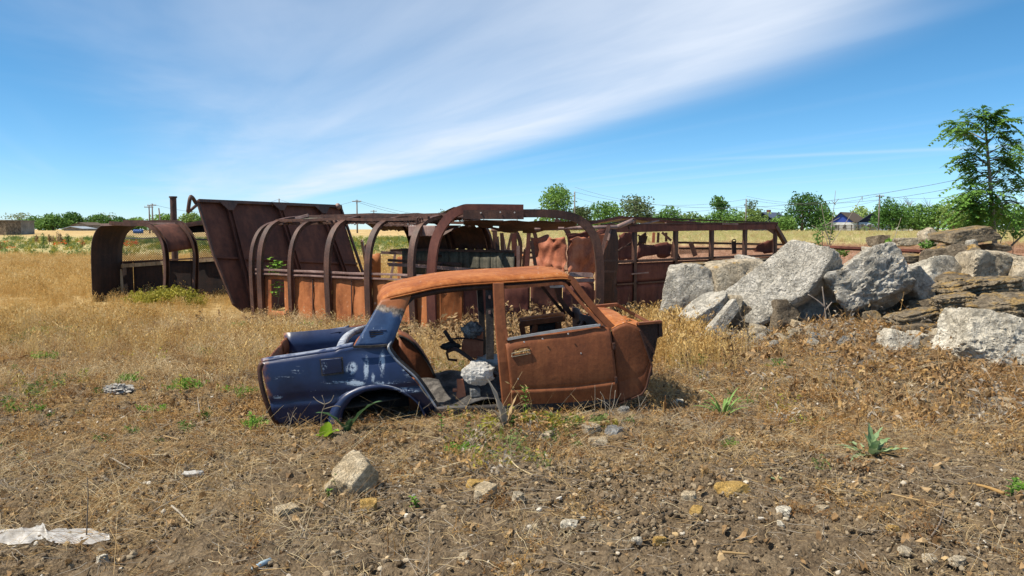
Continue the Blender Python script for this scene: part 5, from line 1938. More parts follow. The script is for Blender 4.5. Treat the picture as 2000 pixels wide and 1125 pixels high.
for i, (px, py, Y, dm, rt, lb, mt, sd) in enumerate([
        (1808, 678, 9.0, (.34, .3, .12), (6, -24, 0), 'thin tilted brown stone right of the roundish grey rock', 'brown_stone', 181),
        (1793, 658, 9.2, (.20, .2, .11), (0, 5, 0), 'small pale stone between the grey rock and the white boulder', 'white_stone', 182),
        (1842, 672, 9.2, (.34, .3, .22), (0, 40, 0), 'tilted grey stone against the left end of the white boulder', 'limestone', 183),
        (1697, 620, 11.0, (.30, .3, .20), (0, -10, 0), 'yellow topped stone at the foot of the dark pitted boulder', 'lichen_slab', 184),
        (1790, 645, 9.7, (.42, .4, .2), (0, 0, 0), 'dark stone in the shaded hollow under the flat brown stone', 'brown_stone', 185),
        (1480, 645, 10.6, (.22, .2, .14), (0, 10, 0), 'small rough grey stone in the hollow right of the narrow slab', 'limestone', 186),
        (1560, 634, 10.9, (.22, .2, .09), (0, 10, 0), 'small flat tan stone under the bluish grey slab', 'sandstone', 187),
        (1425, 598, 11.4, (.3, .3, .3), (0, 10, 0), 'rough stone wedged behind the top of the narrow standing slab', 'limestone', 188),
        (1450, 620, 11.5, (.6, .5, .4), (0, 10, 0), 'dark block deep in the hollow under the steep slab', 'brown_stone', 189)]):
    rock('stone', lb, 'stone', at(px, py, Y), dm, rt, mt, sd, rough=.07, cuts=7, n=4)
# stacked slabs further back
rock('concrete_slab', 'upper lichen covered slab of the stack beside the small tree', 'concrete slab', at(1872, 459, 15.2), (1.34, 0.8, 0.20), (-1, -6, 4), 'lichen_slab', 201, rough=.05, cuts=4, p=34)
rock('concrete_slab', 'lower slab of the stack beside the small tree', 'concrete slab', at(1868, 499, 14.9), (1.18, 0.8, 0.20), (-1, 1, 0), 'lichen_slab', 202, rough=.05, cuts=4, p=34)
rock('stone_block', 'small pale block propped between the two stacked slabs', 'stone block', at(1894, 479, 14.8), (0.27, 0.25, 0.21), (0, 6, 10), 'concrete', 203, rough=.05, cuts=6, n=4)
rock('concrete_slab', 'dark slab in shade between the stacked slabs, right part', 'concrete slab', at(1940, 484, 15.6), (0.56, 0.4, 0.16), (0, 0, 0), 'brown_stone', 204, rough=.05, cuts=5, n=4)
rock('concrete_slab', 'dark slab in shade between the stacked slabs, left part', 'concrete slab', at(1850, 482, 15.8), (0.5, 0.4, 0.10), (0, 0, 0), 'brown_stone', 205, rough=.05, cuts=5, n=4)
rock('stone_block', 'weathered block under the lower stacked slab', 'stone block', at(1868, 520, 14.6), (0.7, 0.7, 0.3), (0, 5, 0), 'limestone', 206, rough=.07, cuts=6, n=4)
rock('stone', 'pale pointed stone leaning on the left end of the upper stacked slab', 'stone', at(1815, 463, 15.9), (.4, .3, .34), (0, -35, 0), 'limestone', 207, rough=.07, cuts=7, n=4)
rock('stone', 'dark grey stone lying beyond the rusty beam', 'stone', at(1716, 471, 18.6), (.44, .35, .24), (0, 5, 0), 'brown_stone', 208, rough=.07, cuts=7, n=4)
rock('stone', 'flat grey stone between the rusty beam and the stacked slabs', 'stone', at(1768, 473, 17.5), (.62, .4, .18), (0, -8, 0), 'limestone', 209, rough=.07, cuts=7, n=4)
rock('flat_stone', 'flat yellowish stone below the right end of the rusty beam', 'flat stone', at(1762, 504, 14.0), (.66, .5, .12), (5, 3, 0), 'lichen_slab', 210, rough=.07, cuts=6, n=4)
rock('stone', 'pale stone seen under the rusty beam', 'stone', at(1706, 496, 15.2), (.34, .3, .24), (0, 5, 0), 'white_stone', 211, rough=.07, cuts=6, n=4)
# rubble core under the pile, mostly hidden by the stones in front
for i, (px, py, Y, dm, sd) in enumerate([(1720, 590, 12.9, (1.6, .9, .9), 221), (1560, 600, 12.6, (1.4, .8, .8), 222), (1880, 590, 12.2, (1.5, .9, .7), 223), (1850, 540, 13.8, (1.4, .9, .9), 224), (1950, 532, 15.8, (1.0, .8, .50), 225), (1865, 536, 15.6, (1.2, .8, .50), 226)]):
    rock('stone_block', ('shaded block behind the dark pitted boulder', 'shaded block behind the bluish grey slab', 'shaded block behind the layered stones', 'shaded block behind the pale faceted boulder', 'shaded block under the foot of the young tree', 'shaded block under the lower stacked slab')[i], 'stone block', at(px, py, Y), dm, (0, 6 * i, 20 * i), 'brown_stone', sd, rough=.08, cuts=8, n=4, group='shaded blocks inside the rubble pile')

# ---------------------------------------------------------------- single stones on the bare soil in front
NEAR_G = 'loose stones lying on the soil'


def near_stone(px, py, wpx, hpx, mat, label, seed, name='stone', tilt=0, n=4, **kw):
    g = gp(px, py + hpx * 0.35)
    w, h = wpx * g.y / FOC, hpx * g.y / FOC
    kw.setdefault('rough', .06)
    kw.setdefault('cuts', 7)
    rock(name, label, 'stone', (g.x, g.y, g.z + .012 + h * (.26 if wpx > 90 else .17)), (w * .95, w * .7, h * 1.0), (0, tilt, seed * 37 % 90), mat, seed, group=NEAR_G, n=n, **kw)


near_stone(690, 930, 98, 78, 'sandstone', 'large pale sandstone lump in front of the blue tail of the car', 301, 'boulder', -14, 5, dent=.06)
near_stone(656, 950, 40, 38, 'sandstone', 'narrow sandstone piece against the left of the large pale lump', 302, tilt=-40)
near_stone(1202, 842, 44, 24, 'grey_slab', 'flat grey paving fragment on the soil below the car door', 303, 'stone_slab', 10, cuts=4, p=40)
near_stone(1165, 862, 62, 16, 'sandstone', 'flat sandy stone just left of the grey paving fragment', 304, 'flat_stone', 3)
near_stone(1155, 838, 40, 24, 'limestone', 'knobbly stone tucked behind the grey paving fragment', 305)
near_stone(1070, 852, 36, 18, 'limestone', 'pale flat stone under the dry plants below the car door', 306)
near_stone(932, 946, 50, 16, 'ochre_stone', 'flat ochre stone right of the large sandstone lump', 307, 'flat_stone')
near_stone(945, 962, 52, 28, 'sandstone', 'cream stone touching the flat ochre stone', 308)
near_stone(720, 986, 36, 26, 'ochre_stone', 'round orange stone below the large sandstone lump', 309)
near_stone(560, 998, 54, 28, 'sandstone', 'pale crumbly stone on the left below the sandstone lump', 310, dent=.05)
near_stone(1346, 970, 40, 24, 'sandstone', 'triangular cream stone in the middle of the bare soil', 311)
near_stone(1432, 955, 66, 26, 'ochre_stone', 'long yellow grey stone near the middle right of the soil', 312, tilt=-14)
near_stone(1360, 1000, 32, 18, 'ochre_stone', 'small orange stone below the triangular cream stone', 313)
near_stone(1288, 1058, 28, 20, 'ochre_stone', 'bright orange pebble low in the middle of the soil', 314)
near_stone(1012, 972, 26, 20, 'limestone', 'rounded pale stone right of the cream stone', 315)
near_stone(1112, 1025, 48, 11, 'white_stone', 'flat white stone in the grass at the bottom middle', 316, 'flat_stone')
near_stone(958, 888, 20, 16, 'grey_slab', 'small grey rounded stone on the straw in front of the car', 317)
near_stone(1325, 787, 26, 13, 'white_stone', 'white stone inside the shadow of the car', 318)
near_stone(1218, 803, 24, 22, 'grey_slab', 'grey stone in the shadow at the foot of the front wing', 319)
near_stone(200, 1094, 26, 20, 'white_stone', 'small white stone right of the white film at the bottom left', 320)
near_stone(1525, 1028, 20, 16, 'white_stone', 'small white angular stone right of the bottom middle', 321)
near_stone(1606, 996, 30, 18, 'sandstone', 'small cream stone below the blue green plant', 322)
near_stone(1530, 1000, 44, 16, 'white_stone', 'flat white crumbling stone left of the small cream stone', 323, 'flat_stone')
near_stone(1744, 1034, 24, 14, 'ochre_stone', 'small orange stone on the right of the bare soil', 324)
near_stone(1768, 1080, 30, 14, 'limestone', 'flat grey stone near the bottom right', 325)
near_stone(1815, 1094, 34, 12, 'limestone', 'flat pale stone near the bottom right corner', 326)
near_stone(1870, 1098, 38, 14, 'limestone', 'broad white stone in the bottom right corner', 327)
near_stone(905, 1092, 26, 18, 'sandstone', 'lone cream pebble near the bottom centre', 328)
near_stone(690, 1088, 30, 12, 'sandstone', 'thin cream pebble left of the bottom centre', 329)
near_stone(655, 1083, 22, 18, 'sandstone', 'round cream pebble left of the thin cream pebble', 330)
near_stone(1620, 757, 26, 14, 'limestone', 'small tan stone on the dry litter below the big pile', 331)
near_stone(1955, 785, 56, 18, 'sandstone', 'flat pinkish stone among dry leaves at the right edge', 332, 'flat_stone')
near_stone(1968, 800, 34, 16, 'sandstone', 'pinkish flake just below the flat pinkish stone', 333, 'flat_stone')
near_stone(1795, 785, 30, 16, 'limestone', 'small tan stone below the roundish grey rock', 334)
near_stone(1245, 1058, 22, 14, 'white_stone', 'white pebble beside the bright orange pebble', 336)

# ================================================================== far trees, houses, poles
TREE_G = 'trees along the far edge of the field'


def leaf_cloud(blobs, n, size, seed, flat=0.75, fill=0.35):
    """many small leaf faces spread through ellipsoid blobs [(centre, radii)]; returns verts, faces"""
    g = np.random.default_rng(seed)
    vol = np.array([b[1][0] * b[1][2] for b in blobs]) ** 0.9
    pick = g.choice(len(blobs), n, p=vol / vol.sum())
    C = np.array([blobs[i][0] for i in pick])
    Rr = np.array([blobs[i][1] for i in pick])
    d = g.normal(0, 1, (n, 3))
    d /= np.linalg.norm(d, axis=1)[:, None]
    rad = np.where(g.random(n) < fill, g.random(n) ** 0.5, 0.78 + 0.30 * g.random(n))
    # break the outline with noise
    rad = rad * (1 + 0.35 * vnoise(d * 2.6 + pick[:, None] * 3.1, seed))
    P = C + d * Rr * rad[:, None]
    a = g.normal(0, 1, (n, 3)) + d * 0.3
    a[:, 2] *= flat
    a /= np.linalg.norm(a, axis=1)[:, None]
    b = np.cross(a, g.normal(0, 1, (n, 3)))
    b /= np.linalg.norm(b, axis=1)[:, None]
    s = size * g.uniform(0.55, 1.25, n)[:, None]
    a, b = a * s, b * s * 0.62
    V = np.stack([P - a, P + b * 0.9 - a * .1, P + a, P - b * 0.9 + a * .1], 1).reshape(-1, 3)
    F = np.arange(n * 4).reshape(-1, 4)
    return V, F


def far_tree(px, ytop, w, Y, mat, label, seed, n=1300, trunk_frac=0.14, leafpx=3.4, ybase=450.5, shape='round', wtop=1.0):
    base = at(px, ybase, Y)
    base.z = h1(base.x, base.y)
    top = at(px, ytop, Y).z
    Hh = top - base.z
    Wd = w * Y / FOC
    g = np.random.default_rng(seed)
    t = thing('tree', label, 'tree', base, TREE_G)
    zc0 = base.z + Hh * trunk_frac
    blobs = []
    nb = 9 if shape == 'round' else 6
    for i in range(nb):
        u = g.uniform(-1, 1)
        v = g.uniform(0.08, 0.92)
        lim = math.sin(math.pi * min(1, max(0.12, v * 0.86 + 0.14))) ** 0.6
        if shape == 'umbrella':
            v = g.uniform(0.5, 0.95)
            lim = 1
        r = g.uniform(0.24, 0.36)
        c = (base.x + u * Wd * 0.5 * lim * 0.72, base.y + g.uniform(-.5, .5) * Wd * 0.6, zc0 + (top - zc0) * (r * .5 + v * (1 - r)))
        blobs.append((c, (Wd * r * g.uniform(.8, 1.1), Wd * r, min((top - zc0) * .3, Wd * r * g.uniform(.65, .95)))))
    blobs.append(((base.x, base.y, top - Hh * .16), (Wd * .22 * wtop, Wd * .22, Hh * .15)))
    if shape == 'round':
        blobs.append(((base.x, base.y, zc0 + (top - zc0) * .42), (Wd * .42, Wd * .36, (top - zc0) * .38)))
        for sx in (-1, 1):
            blobs.append(((base.x + sx * Wd * .28, base.y, zc0 + (top - zc0) * .22), (Wd * .22, Wd * .22, (top - zc0) * .20)))
    V, F = leaf_cloud(blobs, n, leafpx * Y / FOC, seed)
    obj('crown', (V, F), M[mat], t)
    mb = MB()
    tr = max(Wd * 0.022, .10)
    tp = [Vector((base.x, base.y, base.z - .2)), Vector((base.x + Wd * .01, base.y, base.z + Hh * .3)), Vector((base.x - Wd * .02, base.y, base.z + Hh * .72))]
    mb.tube(tp, tr * 1.5, 7, tr * .4)
    for b in blobs[:7]:
        c = Vector(b[0])
        mb.tube([tp[1].lerp(tp[2], g.uniform(0, .8)), c], tr * .6, 5, tr * .15)
    obj('trunk', mb, M['bark'], t, True)
    return t


FT = [
    (1088, 358, 70, 190, 'leaf_mid', 'tallest rounded tree, left of the utility pole above the front hoop', 'round', 1900),
    (1130, 402, 46, 186, 'leaf_grey', 'low olive tree around the foot of the utility pole above the front hoop', 'round', 900),
    (1182, 393, 74, 188, 'leaf_mid', 'green bushy tree above the fallen roof of the right bus', 'round', 1300),
    (1240, 381, 72, 192, 'leaf_grey', 'greyish green spreading tree above the peak of the right bus roof', 'round', 1500),
    (1308, 404, 62, 186, 'leaf_dark', 'small dark tree right of the grey house roof', 'round', 1100),
    (1352, 412, 48, 190, 'leaf_pale', 'low yellow green bushy tree left of the tree with a bare forked trunk', 'round', 800),
    (1406, 409, 84, 186, 'leaf_dark', 'broad dark bush at the foot of the tree with a bare forked trunk', 'round', 1400),
    (1405, 384, 38, 188, 'leaf_dark', 'tree with a bare forked trunk and small umbrella crown', 'umbrella', 500),
    (1468, 406, 62, 195, 'leaf_pale', 'yellow green tree left of the dark blue house', 'round', 1000),
    (1463, 388, 24, 195, 'leaf_grey', 'thin airy treetop behind the utility pole near the dark blue house', 'umbrella', 140),
    (1566, 379, 92, 180, 'leaf_dark', 'large dense dark tree right of the dark blue house', 'round', 2300),
    (1532, 424, 46, 176, 'leaf_mid', 'low bush at the left foot of the large dense dark tree', 'round', 800),
    (1608, 400, 48, 215, 'leaf_mid', 'mid green tree left of the bright blue house', 'round', 1300),
    (1684, 403, 54, 225, 'leaf_pale', 'pale tree standing behind the two blue gables', 'round', 900),
    (1738, 391, 68, 182, 'leaf_dark', 'dark green tree right of the utility pole beside the white house', 'round', 1700),
    (1786, 400, 80, 190, 'leaf_dark', 'broad dark tree in the middle of the right treeline', 'round', 1500),
    (1832, 398, 70, 188, 'leaf_mid', 'mid green tree behind the pointed pale stone', 'round', 1300),
    (1862, 382, 62, 176, 'leaf_pale', 'pale feathery tree left of the young tree on the rocks', 'round', 1100),
    (1908, 402, 80, 186, 'leaf_dark', 'dark tree behind the lower leaves of the young tree', 'round', 1300),
    (1965, 404, 80, 188, 'leaf_mid', 'mid green tree behind the trunk of the young tree', 'round', 1200),
    (2012, 398, 70, 186, 'leaf_dark', 'dark tree cut by the right edge of the picture', 'round', 1000),
    (62, 423, 50, 230, 'leaf_dark', 'low dark tree right of the concrete sheds at the left', 'round', 900),
    (104, 419, 62, 225, 'leaf_mid', 'brightest green bushy tree in the left treeline', 'round', 1200),
    (140, 416, 50, 235, 'leaf_dark', 'dark tree right of the brightest bush on the left', 'round', 1000),
    (196, 419, 60, 235, 'leaf_mid', 'tree above the left end of the bus end section', 'round', 1000),
    (232, 423, 54, 240, 'leaf_dark', 'low tree right of the tree above the bus end section', 'round', 900),
    (265, 425, 44, 240, 'leaf_mid', 'small round tree left of the thin poles', 'round', 700),
    (318, 419, 52, 236, 'leaf_mid', 'tree between the thin poles and the flue pipe', 'round', 800),
    (368, 415, 50, 232, 'leaf_pale', 'pale airy tree between the flue pipe and the leaning panel', 'round', 700),
    (395, 420, 44, 232, 'leaf_mid', 'tree behind the left edge of the leaning panel', 'round', 600),
    (36, 417, 44, 240, 'leaf_grey', 'thin leaning tree with sparse leaves above the concrete sheds', 'umbrella', 170),
    (210, 417, 26, 245, 'leaf_grey', 'sparse treetop rising above the left treeline', 'umbrella', 110),
    (865, 406, 22, 210, 'leaf_grey', 'small sparse treetop peeping over the bus roof skin', 'umbrella', 120),
    (945, 407, 18, 210, 'leaf_mid', 'tiny treetop just above the front hoop', 'umbrella', 120),
]
for i, (px, yt, w, Y, mt, lb, shp_, n) in enumerate(FT):
    far_tree(px, yt, w, Y, mt, lb, 400 + i, n=int(n * 1.7), shape=shp_, leafpx=2.7 if n > 300 else 2.0, trunk_frac=.06 if shp_ == 'round' else .3)
# low hedge mass linking the trees
blobs = []
g = np.random.default_rng(77)
for px in list(range(1050, 2080, 16)) + list(range(45, 430, 16)):
    Y = 205 if px > 900 else 250
    p = at(px, 450, Y)
    hgt = g.uniform(1.6, 3.0) if not (1470 < px < 1530 or 1625 < px < 1725) else 1.0
    blobs.append(((p.x, Y + g.uniform(-4, 4), h1(p.x, Y) + hgt * .5), (2.2, 2.0, hgt * .6)))
V, F = leaf_cloud(blobs, 7000, .55, 78)
tag(obj('hedge', (V, F), M['leaf_mid']), 'low continuous scrub along the far edge of the field', 'hedge', kind='stuff')
# bare dead twigs above the right treeline
for px, yt in ((1762, 386), (1775, 384), (1812, 388)):
    b = at(px, 450, 196)
    b.z = h1(b.x, b.y)
    zt = at(px, yt, 196).z
    t = thing('bare_tree', {1762: 'left bare treetop above the broad dark tree', 1775: 'right bare treetop above the broad dark tree', 1812: 'bare treetop left of the pale feathery tree'}[px], 'tree', b, 'bare trees in the right treeline')
    mb = MB().tube([b, Vector((b.x, b.y, zt - 2.5))], .14, 6, .07)
    obj('trunk', mb, M['bark'], t)
    mb = MB()
    gg = random.Random(px)
    for k in range(9):
        a = Vector((b.x, b.y, zt - 3 + gg.random() * 1.2))
        e = a + Vector((gg.uniform(-2.2, 2.2), gg.uniform(-1, 1), gg.uniform(1.2, 3.0)))
        mb.tube([a, a.lerp(e, .5) + Vector((0, 0, .3)), e], .06, 4, .02)
    obj('branches', mb, M['bark'], t)


# ---- houses


def wall_mat(name, c):
    return simple(name, c, 0.85, 0.12, 1.5)


M['wall_white'] = wall_mat('wall_white', (0.66, 0.67, 0.68))
M['wall_blue'] = wall_mat('wall_blue', (0.045, 0.09, 0.40))
M['wall_navy'] = wall_mat('wall_navy', (0.022, 0.03, 0.065))
M['wall_pale_blue'] = wall_mat('wall_pale_blue', (0.30, 0.42, 0.62))
M['roof_blue_grey'] = wall_mat('roof_blue_grey', (0.075, 0.10, 0.16))
M['roof_brown'] = wall_mat('roof_brown', (0.10, 0.075, 0.055))
M['roof_slate'] = wall_mat('roof_slate', (0.26, 0.30, 0.34))
M['glass_dark'] = simple('glass_dark', (0.03, 0.035, 0.045), 0.15, 0.1, 3, spec=0.5)
M['brick_red'] = wall_mat('brick_red', (0.22, 0.09, 0.06))
M['concrete_old'] = stone('concrete_old', (0.15, 0.14, 0.12), (0.25, 0.235, 0.205), (0.33, 0.31, 0.275), lich=0, scale=.5)


def house(name, label, apex, eave_y, eaves, Y, wall, gable, roofm, depth=9, rot=25, windows=(), chimney=None, base_y=450.5):
    bx = (eaves[0] + eaves[1]) / 2
    base = at(bx, base_y, Y)
    base.z = h1(base.x, base.y)
    t = thing(name, label, 'house', base, 'houses along the far edge of the field')
    W2 = (eaves[1] - eaves[0]) * Y / FOC / 2
    ze, zp = at(bx, eave_y, Y).z, at(bx, apex[1], Y).z
    r = R(rot)
    X, D = Vector((math.cos(r * .3), -math.sin(r * .3), 0)), Vector((math.sin(r), math.cos(r), 0))
    B = Vector(base)
    A = B + X * ((apex[0] - bx) * Y / FOC)
    l, rr = B - X * (W2 * .93), B + X * (W2 * .93)
    up = lambda p, z: Vector((p.x, p.y, z))
    mb = MB().prism([up(l, base.z - .3), up(rr, base.z - .3), up(rr, ze), up(l, ze)], D * depth)
    wl_ = obj('wall', mb, M[wall], t)
    mb = MB().prism([up(l, ze), up(rr, ze), up(A, zp - .12)], D * (depth - .1) - D * .0)
    obj('gable', MB().prism([up(l, ze) - D * .02, up(rr, ze) - D * .02, up(A, zp - .1) - D * .02], D * (depth + .04)), M[gable], t)
    L0, R0 = B - X * W2, B + X * W2
    for side in (L0, R0):
        e, p = up(side, ze - .12) - D * .5, up(A, zp) - D * .5
        dn = Vector((0, 0, .14))
        obj('roof', MB().prism([e, p, p + dn, e + dn], D * (depth + 1)), M[roofm], t)
    for (wx, wy0, wy1, ww) in windows:
        c = at(wx, (wy0 + wy1) / 2, Y)
        hw, hh = ww * Y / FOC / 2, (wy1 - wy0) * Y / FOC / 2
        p = B + X * ((wx - bx) * Y / FOC)
        p = up(p, c.z) - D * .05
        fr = obj('window', MB().box(p, X * hw, D * .05, Vector((0, 0, hh))), M['wall_white'], t)
        obj('pane', MB().box(p - D * .05, X * (hw * .72), D * .02, Vector((0, 0, hh * .76))), M['glass_dark'], fr)
    if chimney:
        c = at(chimney[0], chimney[1], Y)
        p = A + D * (depth * .5)
        obj('chimney', MB().box(up(p, c.z - .3) + X * ((chimney[0] - apex[0]) * Y / FOC - D.x * depth * .5), X * .4, D * .4, Vector((0, 0, .8))), M['brick_red'], t)
    return t


house('house', 'dark navy house with blue grey roof and brick chimney beside the large dense tree', (1489, 415), 434, (1462, 1519), 200, 'wall_navy', 'wall_navy', 'roof_blue_grey', 9, 42, (), (1509, 413))
house('house', 'white house with bright blue gable and brown roof beyond the grass', (1642, 415), 434, (1622, 1668), 205, 'wall_white', 'wall_blue', 'roof_brown', 9, 44, ((1633, 438, 447, 7), (1649, 438, 448, 8)))
house('house', 'white house with dark navy gable right of the bright blue gable', (1708, 413), 434, (1676, 1740), 205, 'wall_pale_blue', 'wall_navy', 'roof_blue_grey', 9, 30, ((1686, 437, 446, 8), (1699, 437, 448, 10)))
house('house', 'house with pale grey roof showing above the right bus roof', (1268, 418), 427, (1250, 1284), 200, 'concrete_old', 'concrete_old', 'roof_slate', 10, 60, ())
house('house', 'low white house under the broad dark trees of the right treeline', (1770, 432), 440, (1752, 1788), 200, 'wall_white', 'wall_white', 'roof_brown', 6, 20, ((1765, 442, 447, 5),))
house('shed', 'low shed with brown roof among the trees on the left', (158, 435), 440, (140, 176), 215, 'concrete_old', 'concrete_old', 'roof_brown', 5, 20, ())
house('shed', 'long low shed right of the brown roofed shed on the left', (140, 443), 446.5, (122, 166), 205, 'concrete_old', 'concrete_old', 'roof_slate', 4, 15, ())
# concrete sheds at the very left
for (a, b, yt, Y, lb) in ((-30, 12, 431.5, 130, 'dark concrete shed cut by the left edge of the picture'), (13, 40, 432.5, 134, 'grey concrete shed just right of the dark one at the left edge')):
    p, q = at(a, 452, Y), at(b, 452, Y)
    z0 = h1(p.x, Y) - .4
    t = thing('concrete_shed', lb, 'shed', (p.x, Y, z0), 'concrete sheds at the left edge')
    zt = at(a, yt, Y).z
    m = 5
    for i in range(m):
        u, v = p.lerp(q, i / m), p.lerp(q, (i + 1) / m)
        obj('wall_panel', MB().box(((u.x + v.x) / 2, Y + 2, (z0 + zt) / 2), ((v.x - u.x) / 2 - .02, 0, 0), (0, 2, 0), (0, 0, (zt - z0) / 2 + (.03 if i % 2 else 0))), M['concrete_old'] if a > 0 else M['brown_stone'], t)
    obj('roof_slab', MB().box(((p.x + q.x) / 2, Y + 2, zt + .1), ((q.x - p.x) / 2 + .1, 0, 0), (0, 2.15, 0), (0, 0, .09)), M['concrete_old'], t)
# far fences
for a, b, Y, yt, lb in ((1590, 1735, 196, 438.5, 'thin grey fence in front of the blue gabled houses'), (1880, 2040, 192, 439, 'grey board fence behind the young tree'), (1330, 1470, 192, 447, 'pale low fence seen through the right bus windows')):
    p, q = at(a, 450, Y), at(b, 450, Y)
    z0 = h1(p.x, Y)
    zt = at(a, yt, Y).z
    t = thing('fence', lb, 'fence', (p.x, Y, z0), 'fences along the far edge of the field')
    n = int((b - a) / 12)
    for i in range(n + 1):
        c = p.lerp(q, i / n)
        obj('post', MB().box((c.x, Y, (z0 + zt) / 2), (.07, 0, 0), (0, .07, 0), (0, 0, (zt - z0) / 2)), M['pole_wood'], t)
    for f in (.35, .9):
        obj('rail', MB().box(((p.x + q.x) / 2, Y - .08, z0 + (zt - z0) * f), ((q.x - p.x) / 2, 0, 0), (0, .03, 0), (0, 0, .05)), M['pole_wood'], t)
    mb = MB()
    k = p.x
    while k < q.x:
        mb.box((k, Y + .03, z0 + (zt - z0) * .45), (.055, 0, 0), (0, .015, 0), (0, 0, (zt - z0) * .42))
        k += .24
    tag(obj('pickets', mb, M['pole_wood'], t), kind='stuff')
M['tarp_blue'] = simple('tarp_blue', (0.03, 0.10, 0.32), 0.6, 0.2, 2)
for px, py, w, h, Y, lb in ((270, 452, 17, 8, 130, 'blue barrel shaped tank far off, seen through the window hole'), (1402, 450, 22, 4, 185, 'dark blue trailer far off, seen through the right bus windows'), (1528, 448, 18, 5, 178, 'blue trailer under the large dense tree')):
    c = at(px, py, Y)
    ww, hh = w * Y / FOC / 2, h * Y / FOC / 2
    zb = h1(c.x, Y)
    if h > 6:
        o = obj('tank', MB().tube([(c.x - ww, Y, c.z), (c.x - ww * .9, Y, c.z), (c.x + ww * .9, Y, c.z), (c.x + ww, Y, c.z)], hh, 14), M['tarp_blue'], None, True, loc=(c.x, Y, c.z))
        tag(o, lb, 'tank')
    else:
        t = thing('trailer', lb, 'trailer', (c.x, Y, zb), 'blue trailers in the distance')
        obj('body', MB().box((c.x, Y, zb + hh + .35), (ww, 0, 0), (0, 1, 0), (0, 0, hh)), M['tarp_blue'], t, bevel=.08)
        for sx in (-.5, .5):
            obj('wheel', MB().tube([(c.x + ww * sx, Y - 1.05, zb + .3), (c.x + ww * sx, Y - .85, zb + .3)], .3, 12), M['soot'], t)

# ---- utility poles and wires
PO = [(291, 401, 150, 'thin lamp pole left of the other two thin poles', 1), (297, 397.5, 152, 'middle thin pole with a crossarm left of the flue pipe', 1), (310, 406.5, 148, 'short leaning pole left of the flue pipe', 0),
      (545, 388, 170, 'pole top standing above the leaning panel', 0), (697, 390, 150, 'pole with crossarm right of the leaning panel', 1), (730, 410, 210, 'distant pole right of the nearer crossarm pole', 1),
      (1010, 403, 220, 'far pole top just above the front hoop', 1), (1122.5, 374, 168, 'utility pole right of the tallest tree', 0), (1457.5, 388, 168, 'utility pole between the trees left of the dark blue house', 0),
      (1718, 380, 160, 'utility pole right of the navy gabled house', 1), (261, 424, 240, 'tiny pole above the left treeline', 1), (2180, 300, 70, 'utility pole outside the right edge', 1)]
PT = {}
for px, yt, Y, lb, arm in PO:
    p = at(px, yt, Y)
    z0 = h1(p.x, Y)
    t = thing('utility_pole', lb, 'pole', (p.x, Y, z0), 'utility poles beyond the field')
    lean = .5 if px == 310 else 0
    r = .16 if Y < 200 else .14
    obj('pole', MB().tube([(p.x + lean, Y, z0 - .3), (p.x, Y, p.z)], r, 8, r * .75), M['pole_wood'], t, True)
    if arm:
        obj('crossarm', MB().box((p.x, Y - .12, p.z - .35), (.85, 0, 0), (0, .06, 0), (0, 0, .07)), M['pole_wood'], t)
        for s in (-.75, -.3, .3, .75):
            obj('insulator', MB().tube([(p.x + s, Y - .12, p.z - .28), (p.x + s, Y - .12, p.z - .05)], .05, 6), M['wall_white'], t)
    else:
        obj('insulator', MB().tube([(p.x, Y - .2, p.z - .2), (p.x, Y - .2, p.z + .05)], .05, 6), M['wall_white'], t)
    PT[px] = Vector((p.x, Y - .12, p.z - .1))
W_ = [(297, 545, 2.2, 0), (545, 697, 1.5, 0), (697, 1010, 3, .0), (697, 1122.5, 4.5, -.3), (1122.5, 1457.5, 2.0, 0), (1122.5, 1457.5, 2.2, -1.2), (1457.5, 1718, 1.6, 0), (1457.5, 1718, 1.7, -1.0), (1718, 2180, 2.0, 0), (1457.5, 2180, 3.0, .6), (1122.5, 2180, 5, 1.0)]
wlab = ['wire from the thin poles to the pole above the leaning panel', 'wire from the leaning panel pole to the crossarm pole', 'wire from the crossarm pole to the far pole over the hoop', 'wire from the crossarm pole to the pole by the tallest tree',
        'upper wire over the right bus roof', 'lower wire over the right bus roof', 'upper wire over the large dense tree', 'lower wire over the large dense tree', 'wire leaving the right side over the treeline', 'second highest wire rising to the right', 'highest wire rising to the right']
for (a, b, sag, dz), lb in zip(W_, wlab):
    A, B = PT[a] + Vector((0, 0, dz)), PT[b] + Vector((0, 0, dz))
    pts = [A.lerp(B, s) - Vector((0, 0, sag * 4 * s * (1 - s))) for s in np.linspace(0, 1, 18)]
    o = obj('power_line', MB().tube(pts, .022, 4), M['wire'], None, loc=A)
    tag(o, lb, 'power line', 'power lines between the poles')

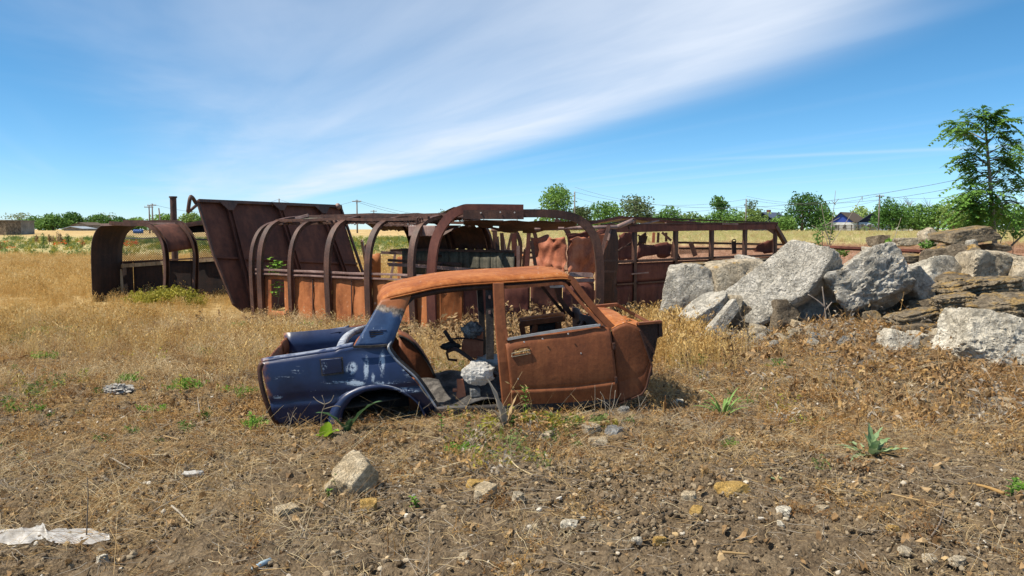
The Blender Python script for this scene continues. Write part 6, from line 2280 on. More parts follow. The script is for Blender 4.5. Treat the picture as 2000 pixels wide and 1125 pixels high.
# ================================================================== young tree of heaven on the rock pile
TY = 16.6
tb = at(1944, 502, TY)
tb.z = h1(tb.x, tb.y)
yt = thing('young_tree', 'slender young tree with feathery leaves growing out of the rocks', 'tree', tb)
tp_px = [(1946, 520), (1944, 490), (1941, 450), (1938, 410), (1936, 380), (1933, 345), (1930, 310), (1927, 275), (1925, 245), (1926, 228)]
tpath = [Vector((tb.x, tb.y, tb.z))] + [at(x, y, TY) for x, y in tp_px]
tpath = smooth_path(tpath, 40)
obj('trunk', MB().tube(tpath, .062, 10, .014), M['bark_pale'], yt, True)
brs = [((1927, 275), (1890, 258), (1852, 258)), ((1926, 262), (1900, 240), (1868, 238)), ((1925, 250), (1945, 232), (1970, 240)), ((1926, 240), (1915, 228), (1900, 226)), ((1925, 235), (1935, 225), (1942, 220)),
       ((1930, 300), (1960, 285), (1992, 280)), ((1930, 310), (1965, 305), (2000, 300)), ((1929, 290), (1905, 270), (1880, 262)), ((1931, 320), (1905, 312), (1866, 314)), ((1931, 325), (1900, 300), (1878, 300)),
       ((1933, 345), (1908, 345), (1878, 360)), ((1934, 350), (1905, 332), (1888, 330)), ((1934, 352), (1955, 330), (1972, 322)), ((1936, 380), (1905, 375), (1872, 378)), ((1936, 385), (1910, 395), (1872, 415)),
       ((1937, 395), (1915, 410), (1880, 432)), ((1937, 392), (1965, 375), (1998, 365)), ((1938, 400), (1970, 395), (2010, 398)), ((1938, 410), (1960, 420), (1985, 425)), ((1938, 405), (1915, 420), (1912, 432)),
       ((1935, 365), (1955, 350), (1988, 352)), ((1936, 375), (1950, 385), (1960, 410)), ((1929, 280), (1945, 262), (1958, 258)), ((1936, 378), (1895, 392), (1880, 396)), ((1931, 315), (1950, 310), (1965, 320)), ((1934, 355), (1920, 372), (1900, 372)),
       ((1938, 398), (1950, 402), (1945, 425)), ((1937, 388), (1920, 398), (1896, 404))]
mbB = MB()
LV, LF = [], []
gg = np.random.default_rng(9)


def pinnate(base, direction, length, up, n=7, wl=.045, ll=.13):
    """leaf stalk with paired leaflets, drooping; appends to LV, LF"""
    d = Vector(direction).normalized()
    side = d.cross(Vector(up)).normalized()
    pts = []
    for k in range(n + 1):
        s = k / n
        pts.append(base + d * (length * s) + Vector((0, 0, -0.35 * length * s * s)))
    for k in range(1, n + 1):
        tg = (pts[k] - pts[k - 1]).normalized()
        for sg in (-1, 1):
            sd = (side * sg + tg * .45 + Vector((0, 0, gg.uniform(-.55, -.05)))).normalized()
            l = ll * (1 - .35 * k / n) * gg.uniform(.8, 1.15)
            wv = sd.cross(Vector((gg.uniform(-.3, .3), gg.uniform(-.3, .3), 1))).normalized() * wl / 2
            p = pts[k]
            o = len(LV)
            LV.extend([p, p + sd * l * .4 + wv, p + sd * l, p + sd * l * .4 - wv])
            LF.append((o, o + 1, o + 2, o + 3))
    o = len(LV)
    w = side * .006
    LV.extend([pts[0] - w, pts[0] + w, pts[-1] + w * .4, pts[-1] - w * .4])
    LF.append((o, o + 1, o + 2, o + 3))


for k, br in enumerate(brs):
    dy = gg.uniform(-.7, .7)
    p0, p1, p2 = at(*br[0], TY), at(br[1][0], br[1][1], TY + dy * .5), at(br[2][0], br[2][1], TY + dy)
    path = smooth_path([p0, p1, p2], 10)
    mbB.tube(path, .016, 5, .005)
    for q in range(17):
        s = 0.32 + 0.68 * (q / 16)
        i = min(int(s * 9), 8)
        b = path[i].lerp(path[i + 1], s * 9 - i) if i < 9 else path[-1]
        ang = gg.uniform(0, 2 * math.pi)
        out = (p2 - p0).normalized()
        d = out * .5 + Vector((math.cos(ang), math.sin(ang), gg.uniform(-.9, 1.1)))
        pinnate(b, d, gg.uniform(.28, .46), (gg.uniform(-.5, .5), gg.uniform(-.5, .5), 1), 7, .058, .145)
obj('branches', mbB, M['bark_pale'], yt, True)
mbl = MB()
mbl.add(LV, LF)
obj('crown', mbl, M['leaf_ailanthus'], yt)
mb = MB().tube(smooth_path([at(1952, 500, TY), at(1975, 480, TY), at(2000, 458, TY), at(2030, 440, TY)], 14), .028, 7, .012)
obj('side_branch', mb, M['bark'], yt, True)
mb = MB().tube(smooth_path([at(1952, 498, TY), at(1955, 470, TY - .1), at(1970, 440, TY - .1), at(1985, 412, TY)], 12), .012, 6, .005)
obj('side_branch', mb, M['bark_pale'], yt, True)

# ================================================================== grass, weeds and litter
PROTO = {}


def ribbon(V, F, pts, w, w1=0.3, side=None):
    """flat tapered blade along pts"""
    o = len(V)
    n = len(pts)
    for i, p in enumerate(pts):
        tg = pts[min(i + 1, n - 1)] - pts[max(i - 1, 0)]
        s = np.cross(tg, side if side is not None else np.array([0.3, 0.9, 0.2]))
        s = s / max(np.linalg.norm(s), 1e-9) * w / 2 * (1 + (w1 - 1) * i / (n - 1))
        V.extend([p - s, p + s])
    for i in range(n - 1):
        a = o + 2 * i
        F.append((a, a + 1, a + 3, a + 2))


def tuft(name, mat, n, hgt, spread, w, bend, seed, head=0.0, headw=0.012, flatten=1.0, leafy=0, leaf=(.05, .02), seg=3):
    g = np.random.default_rng(seed)
    V, F = [], []
    for i in range(n):
        a = g.uniform(0, 2 * math.pi)
        r = spread * g.random() ** .5
        p = np.array([math.cos(a) * r, math.sin(a) * r, -0.02])
        h = hgt * g.uniform(.55, 1.1)
        b = g.uniform(0, 2 * math.pi)
        bd = bend * g.uniform(.3, 1.2) * h
        dv = np.array([math.cos(b), math.sin(b), 0])
        pts = []
        for k in range(seg + 1):
            s = k / seg
            pts.append(p + dv * bd * s * s + np.array([0, 0, h * s * flatten * (1 - 0.25 * bend * s)]))
        sd = g.normal(0, 1, 3)
        ribbon(V, F, pts, w, .45, sd)
        if head:
            e = pts[-1]
            d = (pts[-1] - pts[-2])
            d = d / np.linalg.norm(d)
            d = d + dv * .5 + np.array([0, 0, -.15])
            hl = head * g.uniform(.7, 1.2)
            for q in range(2):
                sd2 = g.normal(0, 1, 3)
                m = e + d * hl * .4
                s = np.cross(d, sd2)
                s = s / np.linalg.norm(s) * headw * .5
                o = len(V)
                V.extend([e, m - s, e + d * hl, m + s])
                F.append((o, o + 1, o + 2, o + 3))
        for q in range(leafy):
            s = g.uniform(.25, 1)
            i0 = min(int(s * seg), seg - 1)
            c = pts[i0] + (pts[i0 + 1] - pts[i0]) * (s * seg - i0)
            d = g.normal(0, 1, 3)
            d[2] = d[2] * .6 + .1
            d /= np.linalg.norm(d)
            u = np.cross(d, g.normal(0, 1, 3))
            u /= np.linalg.norm(u)
            l = leaf[0] * g.uniform(.6, 1.2)
            o = len(V)
            tip = c + d * l + np.array([0, 0, -l * .5 * g.random()])
            V.extend([c, c + d * l * .5 + u * leaf[1] * .5, tip, c + d * l * .5 - u * leaf[1] * .5])
            F.append((o, o + 1, o + 2, o + 3))
    me = bpy.data.meshes.new(name)
    me.from_pydata([tuple(v) for v in V], [], F)
    me.materials.append(M[mat])
    o = bpy.data.objects.new(name, me)
    return o


def clod_proto(name, mat, seed, dims=(1, .8, .6), n=2, rough=.14):
    P, F = chunk(dims, seed, cuts=6, n=n, rough=rough, p=10)
    me = bpy.data.meshes.new(name)
    me.from_pydata(P.tolist(), [], F.tolist())
    me.materials.append(M[mat])
    return bpy.data.objects.new(name, me)


def curl_leaf(name, mat, seed):
    g = np.random.default_rng(seed)
    V, F = [], []
    n, m = 5, 3
    for i in range(n):
        for j in range(m):
            u, v = i / (n - 1), j / (m - 1) - .5
            w = math.sin(math.pi * (0.08 + .88 * u)) * .42
            V.append(np.array([u - .5, v * w, .18 * math.sin(u * 5 + seed) + .5 * v * v + .10 * g.normal()]))
    for i in range(n - 1):
        for j in range(m - 1):
            a = i * m + j
            F.append((a, a + 1, a + m + 1, a + m))
    me = bpy.data.meshes.new(name)
    me.from_pydata([tuple(v) for v in V], [], F)
    me.materials.append(M[mat])
    return bpy.data.objects.new(name, me)


def twig_proto(name, mat, seed, w=.012, curve=.2):
    g = np.random.default_rng(seed)
    pts = [np.array([s - .5, curve * math.sin(s * 3 + seed) * .3 + .03 * g.normal(), .02 + .04 * g.random()]) for s in np.linspace(0, 1, 5)]
    mb = MB().tube(pts, w, 4, w * .4)
    me = bpy.data.meshes.new(name)
    me.from_pydata(mb.v, [], mb.f)
    me.materials.append(M[mat])
    return bpy.data.objects.new(name, me)


def scatter(name, protos, P, scl, rot, label, cat, sink=0.0):
    """one object of kind stuff: a cloud of points carrying instances of the prototype meshes"""
    N = len(P)
    me = bpy.data.meshes.new(name)
    me.vertices.add(N)
    me.vertices.foreach_set('co', np.asarray(P, np.float32).ravel())
    a = me.attributes.new('rot', 'FLOAT_VECTOR', 'POINT')
    a.data.foreach_set('vector', np.asarray(rot, np.float32).ravel())
    a = me.attributes.new('scl', 'FLOAT_VECTOR', 'POINT')
    s = np.asarray(scl, np.float32)
    if s.ndim == 1:
        s = np.stack([s, s, s], 1)
    a.data.foreach_set('vector', s.ravel())
    a = me.attributes.new('pick', 'INT', 'POINT')
    a.data.foreach_set('value', rng.integers(0, len(protos), N).astype(np.int32))
    o = bpy.data.objects.new(name, me)
    COL.objects.link(o)
    coll = bpy.data.collections.new(name + '_kinds')
    for p in protos:
        coll.objects.link(p)
    ng = bpy.data.node_groups.new(name, 'GeometryNodeTree')
    ng.interface.new_socket('Geometry', in_out='INPUT', socket_type='NodeSocketGeometry')
    ng.interface.new_socket('Geometry', in_out='OUTPUT', socket_type='NodeSocketGeometry')
    gi, go = ng.nodes.new('NodeGroupInput'), ng.nodes.new('NodeGroupOutput')
    ip = ng.nodes.new('GeometryNodeInstanceOnPoints')
    ci = ng.nodes.new('GeometryNodeCollectionInfo')
    ci.inputs['Collection'].default_value = coll
    ci.inputs['Separate Children'].default_value = True
    ci.inputs['Reset Children'].default_value = True

    def attr(nm, typ):
        n = ng.nodes.new('GeometryNodeInputNamedAttribute')
        n.data_type = typ
        n.inputs['Name'].default_value = nm
        return next(s for s in n.outputs if s.enabled and s.name == 'Attribute')
    ng.links.new(gi.outputs[0], ip.inputs['Points'])
    ng.links.new(ci.outputs[0], ip.inputs['Instance'])
    ip.inputs['Pick Instance'].default_value = True
    ng.links.new(attr('pick', 'INT'), ip.inputs['Instance Index'])
    e2r = ng.nodes.new('FunctionNodeEulerToRotation')
    ng.links.new(attr('rot', 'FLOAT_VECTOR'), e2r.inputs[0])
    ng.links.new(e2r.outputs[0], ip.inputs['Rotation'])
    ng.links.new(attr('scl', 'FLOAT_VECTOR'), ip.inputs['Scale'])
    ng.links.new(ip.outputs[0], go.inputs[0])
    md = o.modifiers.new('scatter', 'NODES')
    md.node_group = ng
    return tag(o, label, cat, kind='stuff')


def spread(n, x0, x1, y0, y1, dens, seed):
    """n candidate points thinned by dens(x, y); ground points"""
    g = np.random.default_rng(seed)
    x, y = g.uniform(x0, x1, n), g.uniform(y0, y1, n)
    keep = g.random(n) < dens(x, y)
    keep &= np.abs(x) < (y + 1.2) * 0.74
    x, y = x[keep], y[keep]
    return np.stack([x, y, H(x, y) - 0.005], 1), g


def car_mask(x, y, m=0.0):
    dx, dy = x - CAR0.x, y - CAR0.y
    u = dx * EX.x + dy * EX.y
    v = dx * EY.x + dy * EY.y
    return ((u > -0.02 - m) & (u < 3.35 + m) & (v > -0.02 - m) & (v < WID + m))


def patch(x, y, f, a, b, seed):
    return sstep(fbm2(x, y, f, 4, seed), a, b).reshape(np.shape(x))


def upright(g, n, tilt=.12):
    return np.stack([g.normal(0, tilt, n), g.normal(0, tilt, n), g.uniform(0, 6.28, n)], 1)


barley = [tuft('barley_tuft', 'barley', 24, .34, .13, .0042, .16, 900 + i, head=.042, headw=.013) for i in range(5)]
meadow = [tuft('meadow_tuft', 'straw', 22, .26, .15, .004, .7, 910 + i, head=.03, headw=.008) for i in range(4)]
short_dry = [tuft('dry_weed_tuft', 'russet', 16, .13, .09, .0035, .8, 920 + i, leafy=3, leaf=(.022, .010)) for i in range(4)]
short_straw = [tuft('straw_tuft', 'straw', 18, .12, .09, .003, 1.1, 930 + i) for i in range(4)]
matted = [tuft('matted_straw', 'russet', 22, .16, .12, .003, 2.2, 940 + i, flatten=.25) for i in range(3)] + [tuft('matted_straw', 'straw', 20, .18, .12, .003, 2.4, 950 + i, flatten=.2) for i in range(3)]
grey_mat = [tuft('grey_straw', 'dead_grey', 14, .20, .10, .003, 2.0, 955 + i, flatten=.25) for i in range(3)]
green_tuft = [tuft('green_weed', 'weed_green', 12, .14, .07, .005, .6, 960 + i, leafy=4, leaf=(.05, .02)) for i in range(3)]
field_tuft = [tuft('field_weed', 'field_green', 16, .35, .22, .012, .5, 965 + i, leafy=3, leaf=(.10, .04)) for i in range(3)]
yellow_tuft = [tuft('yellow_weed', 'weed_yellow', 12, .38, .12, .006, .4, 970 + i, leafy=9, leaf=(.05, .03)) for i in range(3)]
tall_dry = [tuft('tall_dry_weed', 'dry_leaf', 3, .62, .05, .007, .28, 975 + i, leafy=11, leaf=(.085, .034), seg=5) for i in range(5)]
red_tuft = [tuft('reddish_grass', 'reddish', 20, .30, .2, .008, .6, 980 + i, head=.04, headw=.012) for i in range(3)]


def inbus(x, y):
    return 0


# golden stand on the left and behind the car
def d_gold(x, y):
    d = sstep(y, 8.6, 12.0) * (1 - sstep(x, -1.4, 0.4))
    d = d * (0.15 + 0.85 * patch(x, y, .8, -.30, .15, 5)) * (.35 + .65 * patch(x, y, 3.2, -.3, .2, 55))
    d = d + 0.75 * sstep(y, 8.6, 9.8) * (1 - sstep(y, 11.6, 12.6)) * sstep(x, -1.6, -.4) * (1 - sstep(x, 2.2, 3.0))
    d = d + .8 * sstep(y, 8.3, 9.2) * (1 - sstep(y, 13, 15)) * sstep(x, 1.5, 1.9) * (1 - sstep(x, 2.2, 2.7))
    return np.clip(d, 0, 1) * ~car_mask(x, y, .05)


P, g = spread(15000, -13, 3.2, 7.6, 19, d_gold, 1)
ld = (P[:, 0] - A0[0]) * (-AX.y) + (P[:, 1] - A0[1]) * AX.x
low = np.where((P[:, 0] > -5.6) & (P[:, 0] < 0) & (ld > -1.6), .45, 1.0) * np.where((P[:, 0] > -5.6) & (P[:, 0] < 0), 1 - .3 * sstep(ld, -3.2, -1.4), 1.0)
low = low * np.where((P[:, 0] > -.4) & (P[:, 0] < 1.5), .75, 1.0)
cn = fbm2(P[:, 0], P[:, 1], 1.7, 3, 71)
low = low * (.95 + .75 * cn) * np.where((P[:, 0] < -5.6) & (P[:, 1] > 13.0), .75, 1.0)
scatter('golden_barley', barley, P, low * g.uniform(.6, 1.1, len(P)), upright(g, len(P)), 'dense golden dry barley standing on the left and behind the car', 'dry grass')
P, g = spread(20000, -34, -3.5, 18, 48, lambda x, y: .9 * (1 - sstep(y, 30, 48)) * (x < -3.5), 2)
scatter('distant_barley', barley, P, g.uniform(.8, 1.35, len(P)), upright(g, len(P)), 'golden barley field running back behind the wrecks on the left', 'dry grass')


def d_mix(x, y):
    return np.clip(sstep(y, 6.8, 9.2) * (1 - sstep(x, -.9, .3)) * (.1 + .9 * patch(x, y, 1.3, -.15, .25, 6)) * (1 - .7 * sstep(y, 11, 13)), 0, 1) * ~car_mask(x, y, .05)


P, g = spread(9000, -9, 1, 6.0, 14, d_mix, 3)
scatter('dry_meadow_grass', meadow, P, g.uniform(.5, 1.0, len(P)), upright(g, len(P), .25), 'thin straw coloured grass between the barley and the bare soil', 'dry grass')


def d_short(x, y):
    d = sstep(y, 4.6, 7.2) * (1 - sstep(y, 12, 15)) * (.25 + .75 * patch(x, y, 1.1, -.15, .35, 7))
    d = d * np.where(x > 2.0, .8, 1) + .35 * patch(x, y, 1.6, .18, .4, 8) * (y < 5.5)
    return np.clip(d, 0, 1) * ~car_mask(x, y, .0)


P, g = spread(20000, -8, 9, 3.4, 14, d_short, 4)
scatter('dry_weeds', short_dry, P, g.uniform(.5, 1.15, len(P)), upright(g, len(P), .35), 'short brown dried weeds over the middle ground', 'dry weeds')
P, g = spread(16000, -8, 9, 3.4, 13, lambda x, y: np.clip(.75 * patch(x, y, .9, -.1, .4, 12), 0, 1) * ~car_mask(x, y) * (1 - .75 * sstep(x, 1.8, 2.8) * sstep(y, 6.2, 7)), 5)
scatter('short_straw', short_straw, P, g.uniform(.45, 1.1, len(P)), upright(g, len(P), .4), 'short pale straw stubble in patches', 'dry grass')


def d_mat(x, y):
    d = patch(x, y, .85, -.12, .3, 14) * (.45 + .55 * sstep(y, 4.2, 6.0))
    d = np.maximum(d, .9 * np.exp(-((y - 5.6 - .12 * x) / .55) ** 2) * (np.abs(x) < 4))
    d = np.maximum(d, .9 * sstep(x, 1.6, 3.0) * sstep(y, 5.6, 6.8) * (1 - sstep(y, 11, 13)) * (.2 + .8 * patch(x, y, 1.5, -.1, .25, 61)))
    d = d * (1 - .5 * sstep(x, 1.8, 2.8) * sstep(y, 6.4, 7.2))
    return np.clip(d, 0, 1) * ~car_mask(x, y, -.1)


P, g = spread(17000, -7, 9, 3.3, 12.5, d_mat, 6)
P[:, 2] += .015
scatter('matted_litter', matted, P, g.uniform(.4, 1.05, len(P)), upright(g, len(P), .3), 'matted brown and straw litter lying on the soil', 'plant litter')
P, g = spread(7000, -7, 9, 3.3, 11, lambda x, y: .6 * patch(x, y, 1.0, .02, .35, 15) * ~car_mask(x, y, -.1), 7)
P[:, 2] += .015
scatter('grey_litter', grey_mat, P, g.uniform(.4, 1.0, len(P)), upright(g, len(P), .3), 'bleached grey dead stems lying on the soil', 'plant litter')

# clods, pebbles, twigs, dead leaves
for nm, mt in (('clod', None),):
    k = NT('clod')
    f = k.math('ADD', k.math('MULTIPLY', k.rand(), .6), k.math('MULTIPLY', k.noise(3, 4, .6), .4))
    k.color(k.ramp(f, [(.15, (.055, .040, .026)), (.5, (.15, .11, .07)), (.85, (.30, .235, .155))]))
    k.b.inputs['Roughness'].default_value = 1
    k.b.inputs['Specular IOR Level'].default_value = .1
    M['clod'] = k.m
    k = NT('pebble')
    k.color(k.ramp(k.rand(), [(.0, (.16, .13, .09)), (.35, (.30, .24, .16)), (.6, (.40, .27, .12)), (.8, (.42, .36, .27)), (1, (.52, .48, .41))]))
    k.b.inputs['Roughness'].default_value = .95
    M['pebble'] = k.m
clods = [clod_proto('clod', 'clod', 700 + i) for i in range(6)]
pebs = [clod_proto('pebble', 'pebble', 720 + i, (1, .8, .55), 2, .07) for i in range(5)]
soilw = lambda x, y: np.clip((1 - .55 * sstep(y, 5.4, 7.0)) * (.35 + .65 * patch(x, y, 1.2, -.35, .2, 17)), 0, 1)
P, g = spread(60000, -6, 6.5, 3.2, 8.5, soilw, 8)
s = .010 + .030 * g.random(len(P)) ** 3.2
P[:, 2] += .02 + s * .1
scatter('soil_clods', clods, P, s, g.uniform(0, 6.28, (len(P), 3)), 'dark brown clods of loose soil', 'soil')
P, g = spread(14000, -6, 8.5, 3.2, 10.5, lambda x, y: .75 * (1 - .5 * sstep(y, 6.5, 8)), 9)
s = .007 + .030 * g.random(len(P)) ** 4
P[:, 2] += .022
scatter('pebbles', pebs, P, s, np.stack([g.normal(0, .4, len(P)), g.normal(0, .4, len(P)), g.uniform(0, 6.28, len(P))], 1), 'small cream and ochre pebbles strewn over the soil', 'pebbles')
chips = [curl_leaf('dead_leaf', 'dry_leaf', i) for i in range(5)]


def d_leaf(x, y):
    d = .25 + .75 * np.exp(-(((x - 4.9) / 1.8) ** 2 + ((y - 8.6) / 1.2) ** 2)) + .5 * np.exp(-((y - 5.9) / .4) ** 2) * (x > -1)
    return np.clip(d, 0, 1)


P, g = spread(13000, -6, 8.5, 3.2, 11, d_leaf, 10)
P[:, 2] += .035
scatter('dead_leaves', chips, P, .025 + .075 * g.random(len(P)) ** 2.5, np.stack([g.normal(0, .6, len(P)), g.normal(0, .6, len(P)), g.uniform(0, 6.28, len(P))], 1), 'curled dry brown leaves strewn on the ground', 'dead leaves')
straws = [twig_proto('straw_bit', 'straw', i, .012, .5) for i in range(3)] + [twig_proto('straw_bit', 'dead_grey', i + 5, .012, .6) for i in range(4)]
P, g = spread(52000, -6.5, 8.5, 3.2, 10, lambda x, y: (.30 + .70 * patch(x, y, 1.0, -.2, .3, 19)) * (1 - .5 * sstep(x, 1.8, 2.8) * sstep(y, 6.4, 7.2)), 11)
P[:, 2] += .03
scatter('straw_bits', straws, P, .03 + .14 * g.random(len(P)) ** 2, np.stack([g.normal(0, .25, len(P)), g.normal(0, .18, len(P)), g.uniform(0, 6.28, len(P))], 1), 'broken bits of straw and stem lying everywhere', 'straw')

big_chips = [curl_leaf('dead_leaf', 'dry_leaf', i + 20) for i in range(5)]
P, g = spread(5200, 1.5, 9, 6.2, 11.5, lambda x, y: np.clip(sstep(x, 2.0, 3.6) * (.25 + .75 * patch(x, y, 1.2, -.1, .3, 63)), 0, 1), 21)
P[:, 2] += .04
scatter('bank_leaves', big_chips, P, .05 + .11 * g.random(len(P)) ** 1.8, np.stack([g.normal(0, .9, len(P)), g.normal(0, .9, len(P)), g.uniform(0, 6.28, len(P))], 1), 'large curled dead leaves and bark chips on the bank below the rubble', 'dead leaves')
bank = [tuft('bank_stems', m, 9, .22, .10, .004, 1.3, 1100 + i, flatten=.6, leafy=2, leaf=(.05, .02)) for i, m in enumerate(('russet', 'dead_grey', 'dry_leaf', 'russet'))]
P, g = spread(3600, 1.6, 9, 6.0, 11.3, lambda x, y: np.clip(sstep(x, 2.0, 3.4) * (.1 + .9 * patch(x, y, 1.4, .0, .3, 67)), 0, 1), 22)
scatter('bank_stems', bank, P, g.uniform(.6, 1.5, len(P)), upright(g, len(P), .6), 'tangled dead stems on the bank below the rubble', 'dead stems')
thin = [tuft('thin_stalks', m, 4, .42, .10, .0035, .35, 1120 + i, head=.05, headw=.012, leafy=2, leaf=(.03, .012)) for i, m in enumerate(('straw', 'russet', 'barley'))]
P, g = spread(5000, -9, 3.2, 6.4, 13, lambda x, y: np.clip(.9 * patch(x, y, 1.2, .0, .3, 69) * (1 - .6 * sstep(x, 0, 2)), 0, 1) * ~car_mask(x, y, .05), 23)
scatter('thin_stalks', thin, P, g.uniform(.5, 1.1, len(P)), upright(g, len(P), .15), 'single taller dry stalks standing above the short growth', 'dry weeds')
mixw = [tuft('mixed_weed', m, 7, .17, .07, .004, .5, 1140 + i, leafy=5, leaf=(.035, .016)) for i, m in enumerate(('field_green', 'russet', 'weed_yellow', 'dead_grey', 'field_green'))]
P, g = spread(5000, -9, 2.4, 5.0, 12.5, lambda x, y: np.clip(.8 * patch(x, y, .9, .05, .35, 73), 0, 1) * ~car_mask(x, y, .02), 24)
scatter('mixed_weeds', mixw, P, g.uniform(.5, 1.2, len(P)), upright(g, len(P), .25), 'mixed green and brown weeds in patches left of the car', 'weeds')
# green specks among the dry growth
def d_green(x, y):
    return np.clip(.8 * patch(x, y, .7, .22, .42, 23) * sstep(y, 5.2, 7), 0, 1) * ~car_mask(x, y)


P, g = spread(2600, -8, 3, 5, 13, d_green, 12)
scatter('green_sprigs', green_tuft, P, g.uniform(.35, .8, len(P)), upright(g, len(P), .2), 'small green sprigs scattered among the dry weeds', 'weeds')
gs = [(240, 745, 14, .8), (355, 760, 16, 1.0), (480, 770, 12, .8), (505, 832, 8, .7), (130, 650, 30, .9), (70, 655, 30, 1.0), (90, 700, 10, .8), (880, 885, 16, .5), (905, 880, 14, .6), (600, 640, 10, .9), (270, 640, 10, .9), (470, 640, 8, .9), (1440, 870, 5, .5), (1990, 960, 6, .8), (400, 690, 8, .8), (540, 700, 8, .8), (290, 805, 4, .7)]
pts = []
for px, py, n, s in gs:
    c = gp(px, py)
    for k in range(n):
        x, y = c.x + rnd.gauss(0, .05 * c.y / 6), c.y + rnd.gauss(0, .04 * c.y / 6)
        pts.append((x, y, h1(x, y), s * rnd.uniform(.6, 1.1)))
pts = np.array(pts)
scatter('green_weed_clumps', [tuft('green_weed', 'leaf_bright', 9, .13, .05, .004, .5, 990 + i, leafy=5, leaf=(.05, .022)) for i in range(3)], pts[:, :3], pts[:, 3], upright(rng, len(pts), .2), 'bright green weed clumps dotted over the left ground and soil', 'weeds')
# yellow green weeds in front of the bus end
pts = []
for k in range(105):
    px = rnd.gauss(335, 36)
    Y = rnd.uniform(15.6, 16.6)
    p = at(px, 560, Y)
    pts.append((p.x, p.y, h1(p.x, p.y), rnd.uniform(.8, 1.35) * (1 - .3 * abs(px - 335) / 90)))
pts = np.array(pts)
scatter('yellow_weeds', yellow_tuft, pts[:, :3], pts[:, 3], upright(rng, len(pts), .15), 'yellow green flowering weeds in front of the bus end section', 'weeds')
# taller curled dry weeds behind and beside the car and by the right bus
pts = []
for (x0, x1, y0, y1, n, sc) in ((-.6, 1.0, 8.3, 10.6, 75, 1.0), (-.3, 1.3, 10.8, 12.4, 60, 1.05), (1.2, 3.0, 10.5, 13.2, 70, .85), (-1.6, .2, 9.5, 11, 22, .95), (1.6, 2.6, 8.2, 10, 22, .7), (-5.0, -2.0, 11.6, 12.8, 26, .6), (2.0, 3.2, 11.5, 13, 20, .8)):
    for k in range(n):
        x, y = rnd.uniform(x0, x1), rnd.uniform(y0, y1)
        pts.append((x, y, h1(x, y), sc * rnd.uniform(.6, 1.15)))
pts = np.array(pts)
scatter('curled_dry_weeds', tall_dry, pts[:, :3], pts[:, 3], upright(rng, len(pts), .12), 'tall dry weeds with curled brown leaves between the car and the buses', 'dry weeds')
# meadow beyond: green belt with flowers on the left, reddish belt on the right
P, g = spread(1900, -62, -6, 44, 100, lambda x, y: .25 + .75 * patch(x, y, .09, -.1, .3, 29), 13)
scatter('green_meadow', field_tuft, P, g.uniform(.9, 2.0, len(P)), upright(g, len(P), .2), 'green weedy belt of meadow beyond the barley on the left', 'meadow')
P, g = spread(2400, -52, -6, 46, 100, lambda x, y: .2 + .8 * patch(x, y, .12, .0, .35, 31), 14)
scatter('yellow_meadow', yellow_tuft, P, g.uniform(.9, 1.7, len(P)), upright(g, len(P), .2), 'yellow flowering patches in the left meadow', 'meadow')
P, g = spread(16000, 2, 62, 17, 84, lambda x, y: (.3 + .7 * patch(x, y, .15, -.2, .3, 37)) * (1 - .6 * sstep(y, 70, 84)), 15)
scatter('reddish_meadow', red_tuft + meadow[:0], P, g.uniform(.5, 1.1, len(P)), upright(g, len(P), .2), 'reddish brown dry grass beyond the right bus and the rocks', 'meadow')
pale = [tuft('pale_grass', ('straw', 'pale_green', 'pale_green')[i], 20, .34, .25, .012, .5, 985 + i, head=.05, headw=.015) for i in range(3)]
P, g = spread(14000, -8, 110, 40, 165, lambda x, y: .8 * np.where(x > 2, sstep(y, 68, 90), 1), 16)
scatter('pale_meadow', pale, P, g.uniform(.8, 1.8, len(P)), upright(g, len(P), .2), 'pale dry meadow reaching to the far trees', 'meadow')
# poppies
pop = []
for i in range(3):
    g2 = np.random.default_rng(50 + i)
    V, F = [], []
    for k in range(7):
        a = k * 6.28 / 7
        c = np.array([g2.normal(0, .10), g2.normal(0, .10), .45 + g2.normal(0, .05)])
        for q in range(4):
            b = q * 1.57 + a
            d1, d2 = np.array([math.cos(b), math.sin(b), .5]) * .055, np.array([math.cos(b + 1.2), math.sin(b + 1.2), .5]) * .055
            o = len(V)
            V.extend([c, c + d1, c + (d1 + d2) * .75, c + d2])
            F.append((o, o + 1, o + 2, o + 3))
    me = bpy.data.meshes.new('poppy_cluster')
    me.from_pydata([tuple(v) for v in V], [], F)
    me.materials.append(M['poppy_red'])
    pop.append(bpy.data.objects.new('poppy_cluster', me))
pts = []
for px, py, n, sp in ((245, 478, 12, 9), (262, 476, 11, 10), (20, 472, 3, 6), (115, 480, 4, 6), (128, 473, 4, 4), (155, 480, 4, 5), (22, 487, 3, 5), (138, 480, 2, 4), (310, 476, 3, 8), (395, 467, 5, 12)):
    for k in range(n):
        gpnt = gp(px + rnd.gauss(0, sp), py + rnd.gauss(0, 2.0) + 7)
        pts.append((gpnt.x, gpnt.y, gpnt.z, rnd.uniform(.5, 1.1)))
pts = np.array(pts)
scatter('poppies', pop, pts[:, :3], pts[:, 3], upright(rng, len(pts), .15), 'orange red poppies in the green belt of the left meadow', 'flowers')

# broken bits of stone between and below the big blocks
bits = [clod_proto('rubble_bit', m, 740 + i, (1, .8, .6), 3, .10) for i, m in enumerate(('limestone', 'concrete', 'sandstone', 'brown_stone', 'grey_slab'))]
gb = np.random.default_rng(88)
pts = []
for k in range(900):
    t = gb.random()
    x = 2.3 + 5.2 * t
    y = 11.2 - 2.3 * t + gb.normal(-.1, .55)
    pts.append((x, y, h1(x, y) + .01, .03 + .16 * gb.random() ** 3.5))
pts = np.array(pts)
scatter('rubble_chips', bits, pts[:, :3], pts[:, 3], gb.uniform(0, 6.28, (len(pts), 3)), 'broken stone chips strewn along the foot of the rubble pile', 'rubble')

